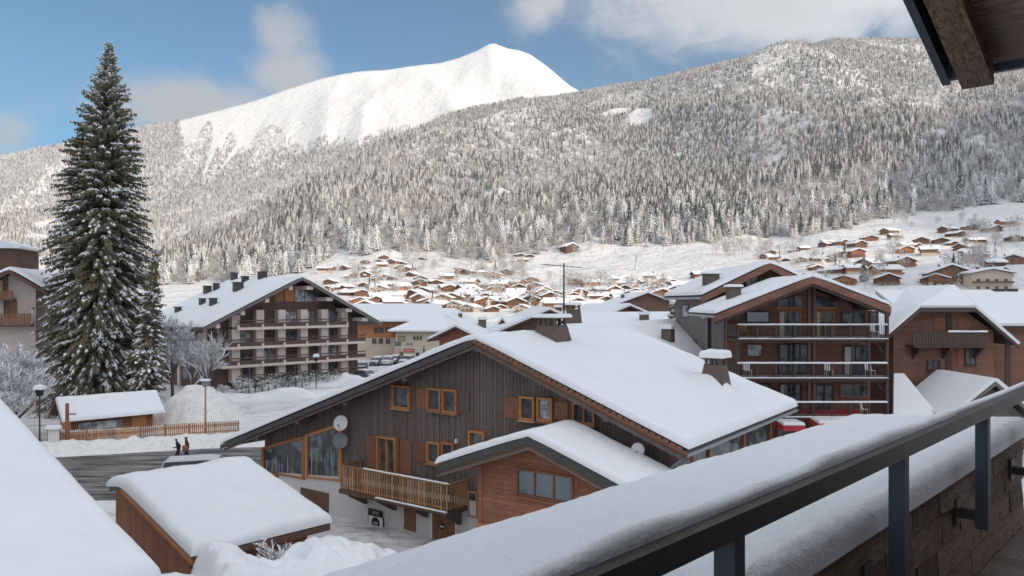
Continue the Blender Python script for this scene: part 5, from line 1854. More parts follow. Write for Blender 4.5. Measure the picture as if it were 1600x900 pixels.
# ---------------------------------------------------------------- balcony block on the left
def build_block():
    base = Vector((-36.3, 98.0, 0))
    rz = math.atan2(.727, .687)
    fr = Frame('apartment_block', base, rz, 'five storey dark brown apartment block with rows of cream balconies and snowy gable roof', 'apartment block')
    rt = fr.root
    # local x along the balcony front, y to the back (left-far)
    XL, zl = fr.on_y(317, 513, -1.2)
    XR, zr_ = fr.on_y(596, 505, -1.2)
    ax, za = fr.on_y(472, 433, -1.2)
    tl, tr = (za - zl) / (ax - XL), (za - zr_) / (XR - ax)
    D = 19.0
    zt = lambda x: za - .35 - (tl * (ax - x) if x < ax else tr * (x - ax))
    WY = 1.6
    wl, wr = XL + 2.0, XR - 2.3
    gable_wall(rt, 'wall', W_BLOCK, wl, wr, WY, D - 1, -.5, ax, zt(wl), zt(wr), zt(ax))
    roof_slab(rt, 'roof', SLATE, XL, XR, -1.2, D, ax, za, tl, tr, .25)
    verge(rt, W_GREY, XL, zl, ax, za, -1.2, .4, .1)
    verge(rt, W_GREY, ax, za, XR, zr_, -1.2, .4, .1)
    snow_roof(rt, XL, XR, -1.2, D, pitched(ax, za, tl, tr), .22, .25, 50, 36, 71, rough=.05, over=.03)
    # cream purlin heads
    for px in (340, 379, 417, 454, 484, 515, 545, 570):
        x, _ = fr.on_y(px, 470, -.9)
        z = zt(x) - .25
        MB().box(x - (.5 if px > 460 else .28), x + (.5 if px > 460 else .28), -1.0, WY, z - .42, z + .1).build('purlin', CONCRETE, rt)
    # gable glazing
    x0, _ = fr.on_y(428, 470, WY)
    x1, _ = fr.on_y(506, 470, WY)
    zb = fr.on_y(468, 471, WY)[1]
    zm = za - 1.1
    n = 5
    for k in range(n):
        a, b = x0 + (x1 - x0) * k / n + .08, x0 + (x1 - x0) * (k + 1) / n - .08
        h0, h1 = min(zt(a) - .5, zm), min(zt(b) - .5, zm)
        if h0 > zb + .2 or h1 > zb + .2:
            h0, h1 = max(h0, zb + .15), max(h1, zb + .15)
            MB().hexa([(a, WY - .06, zb), (b, WY - .06, zb), (b, WY, zb), (a, WY, zb), (a, WY - .06, h0), (b, WY - .06, h1), (b, WY, h1), (a, WY, h0)]).build('gable_pane', W_ORANGE if k < 2 else GLASS_PALE, rt)
    # storeys
    zs = [fr.on_y(420, q, 0)[1] for q in (510, 539, 567, 594)]
    st = (zs[0] - zs[-1]) / 3
    zs.append(zs[-1] - st)
    bays = [fr.on_y(q, 530, 0)[0] for q in (372, 410, 444, 479, 511, 542)]
    bl = fr.on_y(336, 560, 0)[0]
    br = fr.on_y(571, 560, 0)[0]
    rn = random.Random(6)
    for f, z in enumerate(zs[:4]):
        left = bays[0] if f == 0 else (bl + .8 if f < 3 else bl + 3)
        right = bays[-1] if f == 0 else br
        b = MB().box(left, right, -.11, WY, z - .40, z - .05).build('balcony', CONCRETE, rt)
        # dark parapet boards with a slot below the cap
        MB().box(left, right, -.09, -.02, z - .04, z + .50).build('parapet', W_BLOCK, b)
        MB().box(left, right, -.09, -.02, z + .75, z + .90).build('parapet_cap', W_BLOCK, b)
        for bx in bays:
            MB().box(bx - .16, bx + .16, -.18, .25, z - .42, z + .3).build('bracket', CONCRETE, b)
            # party fins
        zc = z + st - .2
        for k, bx in enumerate(bays):
            if f == 0 and (k == 0 or k == len(bays) - 1):
                zc2 = min(zc, zt(bx) - .3)
            else:
                zc2 = zc
            MB().box(bx - .55, bx + .55, .55, WY, z, zc2).build('fin', CONCRETE, b)
        # rooms between the fins: glass, curtain or closed dark shutter
        spans = [(bays[k] + .56, bays[k + 1] - .56) for k in range(5)]
        if f > 0:
            spans = [(left + .3, bays[0] - .6)] + spans + [(bays[-1] + .6, br - .5)]
        for (a, c) in spans:
            if c - a < .6:
                continue
            kind = rn.random()
            gm = GLASS if kind < .45 else (GLASS_PALE if kind < .65 else W_BLOCK)
            w = window(fr, a + .05, c - .05, z + .02, zc - .25, WY - .04, W_SHUTTER if gm is not W_BLOCK else W_BLOCK, gm, 2, .08, .1, None, cur=(.3 if kind < .3 else None), name='balcony_door')
    # base storey
    MB().box(bl + 4, br - 1, .6, WY - .01, -.5, zs[3] - .25).build('basement_wall', W_DARK, rt)
    # chimneys on the left slope
    for (px, py, w_, h) in ((366, 435, .8, 1.1), (383, 438, .8, .8), (410, 433, 1.0, 1.0), (372, 452, 1.1, 1.2), (324, 456, .9, 1.1), (338, 451, .7, 1.0), (316, 474, .7, .9), (333, 475, .8, 1.0), (278, 486, .7, .8)):
        # find the roof point: march over depth on the sight line
        best = None
        for q in range(0, 400):
            yy = -1 + q * .05
            x, z = fr.on_y(px, py + 2, yy)
            if x < ax and XL < x and z <= za - tl * (ax - x) + .3:
                best = (x, yy)
                break
        if not best:
            continue
        x, yy = best
        z = za - tl * (ax - x)
        c = MB().box(x - w_ / 2, x + w_ / 2, yy - w_ * .5, yy + w_ * .5, z - .3, z + h + .2).build('chimney', SLATE, rt)
        MB().box(x - w_ / 2 - .12, x + w_ / 2 + .12, yy - w_ * .5 - .12, yy + w_ * .5 + .12, z + h + .203, z + h + .3).build('cap_slab', SLATE, c)
    # side wall windows facing the spruce
    for k in range(4):
        for q in range(3):
            yy = 3 + q * 4.6
            z = zs[3] - .1 + k * st
            if z + 1.6 < zt(wl):
                MB().box(wl - .06, wl - .001, yy, yy + 1.6, z + .3, z + 1.7).build('side_window', GLASS, rt)
    for yy in (2.2, 10.0):
        MB().box(wl - .3, wl - .002, yy - .3, yy + .3, -.5, zt(wl) - .1).build('buttress', CONCRETE, rt)


build_block()


# ---------------------------------------------------------------- generic snowy chalet with parts, used for the whole village
def make_chalet(name, w, d, h, m_up, m_low, seed, pitch=.42, over=1.1, balcony=True, stone=.42, T=.75, chimney=True, wins=3, roof_m=None, fm=W_SHUTTER, gm=GLASS):
    """front gable faces -y, ridge along y, origin at ground centre of the front; returns the root"""
    rt = empty(name, (0, 0, 0))
    za = h + pitch * w / 2
    zl = h * stone
    MB().box(-w / 2 - .06, w / 2 + .06, -.06, d + .06, -3.0, zl).build('ground_floor', m_low, rt)
    gable_wall(rt, 'wall', m_up, -w / 2, w / 2, 0, d, zl + .003, 0, h, h, za)
    ov = w / 2 + over
    zr = lambda x: za + .18 - pitch * abs(x)
    roof_slab(rt, 'roof', roof_m or W_CHALET_DARK, -ov, ov, -over * 1.2, d + over, 0, za + .25, pitch, pitch, .22)
    s = MB()
    e = .12
    y0, y1 = -over * 1.2 + .02, d + over - .02
    pr = [(-ov + .02, zr(ov) + .08), (-ov + .1, zr(ov) + .08 + T * .8), (-ov + .5, zr(ov - .5) + T + .08), (0, za + .28 + T), (ov - .5, zr(ov - .5) + T + .08), (ov - .1, zr(ov) + .08 + T * .8), (ov - .02, zr(ov) + .08), (0, za + .255)]
    s.prism([(x, y0, z) for x, z in pr], (0, y1 - y0, 0))
    so = s.build('snow', SNOW, rt)
    fix_normals(so.data)
    if balcony:
        zb = zl + .15
        b = MB().box(-w / 2 - .3, w / 2 + .3, -1.15, -.062, zb - .12, zb + .02).build('balcony', m_up, rt)
        MB().box(-w / 2 - .3, w / 2 + .3, -1.15, -1.08, zb + .15, zb + .95).build('parapet', fm, b)
    rn = random.Random(seed)
    ww = min(1.3, w / (wins * 1.9))
    for lvl, (zb, hh, yy) in enumerate(((zl * .35, 1.1, -.06), (zl + .9, 1.2, 0.0), (h + .3, 1.0, 0.0))):
        n = wins if lvl < 2 else max(1, wins - 2)
        if lvl == 2 and za - h < 1.9:
            continue
        if lvl == 0 and zl < 1.4:
            continue
        for k in range(n):
            x = (k - (n - 1) / 2) * w / (n + .4)
            window(rt, x - ww / 2, x + ww / 2, zb, zb + hh, yy - .003, fm, gm, 2, .1, .1, None)
    if chimney:
        x = rn.choice((-1, 1)) * w * .2
        y = d * rn.uniform(.35, .6)
        z = zr(x)
        c = MB().box(x - .4, x + .4, y - .4, y + .4, z - .3, z + T + 1.0).build('chimney', STONE, rt)
        MB().box(x - .5, x + .5, y - .5, y + .5, z + T + 1.003, z + T + 1.35).build('snow', SNOW, c)
    return rt


def drop_tree(o):
    for ch in list(o.children):
        drop_tree(ch)
    bpy.data.objects.remove(o)


def place(proto, loc, rz, sc=1.0, label=None, cat='chalet', group=None, name=None, zs=1.0):
    o = copy_tree(proto)
    if name:
        o.name = name
    o.location = loc
    o.rotation_euler = (0, 0, rz)
    o.scale = (sc, sc, sc * zs)
    return tag(o, label, cat, group)


V_DARK = mat_wood('village_wood_dark', (0.17, 0.10, 0.075), .25, (.5, 5, 6), 4, rnd=.2)
V_BROWN = mat_wood('village_wood_brown', (0.28, 0.16, 0.10), .25, (.5, 5, 6), 4, rnd=.2)
V_ORANGE = mat_wood('village_wood_orange', (0.42, 0.19, 0.085), .25, (.5, 5, 6), 4, rnd=.15)
V_CREAM = mat_rough('village_plaster', (0.58, 0.50, 0.41), .1, .6)
V_RED = mat_wood('village_wood_red', (0.34, 0.13, 0.08), .25, (.5, 5, 6), 4, rnd=.15)
PROTO = {
    'd': make_chalet('chalet', 11, 12, 5.6, V_DARK, V_CREAM, 1),
    'b': make_chalet('chalet', 12, 11, 5.4, V_BROWN, V_CREAM, 2),
    'o': make_chalet('chalet', 12, 12, 5.4, V_ORANGE, V_CREAM, 3, wins=4),
    'c': make_chalet('chalet', 11, 12, 5.8, V_CREAM, V_CREAM, 4, fm=V_BROWN),
    's': make_chalet('barn', 8, 9, 3.6, V_DARK, V_DARK, 5, balcony=False, chimney=False, wins=2),
    'w': make_chalet('chalet', 17, 13, 6.2, V_BROWN, V_CREAM, 6, wins=5, pitch=.38),
    'r': make_chalet('chalet', 11, 11, 6.8, V_RED, V_RED, 7, wins=3),
}
KIND = {'d': 'dark brown snowy-roofed chalet with cream ground floor', 'b': 'mid brown snowy-roofed chalet with balcony', 'o': 'orange wood snowy-roofed chalet with balcony',
        'c': 'cream snowy-roofed chalet with brown balcony', 's': 'small dark barn with snowy roof', 'w': 'wide brown snowy-roofed chalet with five window bays', 'r': 'tall red-brown chalet with snowy roof'}
CATS = {'s': 'barn'}


def village(items, zone, group, y0=60.0):
    for it in items:
        px, py, k = it[0], it[1], it[2]
        sc = it[3] if len(it) > 3 else 1.0
        rz = it[4] if len(it) > 4 else (random.uniform(-.5, .4) if random.random() < .62 else random.choice((-1, 1)) * random.uniform(1.0, 1.6))
        p = hit(px, py, y0)
        place(PROTO[k], (p.x, p.y, p.z - .9), rz, sc * .86, KIND[k] + ' ' + zone, CATS.get(k, 'chalet'), group + ', ' + {'d': 'dark ones', 'b': 'brown ones', 'o': 'orange ones', 'c': 'cream ones', 's': 'barns', 'w': 'wide ones', 'r': 'red ones'}[k], zs=random.uniform(.72, .95))


def z5(x, y): return 480 + x / 5, 380 + y / 5
def z6(x, y): return 740 + x / 5, 360 + y / 5
def zr1(x, y): return 1340 + x / 4.5, 300 + y / 4.5
def z7(x, y): return 1000 + x / 4, 300 + y / 4


UP = [(450, 165, 'd'), (432, 195, 's'), (600, 128, 'd'), (560, 150, 's'), (545, 192, 'd'), (655, 165, 'b'), (730, 205, 'b'), (740, 165, 's'), (893, 130, 's'), (160, 222, 'd'), (205, 215, 'b'),
      (280, 212, 'd'), (380, 268, 'b'), (440, 265, 's'), (165, 325, 'd')]
village([(*z5(x, y), k, .82) for x, y, k in UP], 'on the upper slope above the village', 'chalets on the upper slope')
MIDV = [(*z5(x, y), k) for x, y, k in [(440, 340, 's'), (370, 405, 's'), (485, 390, 'c'), (560, 392, 'c'), (490, 450, 'o'), (590, 445, 'o'), (700, 435, 'o'), (770, 435, 'c'), (720, 355, 's'), (900, 400, 'd'), (880, 470, 'o'),
        (960, 455, 'b'), (1060, 475, 'c'), (1130, 470, 'b'), (885, 315, 'd'), (800, 262, 's'), (1040, 285, 'b'), (1160, 235, 'r'), (1230, 245, 'd'), (1240, 335, 'c'), (1320, 345, 'c'), (1120, 380, 'o'), (1190, 385, 'd'), (1040, 368, 's'),
        (930, 315, 's'), (1270, 400, 'd'), (1310, 420, 'd'), (1390, 475, 'o'), (1460, 480, 'o'), (1455, 275, 'c'), (1472, 385, 'o'), (1368, 215, 's'), (1010, 320, 's'), (300, 400, 's')]]
MIDV += [(*z6(x, y), k) for x, y, k in [(365, 205, 's'), (440, 210, 's'), (355, 245, 's'), (150, 355, 'c'), (260, 350, 'c'), (200, 465, 'o'), (270, 460, 'o'), (330, 415, 'b'), (450, 415, 'b'), (400, 525, 'o'), (545, 520, 'o'), (100, 600, 'o'),
         (190, 595, 'o'), (20, 515, 'd'), (860, 440, 'o'), (800, 425, 'b'), (830, 530, 'b'), (1050, 475, 's'), (1100, 510, 'b'), (1180, 500, 'd'), (1465, 400, 'c'), (1410, 435, 's'), (1270, 550, 'w'), (1400, 500, 'b'), (1430, 535, 'b'), (1100, 590, 'r'),
         (640, 540, 'b'), (700, 535, 'b'), (930, 480, 's'), (780, 550, 'b'), (480, 470, 'b'), (600, 560, 'd'), (440, 590, 'd'), (330, 610, 'd')]]
rv = random.Random(99)
for _ in range(14):
    MIDV.append((rv.uniform(960, 1090), rv.uniform(440, 470), rv.choice('dbocs'), rv.uniform(.7, 1.0)))
for _ in range(70):          # the roofs packed in between
    MIDV.append((rv.uniform(560, 1040), rv.uniform(448, 489), rv.choice('ddbbocsscw'), rv.uniform(.7, 1.05)))
for _ in range(16):
    MIDV.append((rv.uniform(500, 660), rv.uniform(420, 462), rv.choice('dbocss'), rv.uniform(.65, .95)))
village(MIDV, 'in the sunlit village', 'chalets of the sunlit village')
barn = hit(*z6(770, 175))
place(PROTO['s'], (barn.x, barn.y, barn.z), .35, 1.5, 'old dark barn beside frosted shrubs at the top of the snowfield', 'barn')
hut = hit(975, 181)
place(PROTO['s'], (hut.x, hut.y, hut.z), .2, 1.6, 'lone dark hut in the clearing high up in the forest', 'hut')
RH = [(*zr1(x, y), k, 1.0) for x, y, k in [(190, 300, 'b'), (95, 345, 'b'), (25, 395, 'd'), (450, 370, 'd'), (600, 290, 'd'), (590, 365, 'd'), (560, 440, 'b'), (720, 415, 'b'), (730, 315, 'd'), (815, 268, 'b'), (880, 365, 'd'), (980, 280, 'b'), (1090, 240, 'o'),
      (1110, 350, 'd'), (275, 590, 'o', ), (340, 530, 'b'), (910, 490, 'c'), (1090, 510, 'b'), (40, 545, 'o'), (5, 460, 'r'), (1010, 520, 's')]]
RH += [(*z7(x, y), k, .85) for x, y, k in [(1140, 345, 'd'), (1210, 330, 'd'), (1325, 335, 'd'), (1140, 430, 'o'), (1260, 412, 'b'), (1340, 405, 'o'), (1180, 440, 'c'), (1300, 512, 'd'), (1390, 505, 'o'), (875, 430, 'b'), (910, 435, 's'), (330, 540, 'd'), (140, 575, 'o'), (60, 670, 'b')]]
for _ in range(26):
    x = rv.uniform(1185, 1600)
    RH.append((x, rv.uniform(np.interp(x, [1185, 1300, 1600], [400, 378, 348]), 446), rv.choice('ddbbocs'), rv.uniform(.7, .95)))
village([(a[0], a[1], a[2], a[3] * (.95 if a[0] > 1290 else .9)) for a in RH], 'on the slope below the spruces', 'chalets of the slope hamlet')
# a pale hotel and its dark neighbour above the half-hipped chalet
p = hit(1550, 452)
hot = make_chalet('hotel', 15, 12, 7.5, V_CREAM, V_CREAM, 31, fm=V_DARK, pitch=.2, wins=4)
place(hot, (p.x, p.y, p.z - 1), -.15, .9, 'pale flat-roofed hotel with brown window bays on the slope', 'hotel')
drop_tree(hot)
p = hit(1487, 446)
place(PROTO['w'], (p.x, p.y, p.z - 1), -.3, .9, 'dark chalet with white window bays standing beside the pale hotel', 'chalet')


# ---------------------------------------------------------------- houses of the shaded middle ground
def mid_house(px, py, Y, w, d, h, mu, ml, rz, label, pitch=.4, **kw):
    """apex of the front gable at the photo pixel"""
    a = at(px, py, Y)
    hh = a.z - pitch * w / 2 - .7
    pr = make_chalet(kw.pop('name', 'chalet'), w, d, hh, mu, ml, int(px), pitch=pitch, T=.3, **kw)
    pr.location = (a.x, a.y, 0)
    pr.rotation_euler = (0, 0, rz)
    return tag(pr, label, kw.get('cat', 'chalet'))


mid_house(893, 503, 56, 20, 20, 7, W_BROWN, PLASTER, RZ_MAIN, 'brown gabled house whose long snowy roof rises behind the big chalet', pitch=.36, balcony=False, over=1.3)
mid_house(980, 473, 118, 15, 17, 7, W_BROWN, V_CREAM, .25, 'brown timber chalet with open gable balcony behind the snowy roofs', stone=.5, wins=3)
mid_house(660, 481, 195, 14, 14, 7, V_BROWN, V_CREAM, -.5, 'brown gabled house with snowy roof behind the cream shop building', pitch=.45)
mid_house(690, 487, 178, 13, 16, 7, V_DARK, V_CREAM, -.15, 'dark gabled house with broad snowy roof beside the cream shop building', pitch=.5)
mid_house(857, 478, 95, 12, 14, 7, W_BROWN, V_CREAM, .1, 'dark gabled house directly behind the caged chimney', pitch=.42)
mid_house(718, 504, 96, 5.6, 9, 6, V_RED, V_DARK, -.35, 'red-brown gable with tall window and snowy roof in front of the cream building', pitch=.45, wins=2)
mid_house(1010, 455, 210, 24, 12, 8, V_DARK, V_CREAM, .2, 'long dark chalet with row of pale window frames below the snowfield', pitch=.35, wins=5)
mid_house(800, 493, 100, 12, 15, 6, V_DARK, V_CREAM, -1.3, 'broad snow-covered roof of a long house behind the big chalet', pitch=.34, balcony=False)
mid_house(905, 486, 88, 15, 16, 6, W_BROWN, V_CREAM, -1.1, 'snowy roofed house with dark flared chimney behind the gabled house', pitch=.4, balcony=False)
cf = Frame('flared_chimney', at(896, 498, 72.0), 0, 'dark flared chimney with snow cap behind the gabled house roof', 'chimney')
MB().hexa([(-1.0, -.7, -2.5), (1.0, -.7, -2.5), (1.0, .7, -2.5), (-1.0, .7, -2.5), (-.62, -.45, .9), (.62, -.45, .9), (.62, .45, .9), (-.62, .45, .9)]).build('stack', STONE, cf.root)
MB().box(-.75, .75, -.55, .55, 1.25, 1.35).box(-.6, -.45, -.4, .4, .89, 1.25).box(.45, .6, -.4, .4, .89, 1.25).box(-.08, .08, -.4, .4, .89, 1.25).build('cap', STONE, cf.root)
snow_roof(cf.root, -.73, .73, -.53, .53, lambda x: 1.35, .2, .15, 10, 10, 2)


def build_cream_shop():
    Y = 146.0
    c = at(618, 580, Y)
    fr = Frame('shop_building', (c.x, c.y, 0), R(-8), 'cream two storey shop building with hipped snowy roof, green sign and red banner', 'shop building')
    rt = fr.root
    x1 = fr.on_y(698, 540, 0)[0]
    zt = fr.on_y(640, 517, 0)[1]
    D = 14
    MB().box(0, x1, 0, D, -.3, zt).build('wall', CREAM, rt)
    zb = fr.on_y(650, 543, 0)[1]
    MB().box(-.03, x1 + .03, -.06, 0, zb - .08, zb + .08).build('string_course', CONCRETE, rt)
    o = 1.2
    ridge = fr.on_y(660, 492, D / 2)[1]
    m = MB()
    b0, b1, b2, b3 = (-o, -o, zt - .1), (x1 + o, -o, zt - .1), (x1 + o, D + o, zt - .1), (-o, D + o, zt - .1)
    r0, r1 = (D * .35, D / 2, ridge), (x1 - D * .2, D / 2, ridge)
    m.add([b0, b1, b2, b3, r0, r1], [(0, 1, 5, 4), (1, 2, 5), (2, 3, 4, 5), (3, 0, 4), (3, 2, 1, 0)])
    m.build('roof', SLATE, rt)
    s = MB()
    up = .3
    q = [(p[0], p[1], p[2] + .02) for p in (b0, b1, b2, b3)] + [(p[0], p[1], p[2] + up) for p in (b0, b1, b2, b3)] + [(r0[0], r0[1], r0[2] + up), (r1[0], r1[1], r1[2] + up)]
    s.add(q, [(4, 5, 9, 8), (5, 6, 9), (6, 7, 8, 9), (7, 4, 8), (0, 1, 5, 4), (1, 2, 6, 5), (2, 3, 7, 6), (3, 0, 4, 7)])
    s.build('snow', SNOW, rt)
    y = -.003
    def w_(a, b, c_, d, gm=GLASS, mull=1, fm=W_BROWN):
        x0, x1_, z0, z1 = fr.rect(a, b, c_, d, y)
        window(fr, x0, x1_, z0, z1, y, fm, gm, mull, .1, .07, None)
    w_(622, 525, 633, 533, GLASS_BLIND)
    for k in range(3):
        w_(646 + k * 5.2, 525.5, 649 + k * 5.2, 531.5)
    w_(660.5, 540, 664.5, 553, GLASS, 1, CONCRETE)
    w_(626, 550, 630, 556)
    w_(650, 551, 655, 557)
    def sign(nm, a, b, c_, d, m, y_=-.12):
        x0, x1_, z0, z1 = fr.rect(a, b, c_, d, y_)
        return MB().box(x0, x1_, y_ - .05, y_ + .12, z0, z1).build(nm, m, rt), (x0, x1_, z0, z1)
    g, (x0, x1_, z0, z1) = sign('green_sign', 617.5, 534.5, 626, 540, GREEN)
    MB().box(x0 + .18, x1_ - .2, -.178, -.172, z0 + .2, z1 - .2).build('sign_motif', METAL_GREY, g)
    g, (x0, x1_, z0, z1) = sign('banner', 631.5, 545.5, 647, 550, RED)
    MB().box(x0 + .25, x1_ - .3, -.178, -.172, z0 + .15, z1 - .17).build('banner_lettering', REDWHITE, g)
    sign('panel', 616, 544, 624, 553, REDWHITE)
    sign('lettering_panel', 635, 536, 644.5, 539, METAL_GREY)


build_cream_shop()


def build_orange_long():
    c = at(579, 545, 150.0)
    fr = Frame('orange_house', (c.x, c.y, 0), R(6), 'long orange timber house with low snowy roof behind the apartment block', 'house')
    rt = fr.root
    x1 = fr.on_y(636, 540, 0)[0] + 2
    zt = fr.on_y(610, 503, 0)[1]
    zr_ = fr.on_y(610, 478, 10)[1]
    zs = fr.on_y(600, 528, 0)[1]
    MB().box(-5, x1 + 3, 0, 18, -.3, zs).build('ground_floor', V_CREAM, rt)
    MB().box(-5, x1 + 3, .02, 18, zs + .003, zt).build('wall', V_ORANGE, rt)
    for (up, m, nm) in ((0, SLATE, 'roof'), (.11, SNOW, 'snow')):
        MB().hexa([(-7, -1.5, zt + up), (x1 + 5, -1.5, zt + up), (x1 + 5, 10, zr_ + up), (-7, 10, zr_ + up), (-7, -1.5, zt + .1 + up * 3.6), (x1 + 5, -1.5, zt + .1 + up * 3.6), (x1 + 5, 10, zr_ + .1 + up * 3.6), (-7, 10, zr_ + .1 + up * 3.6)]).build(nm, m, rt)
    for (a, b) in ((588, 516), (596, 516), (606, 515), (619, 515), (585, 533), (595, 533), (606, 533)):
        x, z = fr.on_y(a, b, 0)
        window(fr, x - .45, x + .45, z - .55, z + .55, -.003, V_BROWN, GLASS, 2, .08, .08, None)
    x, z = fr.on_y(625, 512, 0)
    MB().box(x - 1.6, x + 3, -1.4, 0, z - 1.2, z - 1.0).box(x - 1.6, x + 3, -1.4, -1.3, z - .99, z - .1).build('balcony', V_BROWN, rt)


build_orange_long()


# ---------------------------------------------------------------- pink house at the left edge
def build_pink():
    c = at(0, 600, 76.0)
    fr = Frame('pink_house', (at(20, 600, 76).x, 76.0, 0), R(12), 'pale pink rendered house with brown shutters and balconies beside the tall spruce', 'house')
    rt = fr.root
    ax, za = fr.on_y(14, 421, 0)
    XR, zr_ = fr.on_y(76, 457, 0)
    t = (za - zr_) / (XR - ax)
    XL = ax - (XR - ax) - 3
    WY = 1.2
    zt = lambda x: za - .3 - t * abs(x - ax)
    wr, _ = fr.on_y(56, 500, WY)
    gable_wall(rt, 'wall', PINK, XL + 1.5, wr, WY, 12, 0, ax, zt(XL + 1.5), zt(wr), zt(ax))
    roof_slab(rt, 'roof', W_BROWN, XL, XR, 0, 13, ax, za, t, t, .2)
    verge(rt, W_BROWN, ax, za, XR, zr_, 0, .4)
    verge(rt, W_BROWN, XL, za - t * (ax - XL), ax, za, 0, .4)
    snow_roof(rt, XL, XR, 0, 13, pitched(ax, za, t, t), .28, .25, 40, 30, 81, over=.03)
    # upper rear roof
    z2 = fr.on_y(5, 388, 7)[1]
    x2, _ = fr.on_y(26, 388, 7)
    MB().box(XL, x2, 7, 13, za - 1, z2).build('upper_storey', W_BROWN, rt)
    MB().prism([(XL, 6.2, z2), (x2 + .6, 6.2, z2 + .0), (x2 + .6, 6.2, z2 + .25), (x2 - 2.4, 6.2, z2 + 1.1), (XL, 6.2, z2 + 1.2)], (0, 7, 0)).build('snow', SNOW, rt)
    for (pt, pb, pr) in ((454, 467, 20), (490, 508, 48)):
        x1, z0 = fr.on_y(pr, pb, .3)
        _, z1 = fr.on_y(pr, pt, .3)
        b = MB().box(XL + 2, x1, .25, WY, z0 - .15, z0).build('balcony', W_BROWN, rt)
        MB().box(XL + 2, x1, .22, .3, z1 - .08, z1).build('handrail', W_SHUTTER, b)
        baluster_row(b, W_SHUTTER, max(XL + 2, x1 - 4), x1 - .05, .26, z0 + .003, z1 - .083, .22, .16)
    for (a, b_, c_, d) in ((4, 432, 13, 458), (16, 470, 27, 497)):
        x0, x1, z0, z1 = fr.rect(a, b_, c_, d, WY - .01)
        shutter(fr, x0, x1, z0, z1, WY - .01, W_SHUTTER)
    x0, x1, z0, z1 = fr.rect(6, 470, 15, 497, WY - .01)
    window(fr, x0, x1, z0, z1, WY - .01, W_SHUTTER, GLASS, 2, .1, .08, None, name='balcony_door')


build_pink()
for pr in PROTO.values():
    drop_tree(pr)

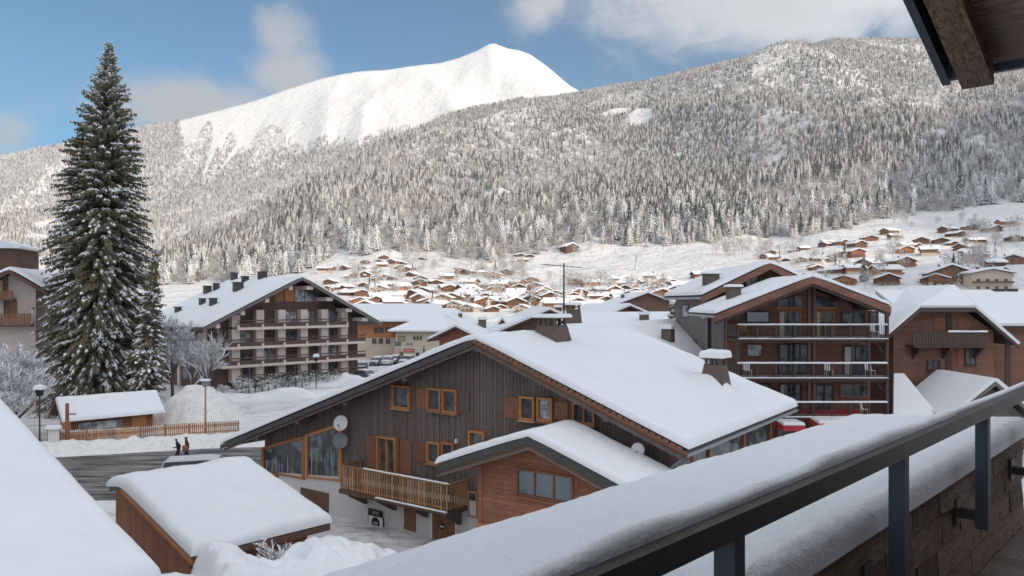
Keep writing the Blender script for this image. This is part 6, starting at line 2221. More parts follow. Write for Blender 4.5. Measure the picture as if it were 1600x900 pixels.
# ---------------------------------------------------------------- tall spruce and its neighbours
def hero_spruce(name, base, h, prof, seed, label, lean=(0, 0), dens=1.0, z0=1.2):
    rn = random.Random(seed)
    rt = empty(name, base, 0, label, 'tree')
    tr = MB()
    pts = [(lean[0] * (q / 8) ** 1.5, lean[1] * (q / 8), h * q / 8) for q in range(9)]
    for q in range(8):
        tr.tube(pts[q], pts[q + 1], max(.03, h * .011 * (1 - q / 8.2)), max(.02, h * .011 * (1 - (q + 1) / 8.2)), 8, 0, False)
    tr.build('trunk', BARK, rt, True)
    cr, sn = MB(), MB()
    z = z0
    lev = 0
    while z < h - .25:
        t = z / h
        Rz = np.interp(t, [p[0] for p in prof], [p[1] for p in prof])
        n = max(5, int((7.0 + Rz * 2.4) * dens))
        for b in range(n):
            a = 6.283 * (b + rn.uniform(-.4, .4)) / n + lev * .7
            L = Rz * rn.choice((.72, .88, 1.0, 1.03, 1.1)) * rn.uniform(.9, 1.05) * (1 + .16 * mnoise.noise(Vector((a * 1.2, z * .22, seed))))
            if rn.random() < .08:
                continue
            d = Vector((math.cos(a), math.sin(a), 0))
            s = Vector((-d.y, d.x, 0))
            org = Vector((lean[0] * t ** 1.5, lean[1] * t, z + rn.uniform(-.55, .55)))
            rise = np.interp(t, [0, .5, 1], [-.10, .02, .55])
            dro = np.interp(t, [0, .6, 1], [.42, .30, .1]) * rn.uniform(.6, 1.5)
            def spine(u):
                return org + d * (L * u) + Vector((0, 0, L * (rise * u - dro * u * u + .16 * max(0, u - .65) ** 1.2)))
            m = max(3, int(L / .19))
            for k in range(m):
                u = .12 + .88 * (k + rn.random() * .6) / m
                p = spine(u)
                wl = (.28 + .62 * (1 - u)) * min(1.0, .4 + L * .2) * rn.uniform(.75, 1.3)
                for sd in (-1, 1):
                    dirv = (d * rn.uniform(.35, .8) + s * sd * rn.uniform(.5, 1.0) + Vector((0, 0, -rn.uniform(.15, .85)))).normalized()
                    wv = dirv.cross(Vector((0, 0, 1))).normalized() * wl * rn.uniform(.16, .26)
                    q = p + dirv * wl
                    mid = p + dirv * wl * .5
                    ups = Vector((0, 0, wl * .10))
                    cr.add([p, mid - wv, q, mid + wv, mid + ups], [(0, 1, 4), (1, 2, 4), (2, 3, 4), (3, 0, 4)])
                    hang = Vector((0, 0, -wl * rn.uniform(.5, .95)))
                    cr.add([p + dirv * wl * .25, p + dirv * wl * .85, mid + hang + s * rn.uniform(-.1, .1)], [(0, 1, 2)])
                    if mnoise.noise(p * .55 + Vector((3.1, seed, 0))) > .22 and rn.random() < .45:
                        e = Vector((0, 0, .03 + ups.z))
                        sw = wv * rn.uniform(.8, 1.25)
                        a0_, a1_, a2_ = p + dirv * wl * .1 + e, p + dirv * wl * .55 + e * 1.8, p + dirv * wl * .98 + Vector((0, 0, .02))
                        sn.add([a0_, a1_ - sw - e * .8, a2_, a1_ + sw - e * .8, a1_ + Vector((0, 0, .06))], [(0, 1, 4), (1, 2, 4), (2, 3, 4), (3, 0, 4)])
            # cushions of snow along the top of the branch
            u = rn.uniform(.3, .5)
            while u < 1.0:
                if mnoise.noise(spine(u) * .45 + Vector((seed, 1.7, 0))) > -.12 and rn.random() < .8:
                    du = rn.uniform(.22, .60) / max(1, L) * 2.2
                    p0, p1 = spine(u), spine(min(1.04, u + du))
                    w = rn.uniform(.08, .24) * (1.15 - .4 * u)
                    hgt = rn.uniform(.08, .16)
                    up = Vector((0, 0, hgt))
                    pm = (p0 + p1) / 2
                    sn.add([p0, pm + s * w, p1, pm - s * w, pm + up + s * w * .4, pm + up - s * w * .4], [(0, 1, 4), (1, 2, 4), (2, 3, 5), (3, 0, 5), (0, 4, 5), (2, 5, 4)])
                    u += du
                u += rn.uniform(.03, .10)
        z += np.interp(t, [0, .8, 1], [.50, .42, .26])
        lev += 1
    tag(cr.build('crown', NEEDLE, rt), kind='stuff')
    tag(sn.build('snow', SNOW, rt), kind='stuff')
    return rt


hero_spruce('spruce_tree', Vector((at(152, 650, 78).x, 78.0, -.2)), 38.0,
            [(0, 4.7), (.05, 5.2), (.25, 5.5), (.4, 5.3), (.55, 4.7), (.70, 3.6), (.80, 2.6), (.88, 1.7), (.95, .85), (1.0, .15)], 3,
            'very tall dark spruce patched with snow, towering beside the apartment block', (1.3, 0))
hero_spruce('spruce_tree', Vector((at(228, 655, 74).x, 74.0, -.2)), 16.8, [(0, 1.6), (.3, 2.0), (.7, 1.1), (1, .1)], 8,
            'slim young spruce growing against the tall spruce, its leader standing free', (1.0, 0), 1.0, 2.4)
hero_spruce('spruce_tree', Vector((at(1050, 560, 76).x, 76.0, -.2)), 11.6, [(0, 1.8), (.4, 1.5), (.75, .8), (1, .1)], 12,
            'small snow-laden spruce standing beside the grey-sided chalet', (0, 0))
hero_spruce('spruce_tree', Vector((hit(1350, 440).x, hit(1350, 440).y, hit(1350, 440).z)), 11, [(0, 2.4), (.5, 1.6), (1, .1)], 13,
            'single dark spruce standing among the slope hamlet chalets', (0, 0))


def frosted_tree(name, base, h, spread, seed, label, levels=5, trunk=.12, bare=.25, blobs=0, up=.35, fan=3):
    """bare broadleaf tree, every twig coated with frost and snow"""
    rn = random.Random(seed)
    rt = empty(name, base, 0, label, 'tree')
    wood, tw, sn = MB(), MB(), MB()
    def grow(p, d, L, r, lv):
        q = p + d * L
        (wood if lv < 2 else tw).tube(p, q, r, r * .7, 5 if lv < 2 else 3, 0, False)
        if lv >= 1 and rn.random() < (.8 if lv > 1 else .4) and abs(d.z) < .93:
            e = Vector((0, 0, r * .9 + .012))
            side = d.cross(Vector((0, 0, 1))).normalized() * (r * 1.1 + .018)
            sn.add([p + side, q + side * .8, q - side * .8, p - side, (p + q) / 2 + e * 2], [(0, 1, 4), (1, 2, 4), (2, 3, 4), (3, 0, 4)])
        if lv >= levels:
            return
        n = rn.choice((fan, fan, fan + 1)) if lv else fan + 3
        for k in range(n):
            a = rn.uniform(0, 6.283)
            side = Vector((math.cos(a), math.sin(a), 0))
            nd = (d * rn.uniform(.55, 1.0) + side * spread * rn.uniform(.6, 1.1) + Vector((0, 0, up * rn.uniform(-.3, 1)))).normalized()
            st = p + d * L * rn.uniform(.45, 1.0)
            grow(st, nd, L * rn.uniform(.58, .82), max(.011, r * .58), lv + 1)
    grow(Vector((0, 0, -.2)), Vector((rn.uniform(-.05, .05), 0, 1)), h * bare + .2, trunk, 0)
    wood.build('trunk', T_TWIG, rt)
    tag(tw.build('twigs', T_FROST, rt), kind='stuff')
    tag(sn.build('snow', SNOW, rt), kind='stuff')
    return rt


def gpt(px, Y, z=0.0):
    return Vector(((px - CX) / F * Y, Y, z))


frosted_tree('frosted_tree', gpt(270, 86), 16.5, .62, 21, 'large frosted broadleaf tree in front of the apartment block', 6, .22, .20)
frosted_tree('frosted_tree', gpt(300, 92), 12.5, .7, 22, 'rounder frosted tree leaning against the apartment block corner', 6, .18, .20)
frosted_tree('frosted_tree', gpt(20, 64), 13.5, .66, 23, 'broad frosted tree below the pink house', 6, .2, .22)
frosted_tree('frosted_tree', gpt(-8, 60), 11, .7, 24, 'frosted tree at the foot of the pink house balconies', 6, .18, .22)
frosted_tree('frosted_tree', gpt(327, 84), 11.0, .5, 25, 'knobbly pruned tree with snow clumps behind the wooden lamp pole', 4, .16, .32, up=.7)
frosted_tree('frosted_shrub', gpt(345, 88), 4.2, .8, 26, 'low frosted shrub at the corner of the apartment balconies', 5, .10, .16)
frosted_tree('frosted_shrub', gpt(1452, 33.5, 3.6), 2.4, .7, 27, 'reddish bare shrub in front of the low snowy outbuilding', 5, .05, .2)
frosted_tree('frosted_shrub', gpt(1520, 30, 4.0), 2.6, .7, 28, 'berry-dark shrub with snow tufts behind the handrail', 5, .06, .2)
frosted_tree('frosted_shrub', gpt(1228, 46), 3.4, .7, 29, 'snow-tufted bush beside the red awning', 5, .08, .2)
frosted_tree('frosted_tree', gpt(1165, 47), 4.4, .7, 30, 'bare snowy bush at the eave of the big chalet', 5, .08, .2)

# frosted trees among the village houses
FROST_V = [frost_mesh('frosted_village_tree_%d' % i, 8 + 1.5 * i, 3.2 + .5 * i, 260, 170 + i, T_FROST) for i in range(4)]
SPR_V = [spruce_mesh('village_spruce_%d' % i, 14, 2.6, 10, 9, 190 + i, T_MID, .4) for i in range(2)]
rn = random.Random(77)
def scatter(n, boxes, label, group, meshes, cat='tree', name='frosted_tree', lo=.6, hi=1.25):
    for _ in range(n):
        x0, y0, x1, y1 = rn.choice(boxes)
        p = hit(rn.uniform(x0, x1), rn.uniform(y0, y1))
        o = inst(name, rn.choice(meshes), None, (p.x, p.y, p.z - .4), (0, 0, rn.uniform(0, 6.28)), (rn.uniform(lo, hi),) * 3)
        tag(o, label, cat, group)
scatter(150, [(490, 400, 640, 470), (600, 410, 830, 480), (820, 440, 1040, 485), (640, 395, 760, 430), (760, 395, 830, 450)], 'frosted bare tree between the chalets of the sunlit village', 'frosted trees of the sunlit village', FROST_V)
scatter(70, [(1180, 375, 1290, 430), (1280, 400, 1420, 460), (1480, 360, 1600, 440), (1150, 365, 1210, 400), (1380, 345, 1600, 400)], 'frosted bare tree among the slope hamlet chalets', 'frosted trees of the slope hamlet', FROST_V)
scatter(34, [(1100, 372, 1200, 402), (860, 380, 930, 402), (1130, 385, 1200, 410)], 'frosted bush growing at the edge of the snowfield', 'frosted bushes by the snowfield', FROST_V, 'bush', 'frosted_bush', .6, 1.3)
scatter(26, [(500, 420, 1040, 490), (1200, 395, 1600, 450)], 'small snowy spruce in a village garden', 'garden spruces of the village', SPR_V, 'tree', 'garden_spruce', .5, .95)

# ---------------------------------------------------------------- road, banks, yard
def sheet_poly(name, pts, z, m, kind='structure'):
    mb = MB()
    mb.add([(x, y, z) for x, y in pts], [tuple(range(len(pts)))])
    return tag(mb.build(name, m), kind=kind)


sheet_poly('road', [(-75, 41), (-6, 45), (0, 62.5), (-23.1, 59.4), (-33, 56.0), (-75, 50)], .012, ASPHALT)


def lumpy(name, x0, x1, y0, y1, hf, nx, ny, m, seed, rz=0.0, loc=(0, 0, 0), amp=.12, fr_=1.2):
    xs, ys = np.linspace(x0, x1, nx), np.linspace(y0, y1, ny)
    gx, gy = np.meshgrid(xs, ys)
    e = np.clip(np.minimum(np.minimum(gx - x0, x1 - gx) / ((x1 - x0) * .12), np.minimum(gy - y0, y1 - gy) / ((y1 - y0) * .22)), 0, 1)
    e = np.sqrt(1 - (1 - e) ** 2)
    z = hf(gx, gy) * e + e * amp * fbm(gx * fr_, gy * fr_, 4, seed) - .03
    V = np.stack([gx, gy, z], -1).reshape(-1, 3)
    idx = np.arange(nx * ny).reshape(ny, nx)
    q = np.stack([idx[:-1, :-1], idx[:-1, 1:], idx[1:, 1:], idx[1:, :-1]], -1).reshape(-1, 4)
    me = bpy.data.meshes.new(name)
    me.from_pydata(V.tolist(), [], q.tolist())
    me.materials.append(m)
    me.polygons.foreach_set('use_smooth', [True] * len(me.polygons))
    return inst(name, me, None, loc, (0, 0, rz))


tag(lumpy('snow_bank', -17, 19, -1.6, 1.6, lambda x, y: .45 + .25 * np.clip(y, -1, 1) + 0 * x, 160, 28, SNOW_DIRTY, 3, .32, (-30.2, 59.2, 0), .3, 1.6), 'ploughed dirty snow bank between the road and the picket fence', 'snow bank')
# fence
fa, fb = Vector((-35.9, 60.2, 0)), Vector((-23.4, 65.4, 0))
fence = empty('picket_fence', fa, math.atan2(fb.y - fa.y, fb.x - fa.x), 'low honey-brown picket fence above the snow bank', 'fence')
FL = (fb - fa).length
pk = MB().box(-.05, .05, -.014, .014, .0, 1.12).mesh('picket', W_PICKET)
for k_ in range(int(FL / .155)):
    inst('picket', pk, fence, (.05 + k_ * .155, -.04, .12))
for z_ in (.4, 1.0):
    MB().box(0, FL, -.02, .03, z_ - .04, z_ + .04).build('rail', W_PICKET, fence)
for k_ in range(8):
    MB().box(-.06, .06, -.0, .12, 0, 1.2).build('post', W_SHUTTER, fence, loc=(.1 + (FL - .2) * k_ / 7, .04, 0))
snow_roof(fence, 0, FL, .18, 1.0, lambda x: .85, .2, .2, 120, 8, 5, rough=.25, over=.1, name='snow_ridge')
# side return of the fence
for k_ in range(12):
    inst('picket', pk, fence, (-.02, .1 + k_ * .155, .12), (0, 0, math.pi / 2))

# shed
def build_shed():
    a = at(112, 672, 62.6)
    fr = Frame('shed', (a.x, 62.6, 0), R(42), 'small timber shed with steep snowy roof behind the picket fence', 'shed')
    rt = fr.root
    # ridge along local x, gable end at the left
    L, W = 7.3, 4.6
    ze = 1.75
    zr_ = 3.3
    t = (zr_ - ze) / (W / 2)
    mb = MB()
    mb.prism([(0, .5, 0), (0, W - .5, 0), (0, W - .5, ze + .5 * t - .1), (0, W / 2, zr_ - .15), (0, .5, ze + .5 * t - .1)], (L - .8, 0, 0))
    o = mb.build('wall', W_ORANGE, rt)
    fix_normals(o.data)
    log_cladding(rt, W_SHUTTER, .1, L - .9, .5, .1, ze + .05, None, None, .18, .03)
    MB().box(L - 2.6, L - 1.4, .40, .46, .3, ze - .05).build('door', W_ORANGE, rt)
    MB().box(.6, L - 3.4, .43, .468, .7, 1.3).build('hatch', GLASS_PALE, rt)
    f = lambda y: zr_ - t * abs(y - W / 2)
    for (y0, y1) in ((-.1, W / 2), (W / 2, W + .1)):
        MB().hexa([(-.7, y0, f(y0) - .1), (L, y0, f(y0) - .1), (L, y1, f(y1) - .1), (-.7, y1, f(y1) - .1), (-.7, y0, f(y0)), (L, y0, f(y0)), (L, y1, f(y1)), (-.7, y1, f(y1))]).build('roof', SLATE, rt)
    s = snow_roof(rt, -W - .1, .1, -.7, L, lambda x: f(-x), .2, .2, 30, 40, 7, over=.05)
    s.rotation_euler = (0, 0, -math.pi / 2)
    for (y0, y1) in ((-.1, W / 2), (W / 2, W + .1)):
        MB().hexa([(-.76, y0, f(y0) - .25), (-.703, y0, f(y0) - .25), (-.703, y1, f(y1) - .25), (-.76, y1, f(y1) - .25), (-.76, y0, f(y0)), (-.703, y0, f(y0)), (-.703, y1, f(y1)), (-.76, y1, f(y1))]).build('verge_board', W_SHUTTER, rt)


build_shed()


# snow pile behind the fence
def pile_h(x, y):
    r = np.sqrt((x / 4.6) ** 2 + (y / 3.6) ** 2)
    return np.clip(1.08 - r, 0, .8) * 3.9
tag(lumpy('snow_pile', -4.8, 4.8, -4, 4, pile_h, 90, 80, SNOW_DIRTY, 12, 0, gpt(308, 73), .7, .7), 'big heaped pile of dirty cleared snow behind the picket fence', 'snow pile')
tag(lumpy('snow_ridge', -16, 16, -2, 2, lambda x, y: .8 + .35 * np.sin(x * .7), 110, 24, SNOW_GROUND, 14, .42, gpt(420, 90), .5, .6), 'bank of cleared snow along the foot of the apartment block', 'snow bank')
tag(lumpy('snow_ridge', -9, 9, -2.2, 2.2, lambda x, y: 1.0 + .3 * np.sin(x * .9), 80, 24, SNOW_GROUND, 15, .3, gpt(520, 104), .5, .6), 'snow bank beside the parking area behind the big chalet', 'snow bank')

# snow-buried hedge before the big chalet
def hedge_h(x, y):
    return 2.75 - .07 * (x + 3) + .2 * np.sin(x * 1.5 + .6) + 0 * y
tag(lumpy('snowy_hedge', -4.2, 3.5, -1.8, 1.8, hedge_h, 130, 50, SNOW, 16, .56, (-6.8, 26.9, 0), .7, .7), 'hedge buried under rounded cushions of snow before the white ground floor', 'hedge')
tag(lumpy('snow_mound', -4, 4, -1.3, 1.3, lambda x, y: 2.2 + .25 * np.sin(x * 1.3), 80, 30, SNOW, 18, .72, (-12.0, 23.6, 0), .4, .7), 'lower rounded snow mound along the garage eave', 'snow mound')
frosted_tree('frosted_shrub', (-8.3, 28.6, 0), 3.0, .75, 31, 'bare twigs sticking out of the snow beside the garage eave', 5, .05, .3)


# lamps and posts
def lamp(px, Y, h, label, wood=False, snow=.16):
    rt = empty('street_lamp', gpt(px, Y), 0, label, 'street lamp')
    MB().tube((0, 0, 0), (0, 0, h), .10 if wood else .07, .07 if wood else .05, 8).build('pole', W_PICKET if wood else METAL_DARK, rt)
    MB().hexa([(-.16, -.16, h), (.16, -.16, h), (.16, .16, h), (-.16, .16, h), (-.24, -.24, h + .5), (.24, -.24, h + .5), (.24, .24, h + .5), (-.24, .24, h + .5)]).build('lantern', METAL_GREY if wood else BLACK, rt)
    MB().box(-.28, .28, -.28, .28, h + .503, h + .56).build('lantern_roof', BLACK, rt)
    snow_roof(rt, -.3, .3, -.3, .3, lambda x: h + .56, snow, .2, 12, 12, 3, over=.05)


lamp(62, 60, 4.0, 'dark street lamp with thick snow cap beside the shed', snow=.34)
lamp(321, 64.6, 4.2, 'street lamp on pale wooden pole rising from the picket fence', True, .1)
lamp(494, 100, 3.6, 'black lantern with snow cap on the snow bank by the apartment block', snow=.4)
lamp(531, 112, 3.6, 'thin black lantern beyond the corner of the apartment balconies', snow=.25)
ps = empty('rusty_post', gpt(105, 60.2), 0, 'rust-brown timber post at the end of the picket fence', 'post')
MB().box(-.1, .1, -.1, .1, 0, 3.4).build('shaft', W_SHUTTER, ps)
MB().box(.1, .7, -.05, .05, 2.5, 2.6).build('arm', W_SHUTTER, ps)
sgn = empty('notice_board', gpt(84, 59.6), R(10), 'small snow-capped white notice board beside the picket fence', 'sign')
MB().box(-.42, .42, -.03, .03, .25, 1.35).build('panel', WHITE, sgn)
MB().box(-.46, -.42, -.05, .05, 0, 1.5).box(.42, .46, -.05, .05, 0, 1.5).build('frame', W_SHUTTER, sgn)
snow_roof(sgn, -.5, .5, -.14, .14, lambda x: 1.5, .3, .14, 20, 8, 4)
# slim poles for the tennis wires in front of the block
for k_, px in enumerate((390, 412, 436, 461, 485, 510)):
    p = empty('slim_pole', gpt(px, 96 + k_ * 1.6), 0, 'slim grey pole standing in the snow before the apartment balconies', 'pole', 'slim poles before the apartment block')
    MB().tube((0, 0, 0), (0, 0, 3.0), .035, .03, 6).build('shaft', METAL_GREY, p)


# ---------------------------------------------------------------- dark clipped hedge below the block
HB = [frost_mesh('hedge_bush_%d' % i, 1.6, 1.5, 240, 300 + i, T_MID) for i in range(3)]
for k_ in range(14):
    px = 378 + k_ * 10.5
    o = inst('hedge_bush', HB[k_ % 3], None, gpt(px, 94 + k_ * .75, .4), (0, 0, k_ * 1.3), (1.1, 1.1, .9))
    tag(o, 'dark snow-topped bush in the hedge below the apartment balconies', 'bush', 'hedge bushes below the apartment block')


# ---------------------------------------------------------------- cars
def car_paint(n, c):
    return mat_rough('car_paint_' + n, c, .04, 2.0, .3, .0, .5)


PAINTS = {'white': car_paint('white', (.6, .6, .6)), 'silver': car_paint('silver', (.34, .35, .36)), 'black': car_paint('black', (.02, .02, .022)), 'blue': car_paint('blue', (.04, .07, .13)),
          'grey': car_paint('grey', (.12, .125, .13)), 'red': car_paint('red', (.30, .03, .03))}


def build_car(loc, rz, paint, label, van=False, sc=1.0, snow=.12, group=None):
    rt = empty('van' if van else 'parked_car', loc, rz, label, 'van' if van else 'car', group)
    m = PAINTS[paint]
    L, W = (4.9, 1.9) if van else (4.2, 1.75)
    if van:
        st = [(0, .35, .85, .9), (.1, .35, 1.0, .95), (.95, .3, 1.12, 1), (1.0, .3, 1.14, 1), (4.8, .3, 1.1, 1), (4.9, .35, 1.0, .97)]
        roof = [(1.0, 1.14, .9), (1.55, 1.88, .82), (2.2, 1.96, .82), (4.5, 1.92, .82), (4.85, 1.12, .93)]
    else:
        st = [(0, .4, .62, .85), (.12, .28, .75, .95), (1.05, .26, .92, 1), (3.3, .26, .96, 1), (4.05, .28, .92, .95), (4.2, .4, .75, .86)]
        roof = [(1.0, .93, .9), (1.75, 1.40, .74), (2.4, 1.46, .74), (3.1, 1.40, .74), (3.85, .96, .88)]
    def loft(sec, zb=None):
        mb = MB()
        vs_, fs = [], []
        for s in sec:
            if len(s) == 4:
                x, z0, z1, k = s
                w = W / 2 * k
                pr = [(-w * .92, z0), (-w, z0 + .12), (-w, z1 - .1), (-w * .9, z1), (w * .9, z1), (w, z1 - .1), (w, z0 + .12), (w * .92, z0)]
            vs_ += [(y, x - L / 2, z) for y, z in pr]
        n = 8
        for i in range(len(sec) - 1):
            for j in range(n):
                fs.append((i * n + j, i * n + (j + 1) % n, (i + 1) * n + (j + 1) % n, (i + 1) * n + j))
        fs.append(tuple(range(n)))
        fs.append(tuple(range((len(sec) - 1) * n, len(sec) * n)))
        return mb.add(vs_, fs)
    b = loft(st).build('body', m, rt, False)
    fix_normals(b.data)
    # cabin: glass house and roof skin
    base = min(r[1] for r in roof) - .03
    g = MB()
    vs_, fs = [], []
    for (x, z, k) in roof:
        w0, w1 = W / 2 * .93, W / 2 * k
        vs_ += [(-w0, x - L / 2, base), (-w1, x - L / 2, z), (w1, x - L / 2, z), (w0, x - L / 2, base)]
    for i in range(len(roof) - 1):
        for j in range(3):
            fs.append((i * 4 + j, i * 4 + j + 1, i * 4 + j + 5, i * 4 + j + 4))
    fs += [(0, 1, 2, 3), tuple(4 * (len(roof) - 1) + q for q in range(4))]
    gl = g.add(vs_, fs).build('windows', GLASS, rt)
    fix_normals(gl.data)
    rs = MB()
    for i in range(1, len(roof) - 2):
        (x0, z0, k0), (x1, z1, k1) = roof[i], roof[i + 1]
        rs.hexa([(-W / 2 * k0 - .02, x0 - L / 2, z0 - .04), (W / 2 * k0 + .02, x0 - L / 2, z0 - .04), (W / 2 * k1 + .02, x1 - L / 2, z1 - .04), (-W / 2 * k1 - .02, x1 - L / 2, z1 - .04),
                 (-W / 2 * k0, x0 - L / 2, z0 + .025), (W / 2 * k0, x0 - L / 2, z0 + .025), (W / 2 * k1, x1 - L / 2, z1 + .025), (-W / 2 * k1, x1 - L / 2, z1 + .025)])
    for sx in (-1, 1):
        for i in (0, len(roof) - 2):
            (x0, z0, k0), (x1, z1, k1) = roof[i], roof[i + 1]
            rs.beam((sx * W / 2 * (k0 if i == 0 else k0), x0 - L / 2, z0), (sx * W / 2 * k1, x1 - L / 2, z1), .07, .07)
    rs.build('roof', m, rt)
    if snow:
        (x0, z0, k0), (x1, z1, k1) = roof[1], roof[-2]
        zz_ = max(r[1] for r in roof)
        snow_roof(rt, -W / 2 * .72, W / 2 * .72, x0 - L / 2, x1 - L / 2, lambda x: zz_ - .03, snow, .15, 14, 20, 5, over=0)
        if not van:
            snow_roof(rt, -W / 2 * .8, W / 2 * .8, .15 - L / 2, 1.0 - L / 2, lambda x: .86, snow * .8, .15, 14, 12, 6, over=0)
    for x in (.85, L - .85):
        for sx in (-1, 1):
            wq = MB().tube((sx * (W / 2 - .2), x - L / 2, .31), (sx * (W / 2 + .01), x - L / 2, .31), .31, .31, 16).build('wheel', BLACK, rt)
            MB().tube((sx * (W / 2 + .0), x - L / 2, .31), (sx * (W / 2 + .018), x - L / 2, .31), .19, .19, 12).build('rim', METAL_GREY, wq)
    for sx in (-1, 1):
        MB().box(sx * W * .33 - .16, sx * W * .33 + .16, -L / 2 - .015, -L / 2 + .1, .55 + (.2 if van else 0), .68 + (.2 if van else 0)).build('headlight', WHITE, rt)
        MB().box(sx * W * .36 - .1, sx * W * .36 + .1, L / 2 - .1, L / 2 + .015, .65, .8).build('tail_light', RED, rt)
    return rt


cars = [(571, 549, 'white', .3), (584, 546, 'black', .3), (597, 548, 'silver', .2), (611, 546, 'grey', .3), (566, 541, 'silver', .3), (580, 539, 'white', .3), (594, 539, 'black', .3), (607, 538, 'blue', .3),
        (566, 580, 'black', .1), (589, 571, 'blue', -.15), (606, 570, 'white', -.1), (629, 577, 'grey', -.1), (617, 568, 'black', -.1), (640, 568, 'silver', 1.2), (572, 594, 'grey', .9)]
desc = {'white': 'white', 'black': 'black', 'silver': 'silver', 'grey': 'dark grey', 'blue': 'blue-grey', 'red': 'red'}
rowname = lambda py: 'in the far row of the parking area' if py < 544 else ('in the second row of the parking area' if py < 560 else 'in the near row of the parking area')
extra = {(611, 546): 'dark grey car at the end of the second parking row', (566, 580): 'black car nearest the corner of the apartment balconies', (572, 594): 'dark grey car half hidden behind the snow bank', (640, 568): 'silver car standing crosswise before the cream shop building', (629, 577): 'dark grey car with snow on its bonnet facing the big chalet', (617, 568): 'black car parked between the white and the dark grey one'}
for (px, py, pc, rz) in cars:
    Y = CAMZ * F / (py - CY)
    lab = extra.get((px, py), '%s parked car with snow on its roof %s' % (desc[pc], rowname(py)))
    build_car(gpt(px, Y), rz, pc, lab, snow=.16)
build_car(gpt(318, 46.5), R(102), 'white', 'white van parked between the garage roof and the road', van=True, snow=.0)
build_car(gpt(372, 45.0), R(100), 'white', 'white snow-dusted car under the low eave of the big chalet', snow=.10)


# ---------------------------------------------------------------- people on the road
def person(loc, rz, label, coat, trousers, skin, hat, pose, name='person'):
    """one continuous skinned figure"""
    rt = empty(name, loc, rz, label, 'person')
    J = pose
    names = list(J)
    edges = [('pelvis', 'waist'), ('waist', 'chest'), ('chest', 'neck'), ('neck', 'head'), ('head', 'crown')]
    for s in 'lr':
        edges += [('pelvis', 'hip_' + s), ('hip_' + s, 'knee_' + s), ('knee_' + s, 'ankle_' + s), ('ankle_' + s, 'toe_' + s),
                  ('chest', 'sho_' + s), ('sho_' + s, 'elb_' + s), ('elb_' + s, 'wri_' + s), ('wri_' + s, 'hand_' + s)]
    rad = {'pelvis': .15, 'waist': .15, 'chest': .17, 'neck': .062, 'head': .105, 'crown': .085}
    for s in 'lr':
        rad.update({'hip_' + s: .10, 'knee_' + s: .07, 'ankle_' + s: .055, 'toe_' + s: .045, 'sho_' + s: .075, 'elb_' + s: .058, 'wri_' + s: .042, 'hand_' + s: .04})
    me = bpy.data.meshes.new('body')
    me.from_pydata([J[n] for n in names], [(names.index(a), names.index(b)) for a, b in edges], [])
    ob = bpy.data.objects.new('body', me)
    COL.objects.link(ob)
    ob.modifiers.new('skin', 'SKIN')
    sv = me.skin_vertices[0].data
    for i, n in enumerate(names):
        sv[i].radius = (rad[n], rad[n])
        sv[i].use_root = (n == 'pelvis')
    ss = ob.modifiers.new('sub', 'SUBSURF')
    ss.levels = ss.render_levels = 2
    dg = bpy.context.evaluated_depsgraph_get()
    m2 = bpy.data.meshes.new_from_object(ob.evaluated_get(dg))
    bpy.data.objects.remove(ob)
    m2.materials.clear()
    for m in (coat, trousers, skin, hat, BLACK):
        m2.materials.append(m)
    hands = [Vector(J['hand_l']), Vector(J['hand_r'])]
    hz = J['pelvis'][2]
    for p in m2.polygons:
        c = p.center
        if min((c - h).length for h in hands) < .075:
            i = 2
        elif c.z > J['neck'][2] + .03:
            i = 3 if (c.z > J['head'][2] + .05 or c.y > J['head'][1] + .02) else 2
        elif c.z > hz - .10:
            i = 0
        elif c.z > .12:
            i = 1
        else:
            i = 4
        p.material_index = i
        p.use_smooth = True
    inst('body', m2, rt)
    h = Vector(J['head'])
    f = MB()
    f.lathe([(0, -.02), (.014, -.015), (.018, .0), (0, .02)], 6, 0, h + Vector((0, -.115, -.01)))
    f.build('nose', skin, rt)
    e = MB()
    for s in (-1, 1):
        e.box(s * .035 - .012, s * .035 + .012, h.y - .108, h.y - .098, h.z + .01, h.z + .025)
    e.box(-.025, .025, h.y - .104, h.y - .094, h.z - .06, h.z - .05)
    e.build('face_features', BLACK, rt)
    # five fingers on each hand
    for s in 'lr':
        w_, hd = Vector(J['wri_' + s]), Vector(J['hand_' + s])
        d = (hd - w_).normalized()
        sd = d.cross(Vector((0, 1, .2))).normalized()
        fg = MB()
        for k in range(4):
            o = hd + sd * (k - 1.5) * .018
            q = o + d * (.05 + .012 * (k in (1, 2)))
            fg.tube(o, q, .009, .008, 5).tube(q, q + (d * .7 + Vector((0, -.6, 0))).normalized() * .035, .008, .007, 5)
        th = w_ + (hd - w_) * .5 + sd * .03
        fg.tube(th, th + (d * .5 + sd * .8).normalized() * .05, .010, .008, 5)
        fg.build('fingers', skin, rt)
    return rt


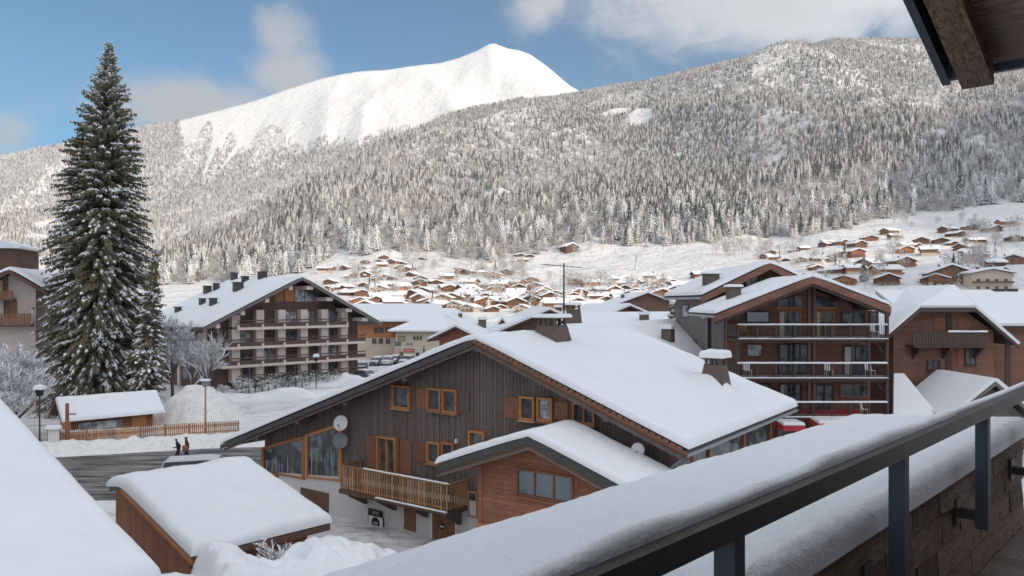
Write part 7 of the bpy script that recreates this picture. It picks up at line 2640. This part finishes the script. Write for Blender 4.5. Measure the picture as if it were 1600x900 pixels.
def walk(stride, lean=0.05, arm=.25, hold=False):
    J = {'pelvis': (0, 0, .93), 'waist': (0, -.02, 1.08), 'chest': (0, -.05 - lean * .5, 1.33), 'neck': (0, -.06 - lean, 1.50), 'head': (0, -.09 - lean, 1.62), 'crown': (0, -.08 - lean, 1.71)}
    for s, k in (('l', 1), ('r', -1)):
        st = stride * k
        J['hip_' + s] = (.09 * -k, 0, .88)
        J['knee_' + s] = (.10 * -k, -.10 - st * .35, .49)
        J['ankle_' + s] = (.10 * -k, .02 - st * .85 + .06, .09 if k > 0 else .12)
        J['toe_' + s] = (.11 * -k, -.14 - st * .85 + .06, .045)
        J['sho_' + s] = (.20 * -k, -.05 - lean * .7, 1.42)
        J['elb_' + s] = (.27 * -k, .02 + arm * k * .6, 1.14)
        J['wri_' + s] = (.25 * -k, -.08 + arm * k, .92)
        J['hand_' + s] = (.24 * -k, -.11 + arm * k * 1.1, .84)
    if hold:
        J['elb_r'] = (.28, -.08, 1.15)
        J['wri_r'] = (.24, -.30, 1.10)
        J['hand_r'] = (.22, -.38, 1.12)
    return J


SKIN = mat_rough('skin', (.52, .30, .22), .08, 6.0, .6, .0)
NAVY = mat_rough('coat_navy', (.035, .045, .075), .2, 5.0, .85, .2)
DENIM = mat_rough('trousers_dark', (.03, .035, .05), .2, 5.0, .85, .2)
BROWNC = mat_rough('coat_brown', (.065, .045, .040), .2, 5.0, .85, .2)
RUST = mat_rough('bag_rust', (.36, .13, .08), .2, 5.0, .8, .2)
HAIR = mat_rough('hair_dark', (.03, .022, .018), .2, 9.0, .8, .3)
person(gpt(279, 54.2, .015), R(-62), 'person in navy coat and dark trousers walking along the road', NAVY, DENIM, SKIN, HAIR, walk(.26, .08, .2, True))
person(gpt(293, 54.8, .015), R(-58), 'person in dark brown coat walking behind with rust-coloured bag', BROWNC, DENIM, SKIN, HAIR, walk(-.24, .03, .15))
bag = empty('shoulder_bag', gpt(289, 54.3, .98), R(-58), 'rust-coloured shoulder bag hanging at the hip of the person in brown', 'bag')
MB().lathe([(0, -.22), (.16, -.2), (.19, 0), (.16, .2), (0, .23)], 12, 0).build('pouch', RUST, bag)
MB().tube((.05, 0, .2), (.22, .1, .48), .018, .018, 5).tube((-.05, 0, .2), (.2, .12, .48), .018, .018, 5).build('strap', RUST, bag)

# ---------------------------------------------------------------- haze in the valley air
def build_haze():
    m = bpy.data.materials.new('valley_haze')
    m.use_nodes = True
    w = NT(m.node_tree)
    w.n.clear()
    out = w.node('ShaderNodeOutputMaterial')
    v = w.node('ShaderNodeVolumePrincipled')
    v.inputs['Color'].default_value = (0.88, 0.90, 0.93, 1)
    v.inputs['Density'].default_value = 0.000046
    v.inputs['Anisotropy'].default_value = 0.0
    w.l.new(v.outputs[0], out.inputs['Volume'])
    mb = MB()
    mb.box(-11500, 11500, -2600, 7200, -30, 1860)
    o = mb.build('haze', m)
    tag(o, 'pale winter haze filling the valley air', 'haze', kind='stuff')


build_haze()
